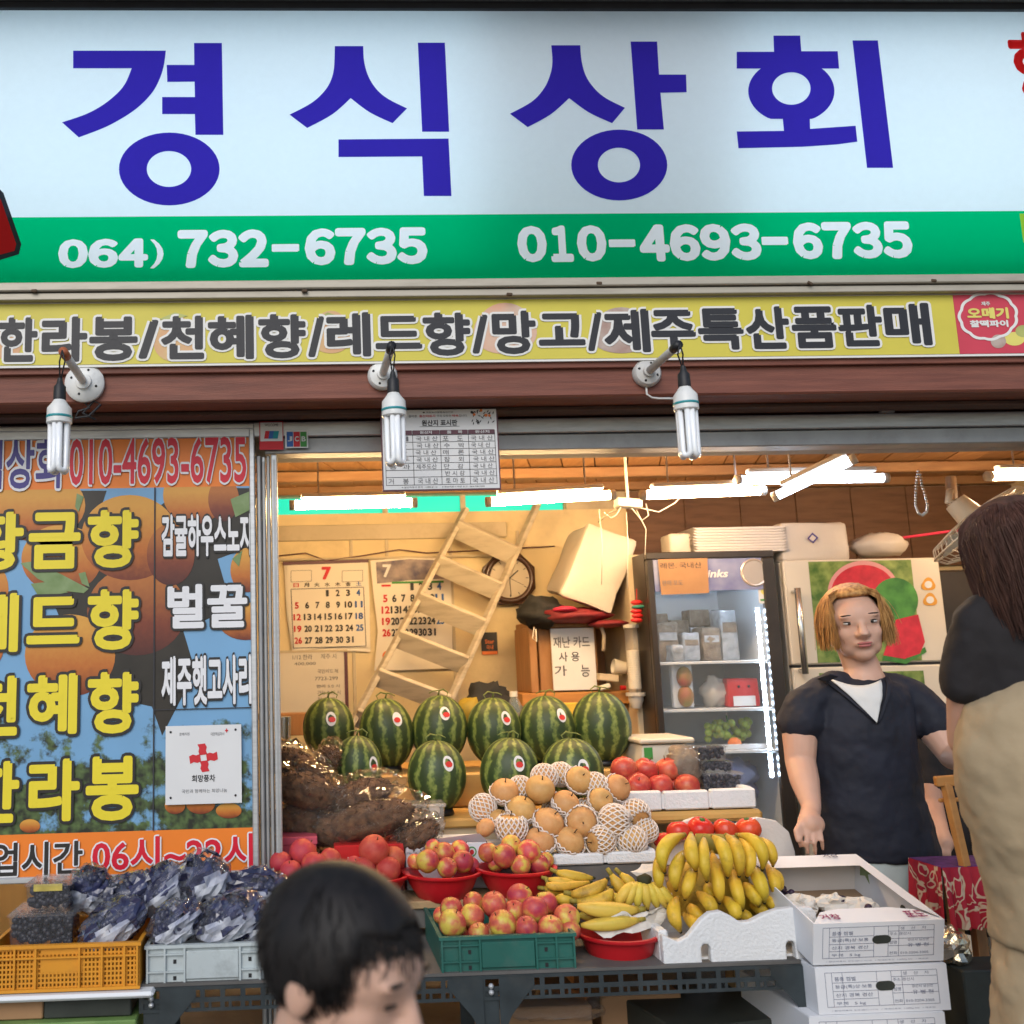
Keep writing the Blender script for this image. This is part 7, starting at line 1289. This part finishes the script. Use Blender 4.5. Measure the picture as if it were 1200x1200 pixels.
# pressed folds in the cloth
tx_ = D.textures.new('cloth_folds', 'CLOUDS'); tx_.noise_scale = .075; dm = go.modifiers.new('folds', 'DISPLACE'); dm.texture = tx_; dm.strength = .02; dm.mid_level = .5; dm.texture_coords = 'GLOBAL'
def wrap_patch(rows, nm, m, off):
    o = MB().loft([[V(u, v, -.125) for u, v in r] for r in rows], False, False).build(nm, m, vo, True); sw = o.modifiers.new('fit', 'SHRINKWRAP'); sw.target = go; sw.wrap_method = 'PROJECT'; sw.use_project_x = False; sw.use_project_y = True; sw.use_project_z = False; sw.use_negative_direction = True; sw.use_positive_direction = True; sw.offset = off
    th = o.modifiers.new('thick', 'SOLIDIFY'); th.thickness = .004; th.offset = 0; return o
A_, B_, C_ = (988, 795), (1043, 797), (1027, 848); n = 10
wrap_patch([[(A_[0] + (C_[0] - A_[0]) * t + ((B_[0] - A_[0]) * (1 - t)) * k / n, A_[1] + (C_[1] - A_[1]) * t + 2 * (1 - t) * k / n + (8 * math.sin(math.pi * k / n) * (1 - t))) for k in range(n + 1)] for t in [i / 12 for i in range(13)]], 'undershirt', 'white_cloth', .006)
wrap_patch([[(982 + (C_[0] - 982) * t - 9 * (1 - t * .6) * (1 - k / 4), 793 + (C_[1] - 793) * t - 3 * (1 - k / 4)) for k in range(5)] for t in [i / 10 for i in range(11)]], 'collar', 'navy_cloth', .010)
wrap_patch([[(1049 + (C_[0] - 1049) * t + 9 * (1 - t * .6) * k / 4, 795 + (C_[1] - 795) * t - 3 * k / 4) for k in range(5)] for t in [i / 10 for i in range(11)]], 'collar', 'navy_cloth', .010)
sh_ = MB()
for uu in (1008, 1050): limb(sh_, [(V(uu, 1012), .105), (V(uu, 1040), .108)])
trunk(sh_, [(V(1030, 1000), .188, .13), (V(1029, 1038), .195, .135)]); organic(sh_.build('shorts', 'pale_cloth', vo, True), .008, 3)
def bob(rr):
    a = rr.uniform(-2.5, 2.5); e = rr.uniform(-.1, .9); p = [(.03, .05, .50)]
    L = rr.uniform(.82, 1.14); out = []; w1 = rr.gauss(0, .03); w2 = rr.gauss(0, .03)
    for k in range(7):
        t = k / 6; ph = 1.45 - t * 1.9 * L; x = .40 * math.sin(a) * math.cos(min(ph, 1.2)) if ph > 0 else .41 * math.sin(a); y = -.06 - .46 * math.cos(a) * (math.cos(ph) if ph > 0 else 1); z = .12 + .42 * math.sin(ph) if ph > 0 else .12 + ph * .62
        if y > .06 and abs(x) < .29 and z < .42: x = .29 * (1 if x > 0 else -1); y = min(y, .22)
        out.append((x * (1 + (.03 + e * .10) * t) + w1 * t * t, y * (1 + .06 * e) + w2 * t * t, z + .03 * e))
    return out
hb = MB().ball((0, 0, 0), 1, 26, 18, lambda v: Vector((v.x * .375, -.07 + v.y * .44, .12 + v.z * (.415 if v.z > 0 else .50)))); hb.f = [f for f in hb.f if not (sum(hb.v[i][1] for i in f) / len(f) > .10 and sum(hb.v[i][2] for i in f) / len(f) < .40)]; hb.v = [tuple(HV @ (Vector(v) * Hs)) for v in hb.v]
ho = hb.build('hair', 'hair_brown', vo, True); so_ = ho.modifiers.new('thick', 'SOLIDIFY'); so_.thickness = .012; so_.offset = 1; strands(vo, HV, Hs, 1500, 5, 'hair_brown', bob, .0014)
# ------------------------------------------------------------------ boy in the foreground
YK = 1.13; ch = MB(); kc = P(403, 1140, YK); Ks = .198
HK = head_frame(kc, (.80, -.50, -.30), (.18, -.12, 1)); add_head(ch, HK, Ks)
nb = HK @ (Vector((0, -.10, -.42)) * Ks); zf = .0; bx, by = nb.x - .01, nb.y + .02; sz = nb.z - .05
limb(ch, [(HK @ (Vector((0, -.08, -.2)) * Ks), .046), (nb, .042), (Vector((bx, by, sz)), .05)]); trunk(ch, [(Vector((bx, by, sz + .01)), .07, .05), (Vector((bx, by, sz - .04)), .13, .075), (Vector((bx, by, sz - .16)), .125, .085), (Vector((bx, by, sz - .30)), .12, .085), (Vector((bx, by, sz - .40)), .13, .09)])
for sx in (-1, 1):
    a = Vector((bx + sx * .135, by, sz - .05)); limb(ch, [(a, .042), (a + Vector((sx * .03, .02, -.17)), .034), (a + Vector((sx * .02, .0, -.33)), .024)]); h0 = a + Vector((sx * .02, 0, -.36)); ch.ball(h0, (.02, .03, .035), 10, 8)
    for k in range(4): finger(ch, h0 + Vector((0, -.02 + .012 * k, -.02)), h0 + Vector((0, -.022 + .012 * k, -.045)), h0 + Vector((-sx * .005, -.022 + .012 * k, -.066)), .006)
    finger(ch, h0 + Vector((0, -.025, 0)), h0 + Vector((0, -.04, -.02)), h0 + Vector((0, -.042, -.035)), .007)
    p = Vector((bx + sx * .065, by, sz - .40)); limb(ch, [(p, .065), (Vector((p.x, p.y, .26)), .042), (Vector((p.x, p.y + .01, .07)), .03)]); limb(ch, [(Vector((p.x, p.y + .02, .05)), .03), (Vector((p.x + .02, p.y - .11, .035)), .026)])
co = organic(ch.build('person', 'skin_fair', None, True), .0045, 6, .45); tag(co, 'young boy with short black hair in the foreground, seen from the side', 'person'); face_parts(co, HK, Ks, True)
tsh = MB(); trunk(tsh, [(Vector((bx, by, sz + .015)), .06, .05), (Vector((bx, by, sz - .02)), .12, .078), (Vector((bx, by, sz - .06)), .145, .09), (Vector((bx, by, sz - .25)), .14, .1), (Vector((bx, by, sz - .43)), .145, .105)])
for sx in (-1, 1): a = Vector((bx + sx * .13, by, sz - .05)); limb(tsh, [(a, .055), (a + Vector((sx * .025, .01, -.12)), .052)])
organic(tsh.build('shirt', 'dark_trousers', co, True), .007, 4); sho = MB()
for sx in (-1, 1): p = Vector((bx + sx * .065, by, sz - .40)); limb(sho, [(p, .08), (Vector((p.x, p.y, .36)), .07)])
organic(sho.build('shorts', 'navy_cloth', co, True), .008, 4)
def cap_pt(rr):
    while 1:
        v = Vector((rr.gauss(0, 1), rr.gauss(0, 1), rr.gauss(0, 1))).normalized()
        if hair_ok(v): return v
def hair_ok(v): return v.z > -.55 + .75 * max(0, v.y + .25) + (.35 if v.y > .55 else 0) - (.15 if v.y < -.2 else 0) and not (v.y > .50 and v.z < .55)
def short(rr):
    v = cap_pt(rr); c = Vector((0, -.06, .12)); R3 = Vector((.355, .44, .405)); p = c + Vector((v.x * R3.x, v.y * R3.y, v.z * R3.z)); down = Vector((v.x * .25, .35 * (1 if v.y > -.3 else -.4), -.9)); t = (down - v * down.dot(v)).normalized(); l = rr.uniform(.14, .26); q = Vector((rr.gauss(0, .10), rr.gauss(0, .10), rr.gauss(0, .10)))
    return [p - v * .015, p + v * .012 + t * l * .35, p + v * .010 + (t + q * .5) * l * .7 - v * l * .10, p + (t + q) * l - v * l * .26]
kb = MB().ball((0, 0, 0), 1, 40, 28); kb.f = [f for f in kb.f if hair_ok(sum((Vector(kb.v[i]) for i in f), Vector()) / len(f))]; kb.v = [tuple(HK @ (Vector((v[0] * .36, -.06 + v[1] * .445, .12 + v[2] * .41)) * Ks)) for v in kb.v]
kh = kb.build('hair', 'hair_black', co, True); s2 = kh.modifiers.new('thick', 'SOLIDIFY'); s2.thickness = .006; s2.offset = 1; strands(co, HK, Ks, 4200, 9, 'hair_black', short, .001)
# ------------------------------------------------------------------ shopper seen from behind at the right edge
YW = 2.2
def S(u, v, dy=0): return P(u, v, YW + dy)
wm = MB(); wc_ = S(1188, 650); HWm = head_frame(wc_, (-.35, 1, -.2), (-.08, .1, 1)); add_head(wm, HWm, .225)
limb(wm, [(wc_ + Vector((.01, 0, -.08)), .05), (S(1200, 718), .055)]); cxs = S(1222, 760)
def ZS(v): return S(1210, v).z
trunk(wm, [((cxs.x, YW, ZS(705)), .08, .06), ((cxs.x, YW, ZS(722)), .13, .07), ((cxs.x, YW, ZS(800)), .15, .09), ((cxs.x, YW, ZS(930)), .15, .095), ((cxs.x, YW, ZS(1060)), .15, .105), ((cxs.x, YW, ZS(1130)), .15, .105)])
for sx in (-1, 1): p = Vector((cxs.x + sx * .07, YW, ZS(1130))); limb(wm, [(p, .062), (Vector((p.x, YW, .42)), .058), (Vector((p.x, YW + .01, .09)), .038)]); limb(wm, [(Vector((p.x, YW - .01, .05)), .035), (Vector((p.x, YW + .15, .04)), .03)])
shl = S(1142, 738); limb(wm, [(S(1158, 730), .036), (shl, .038), (S(1131, 800, .03), .038), (S(1132, 868, .08), .038), (S(1140, 885, .22), .034), (S(1160, 870, .34), .026)]); limb(wm, [(S(1160, 870, .34), .026), (S(1166, 866, .40), .032)])
for k in range(4): finger(wm, S(1160 + 5 * k, 864, .42), S(1160 + 5 * k, 860, .46), S(1160 + 5 * k, 864, .49), .008)
finger(wm, S(1157, 868, .40), S(1152, 864, .43), S(1151, 862, .455), .009)
limb(wm, [(S(1292, 722), .06), (S(1308, 728), .056), (S(1315, 810), .047), (S(1312, 900, .02), .04), (S(1300, 970, -.03), .028)]); limb(wm, [(S(1300, 970, -.03), .028), (S(1298, 995, -.04), .034)])
for k in range(4): finger(wm, S(1291 + 5 * k, 1002, -.05), S(1291 + 5 * k, 1014, -.06), S(1291 + 5 * k, 1024, -.05), .008)
finger(wm, S(1288, 990, -.05), S(1284, 1000, -.07), S(1284, 1008, -.075), .009)
wo = organic(wm.build('person', 'skin', None, True), .0065, 3, .4); tag(wo, 'dark haired shopper in black tee and long beige dress at the right edge', 'person')
te = MB(); trunk(te, [((cxs.x, YW, ZS(702)), .075, .065), ((cxs.x, YW, ZS(712)), .135, .085), ((cxs.x, YW, ZS(735)), .175, .1), ((cxs.x, YW, ZS(830)), .175, .115), ((cxs.x, YW, ZS(1000)), .17, .11)]); limb(te, [(S(1158, 720), .05), (S(1142, 735), .052), (S(1132, 798, .02), .052)]); limb(te, [(S(1290, 722), .066), (S(1306, 732), .066), (S(1312, 796), .066)]); tee = organic(te.build('tee', 'black_tee', wo, True), .008, 5); dm = tee.modifiers.new('folds', 'DISPLACE'); dm.texture = tx_; dm.strength = .02; dm.texture_coords = 'GLOBAL'
tu = MB(); tcx = cxs.x + .005
trunk(tu, [((tcx + .02, YW - .02, ZS(786)), .10, .10), ((tcx + .01, YW - .02, ZS(797)), .155, .135), ((tcx, YW - .02, ZS(825)), .195, .15), ((tcx - .005, YW - .02, ZS(880)), .225, .16), ((tcx - .005, YW - .02, ZS(950)), .222, .155), ((tcx, YW - .01, ZS(1020)), .195, .145), ((tcx, YW - .01, ZS(1070)), .185, .15), ((tcx, YW - .01, ZS(1108)), .185, .15)], 28)
to_ = organic(tu.build('tunic', 'beige_cloth', wo, True), .009, 5); dm = to_.modifiers.new('folds', 'DISPLACE'); dm.texture = tx_; dm.strength = .02; dm.texture_coords = 'GLOBAL'
tr_ = MB(); trunk(tr_, [((cxs.x, YW, ZS(1085)), .165, .125), ((cxs.x, YW, ZS(1140)), .182, .145), ((cxs.x, YW, .55), .195, .155), ((cxs.x, YW, .22), .205, .17)])
sko = organic(tr_.build('skirt', 'beige_cloth', wo, True), .009, 4); dm = sko.modifiers.new('folds', 'DISPLACE'); dm.texture = tx_; dm.strength = .03; dm.texture_coords = 'GLOBAL'
def longh(rr):
    a = rr.uniform(-2.2, 2.2); L = rr.uniform(.8, 1.05); out = []; jit = rr.uniform(0, .16)
    for k in range(9):
        t = k / 8; ph = 1.5 - t * 2.7 * L; x = .44 * math.sin(a) * (math.cos(ph) if ph > 0 else 1); y = -.05 - .46 * math.cos(a) * (math.cos(ph) if ph > 0 else 1); z = .12 + (.43 * math.sin(ph) if ph > 0 else ph * .75); out.append((x * (1 + jit) + .02 * math.sin(k * 2 + a * 9), y * (1 + jit), z))
    return out
hb = MB().ball((0, 0, 0), 1, 26, 18, lambda v: Vector((v.x * .39, -.06 + v.y * .46, .12 + v.z * (.42 if v.z > 0 else .95)))); hb.f = [f for f in hb.f if not (sum(hb.v[i][1] for i in f) / len(f) > .12 and sum(hb.v[i][2] for i in f) / len(f) < .28)]; hb.v = [tuple(HWm @ (Vector(v) * .225)) for v in hb.v]
wh = hb.build('hair', 'hair_dark', wo, True); s3 = wh.modifiers.new('thick', 'SOLIDIFY'); s3.thickness = .01; s3.offset = 1; strands(wo, HWm, .225, 2200, 15, 'hair_dark', longh, .0014)
MB().box(HWm @ (Vector((-.1, -.5, .1)) * .225), (.05, .012, .018), None, .004).build('hair_clip', 'steel', wo)
# ------------------------------------------------------------------ person sitting behind the vendor
YQ = 3.62
def Z(u, v, dy=0): return P(u, v, YQ + dy)
sp_ = MB(); sc_ = Z(1146, 802); HS = head_frame(sc_, (-.3, -1, -.1), (0, 0, 1)); add_head(sp_, HS, .22)
limb(sp_, [(sc_ + Vector((0, .02, -.07)), .05), (Z(1134, 842), .055)]); cz_ = Z(1128, 900).x; trunk(sp_, [((cz_, YQ, Z(1128, 838).z), .08, .06), ((cz_, YQ, Z(1128, 852).z), .16, .08), ((cz_, YQ, Z(1128, 920).z), .17, .1), ((cz_, YQ, Z(1128, 1000).z), .17, .11), ((cz_, YQ, Z(1128, 1040).z), .17, .12)])
limb(sp_, [(Z(1085, 862), .058), (Z(1082, 900, -.02), .054), (Z(1090, 945, -.10), .042), (Z(1101, 975, -.20), .030)]); limb(sp_, [(Z(1101, 975, -.2), .03), (Z(1104, 988, -.23), .036)])
for k in range(4): finger(sp_, Z(1096 + 5 * k, 992, -.24), Z(1095 + 5.5 * k, 1000, -.26), Z(1096 + 5.5 * k, 1007, -.25), .0095)
finger(sp_, Z(1096, 985, -.23), Z(1091, 994, -.26), Z(1092, 1001, -.27), .0105)
limb(sp_, [(Z(1172, 862), .058), (Z(1180, 920), .046), (Z(1165, 970, -.15), .032)]); limb(sp_, [(Z(1165, 970, -.15), .03), (Z(1160, 985, -.2), .036)])
for k in range(4): finger(sp_, Z(1154 + 5 * k, 990, -.22), Z(1153 + 5 * k, 1000, -.24), Z(1154 + 5 * k, 1006, -.23), .009)
finger(sp_, Z(1168, 984, -.21), Z(1172, 992, -.23), Z(1171, 999, -.24), .0105)
zq = Z(1128, 1040).z
for sx in (-1, 1): p = Vector((cz_ + sx * .1, YQ, zq)); limb(sp_, [(p, .085), (p + Vector((sx * .03, -.40, .02)), .062), (Vector((p.x + sx * .03, YQ - .42, .09)), .04)]); limb(sp_, [(Vector((p.x + sx * .03, YQ - .40, .05)), .035), (Vector((p.x + sx * .03, YQ - .55, .04)), .03)])
po_ = organic(sp_.build('person', 'skin', None, True), .007, 3, .4); tag(po_, 'person in black clothes sitting behind the vendor, arm visible', 'person'); face_parts(po_, HS, .22)
bt_ = MB(); trunk(bt_, [((cz_, YQ, Z(1128, 836).z), .075, .065), ((cz_, YQ, Z(1128, 850).z), .175, .1), ((cz_, YQ, Z(1128, 920).z), .19, .12), ((cz_, YQ, Z(1128, 1030).z), .19, .13)]); limb(bt_, [(Z(1088, 862), .07), (Z(1083, 905, -.02), .066), (Z(1086, 922, -.05), .062)]); limb(bt_, [(Z(1170, 862), .07), (Z(1180, 915), .062)]); organic(bt_.build('top', 'black_tee', po_, True), .009, 4)
tq = MB()
for sx in (-1, 1): p = Vector((cz_ + sx * .1, YQ, zq)); limb(tq, [(p, .10), (p + Vector((sx * .03, -.40, .02)), .078), (Vector((p.x + sx * .03, YQ - .42, .15)), .06)])
trunk(tq, [((cz_, YQ, zq - .09), .19, .13), ((cz_, YQ, zq + .06), .185, .13)]); organic(tq.build('trousers', 'dark_trousers', po_, True), .009, 4)
hh = MB().ball((0, 0, 0), 1, 22, 14, lambda v: Vector((v.x * .38, -.07 + v.y * .45, .12 + v.z * .42))); hh.f = [f for f in hh.f if not (sum(hh.v[i][1] for i in f) / len(f) > .12 and sum(hh.v[i][2] for i in f) / len(f) < .30)]; hh.v = [tuple(HS @ (Vector(v) * .22)) for v in hh.v]; hh.build('hair', 'hair_black', po_, True)
st = thing('stool', 'low stool under the person sitting behind the vendor', 'stool', (cz_, YQ, 0)); MB().lathe([(0, zq - .13), (.16, zq - .13), (.17, zq - .11), (.16, zq - .095), (0, zq - .095)], 24, Matrix.Translation((cz_, YQ, 0))).build('seat', 'fridge_dark', st, 'auto')
for a in range(4): d = Vector((math.cos(a * 1.571 + .8), math.sin(a * 1.571 + .8), 0)); MB().tube([Vector((cz_, YQ, zq - .131)) + d * .11, Vector((cz_, YQ, .02)) + d * .16], .012, 8).build('leg', 'steel', st)
# ------------------------------------------------------------------ cloth covered table, wooden stand, foil
def swirl():
    m = mat('floral_cloth', (.45, .02, .04), .75, bump=.2, bscale=30); t = m.node_tree; N = t.nodes; L = t.links; b = N['Principled BSDF']; tc = N.new('ShaderNodeTexCoord'); nz = N.new('ShaderNodeTexNoise'); nz.inputs['Scale'].default_value = 10; nz.inputs['Distortion'].default_value = 2.5; nz.inputs['Detail'].default_value = 1; L.new(tc.outputs['Object'], nz.inputs[0]); rp = N.new('ShaderNodeValToRGB'); e = rp.color_ramp.elements; e[0].position = .47; e[0].color = (.42, .015, .03, 1); e[1].position = .50; e[1].color = (.6, .45, .3, 1); q = e.new(.56); q.color = (.6, .45, .3, 1); q = e.new(.58); q.color = (.36, .01, .03, 1); L.new(nz.outputs[0], rp.inputs[0]); L.new(rp.outputs[0], b.inputs['Base Color'])
swirl(); mat('purple_cloth', (.10, .03, .14), .8, var=.4, vscale=40); mat('foil', (.6, .5, .36), .22, .9, bump=.8, bscale=25, var=.2)
YL = 2.98; ct = thing('covered_table', 'small table under red floral cloth right of the vendor', 'table', P(1130, 1100, YL + .15)); x0, x1 = P(1106, 1040, YL).x, P(1190, 1040, YL).x; zt_ = P(1110, 1016, YL).z; zh_ = P(1110, 1088, YL).z
MB().b2((x0 + .01, YL + .01, zt_ - .03), (x1 - .01, YL + .15, zt_ - .006)).build('table_top', 'shelf_wood', ct); MB().b2((x0, YL, zt_ - .005), (x1, YL + .16, zt_)).build('top_cloth', 'purple_cloth', ct)
def edge(z, amp, off): return [Vector((x0 + (x1 - x0) * k / 30, YL - off - amp * math.sin(k * 1.3) - amp * .5 * math.sin(k * 2.9), z)) for k in range(31)]
MB().loft([edge(zt_ - .001, 0, .002), edge(zt_ - .05, .006, .006), edge((zt_ + zh_) / 2, .012, .010), edge(zh_, .018, .014)], False, False).build('cloth_drape', 'floral_cloth', ct, True)
MB().loft([[Vector((x0 - .002 - o - a * math.sin(k * 1.7), YL + .16 * k / 12, z)) for k in range(13)] for z, a, o in ((zt_ - .001, 0, 0), (zt_ - .08, .004, .004), (zh_ + .02, .01, .006))], False, False).build('cloth_side', 'floral_cloth', ct, True)
for x in (x0 + .03, x1 - .06):
    for y in (YL + .02, YL + .11): MB().b2((x, y, 0), (x + .03, y + .03, zt_ - .031)).build('leg', 'shelf_wood', ct)
tag(MB().ball(P(1112, 1108, YL - .06), (.05, .05, .055), 16, 12, crumple(.35, 3, 77)).build('foil_wrap', 'foil'), 'crumpled foil hanging below the floral cloth', 'foil'); tag(MB().b2((P(1092, 1130, YL).x, YL - .14, 0), (P(1160, 1130, YL).x, YL - .01, P(1112, 1128, YL - .06).z), .004).build('storage_box', 'box_dark'), 'dark box on the floor under the foil', 'box')
ws = thing('wooden_stand', 'orange wooden stand leaning beside the seated person', 'stand', P(1130, 1030, 2.98)); a, b = P(1108, 916, 3.02), P(1131, 1016, 2.99); beam(MB(), a, b, .028, .022).build('post', 'orange_wood', ws); beam(MB(), P(1096, 916, 3.02), P(1150, 912, 3.02), .022, .03).build('top_bar', 'orange_wood', ws); beam(MB(), P(1100, 938, 3.03), P(1150, 936, 3.03), .01, .012).build('cross_bar', 'orange_wood', ws); a, b = P(1150, 914, 3.02), P(1168, 1014, 2.99); beam(MB(), a, b, .028, .022).build('post', 'orange_wood', ws)
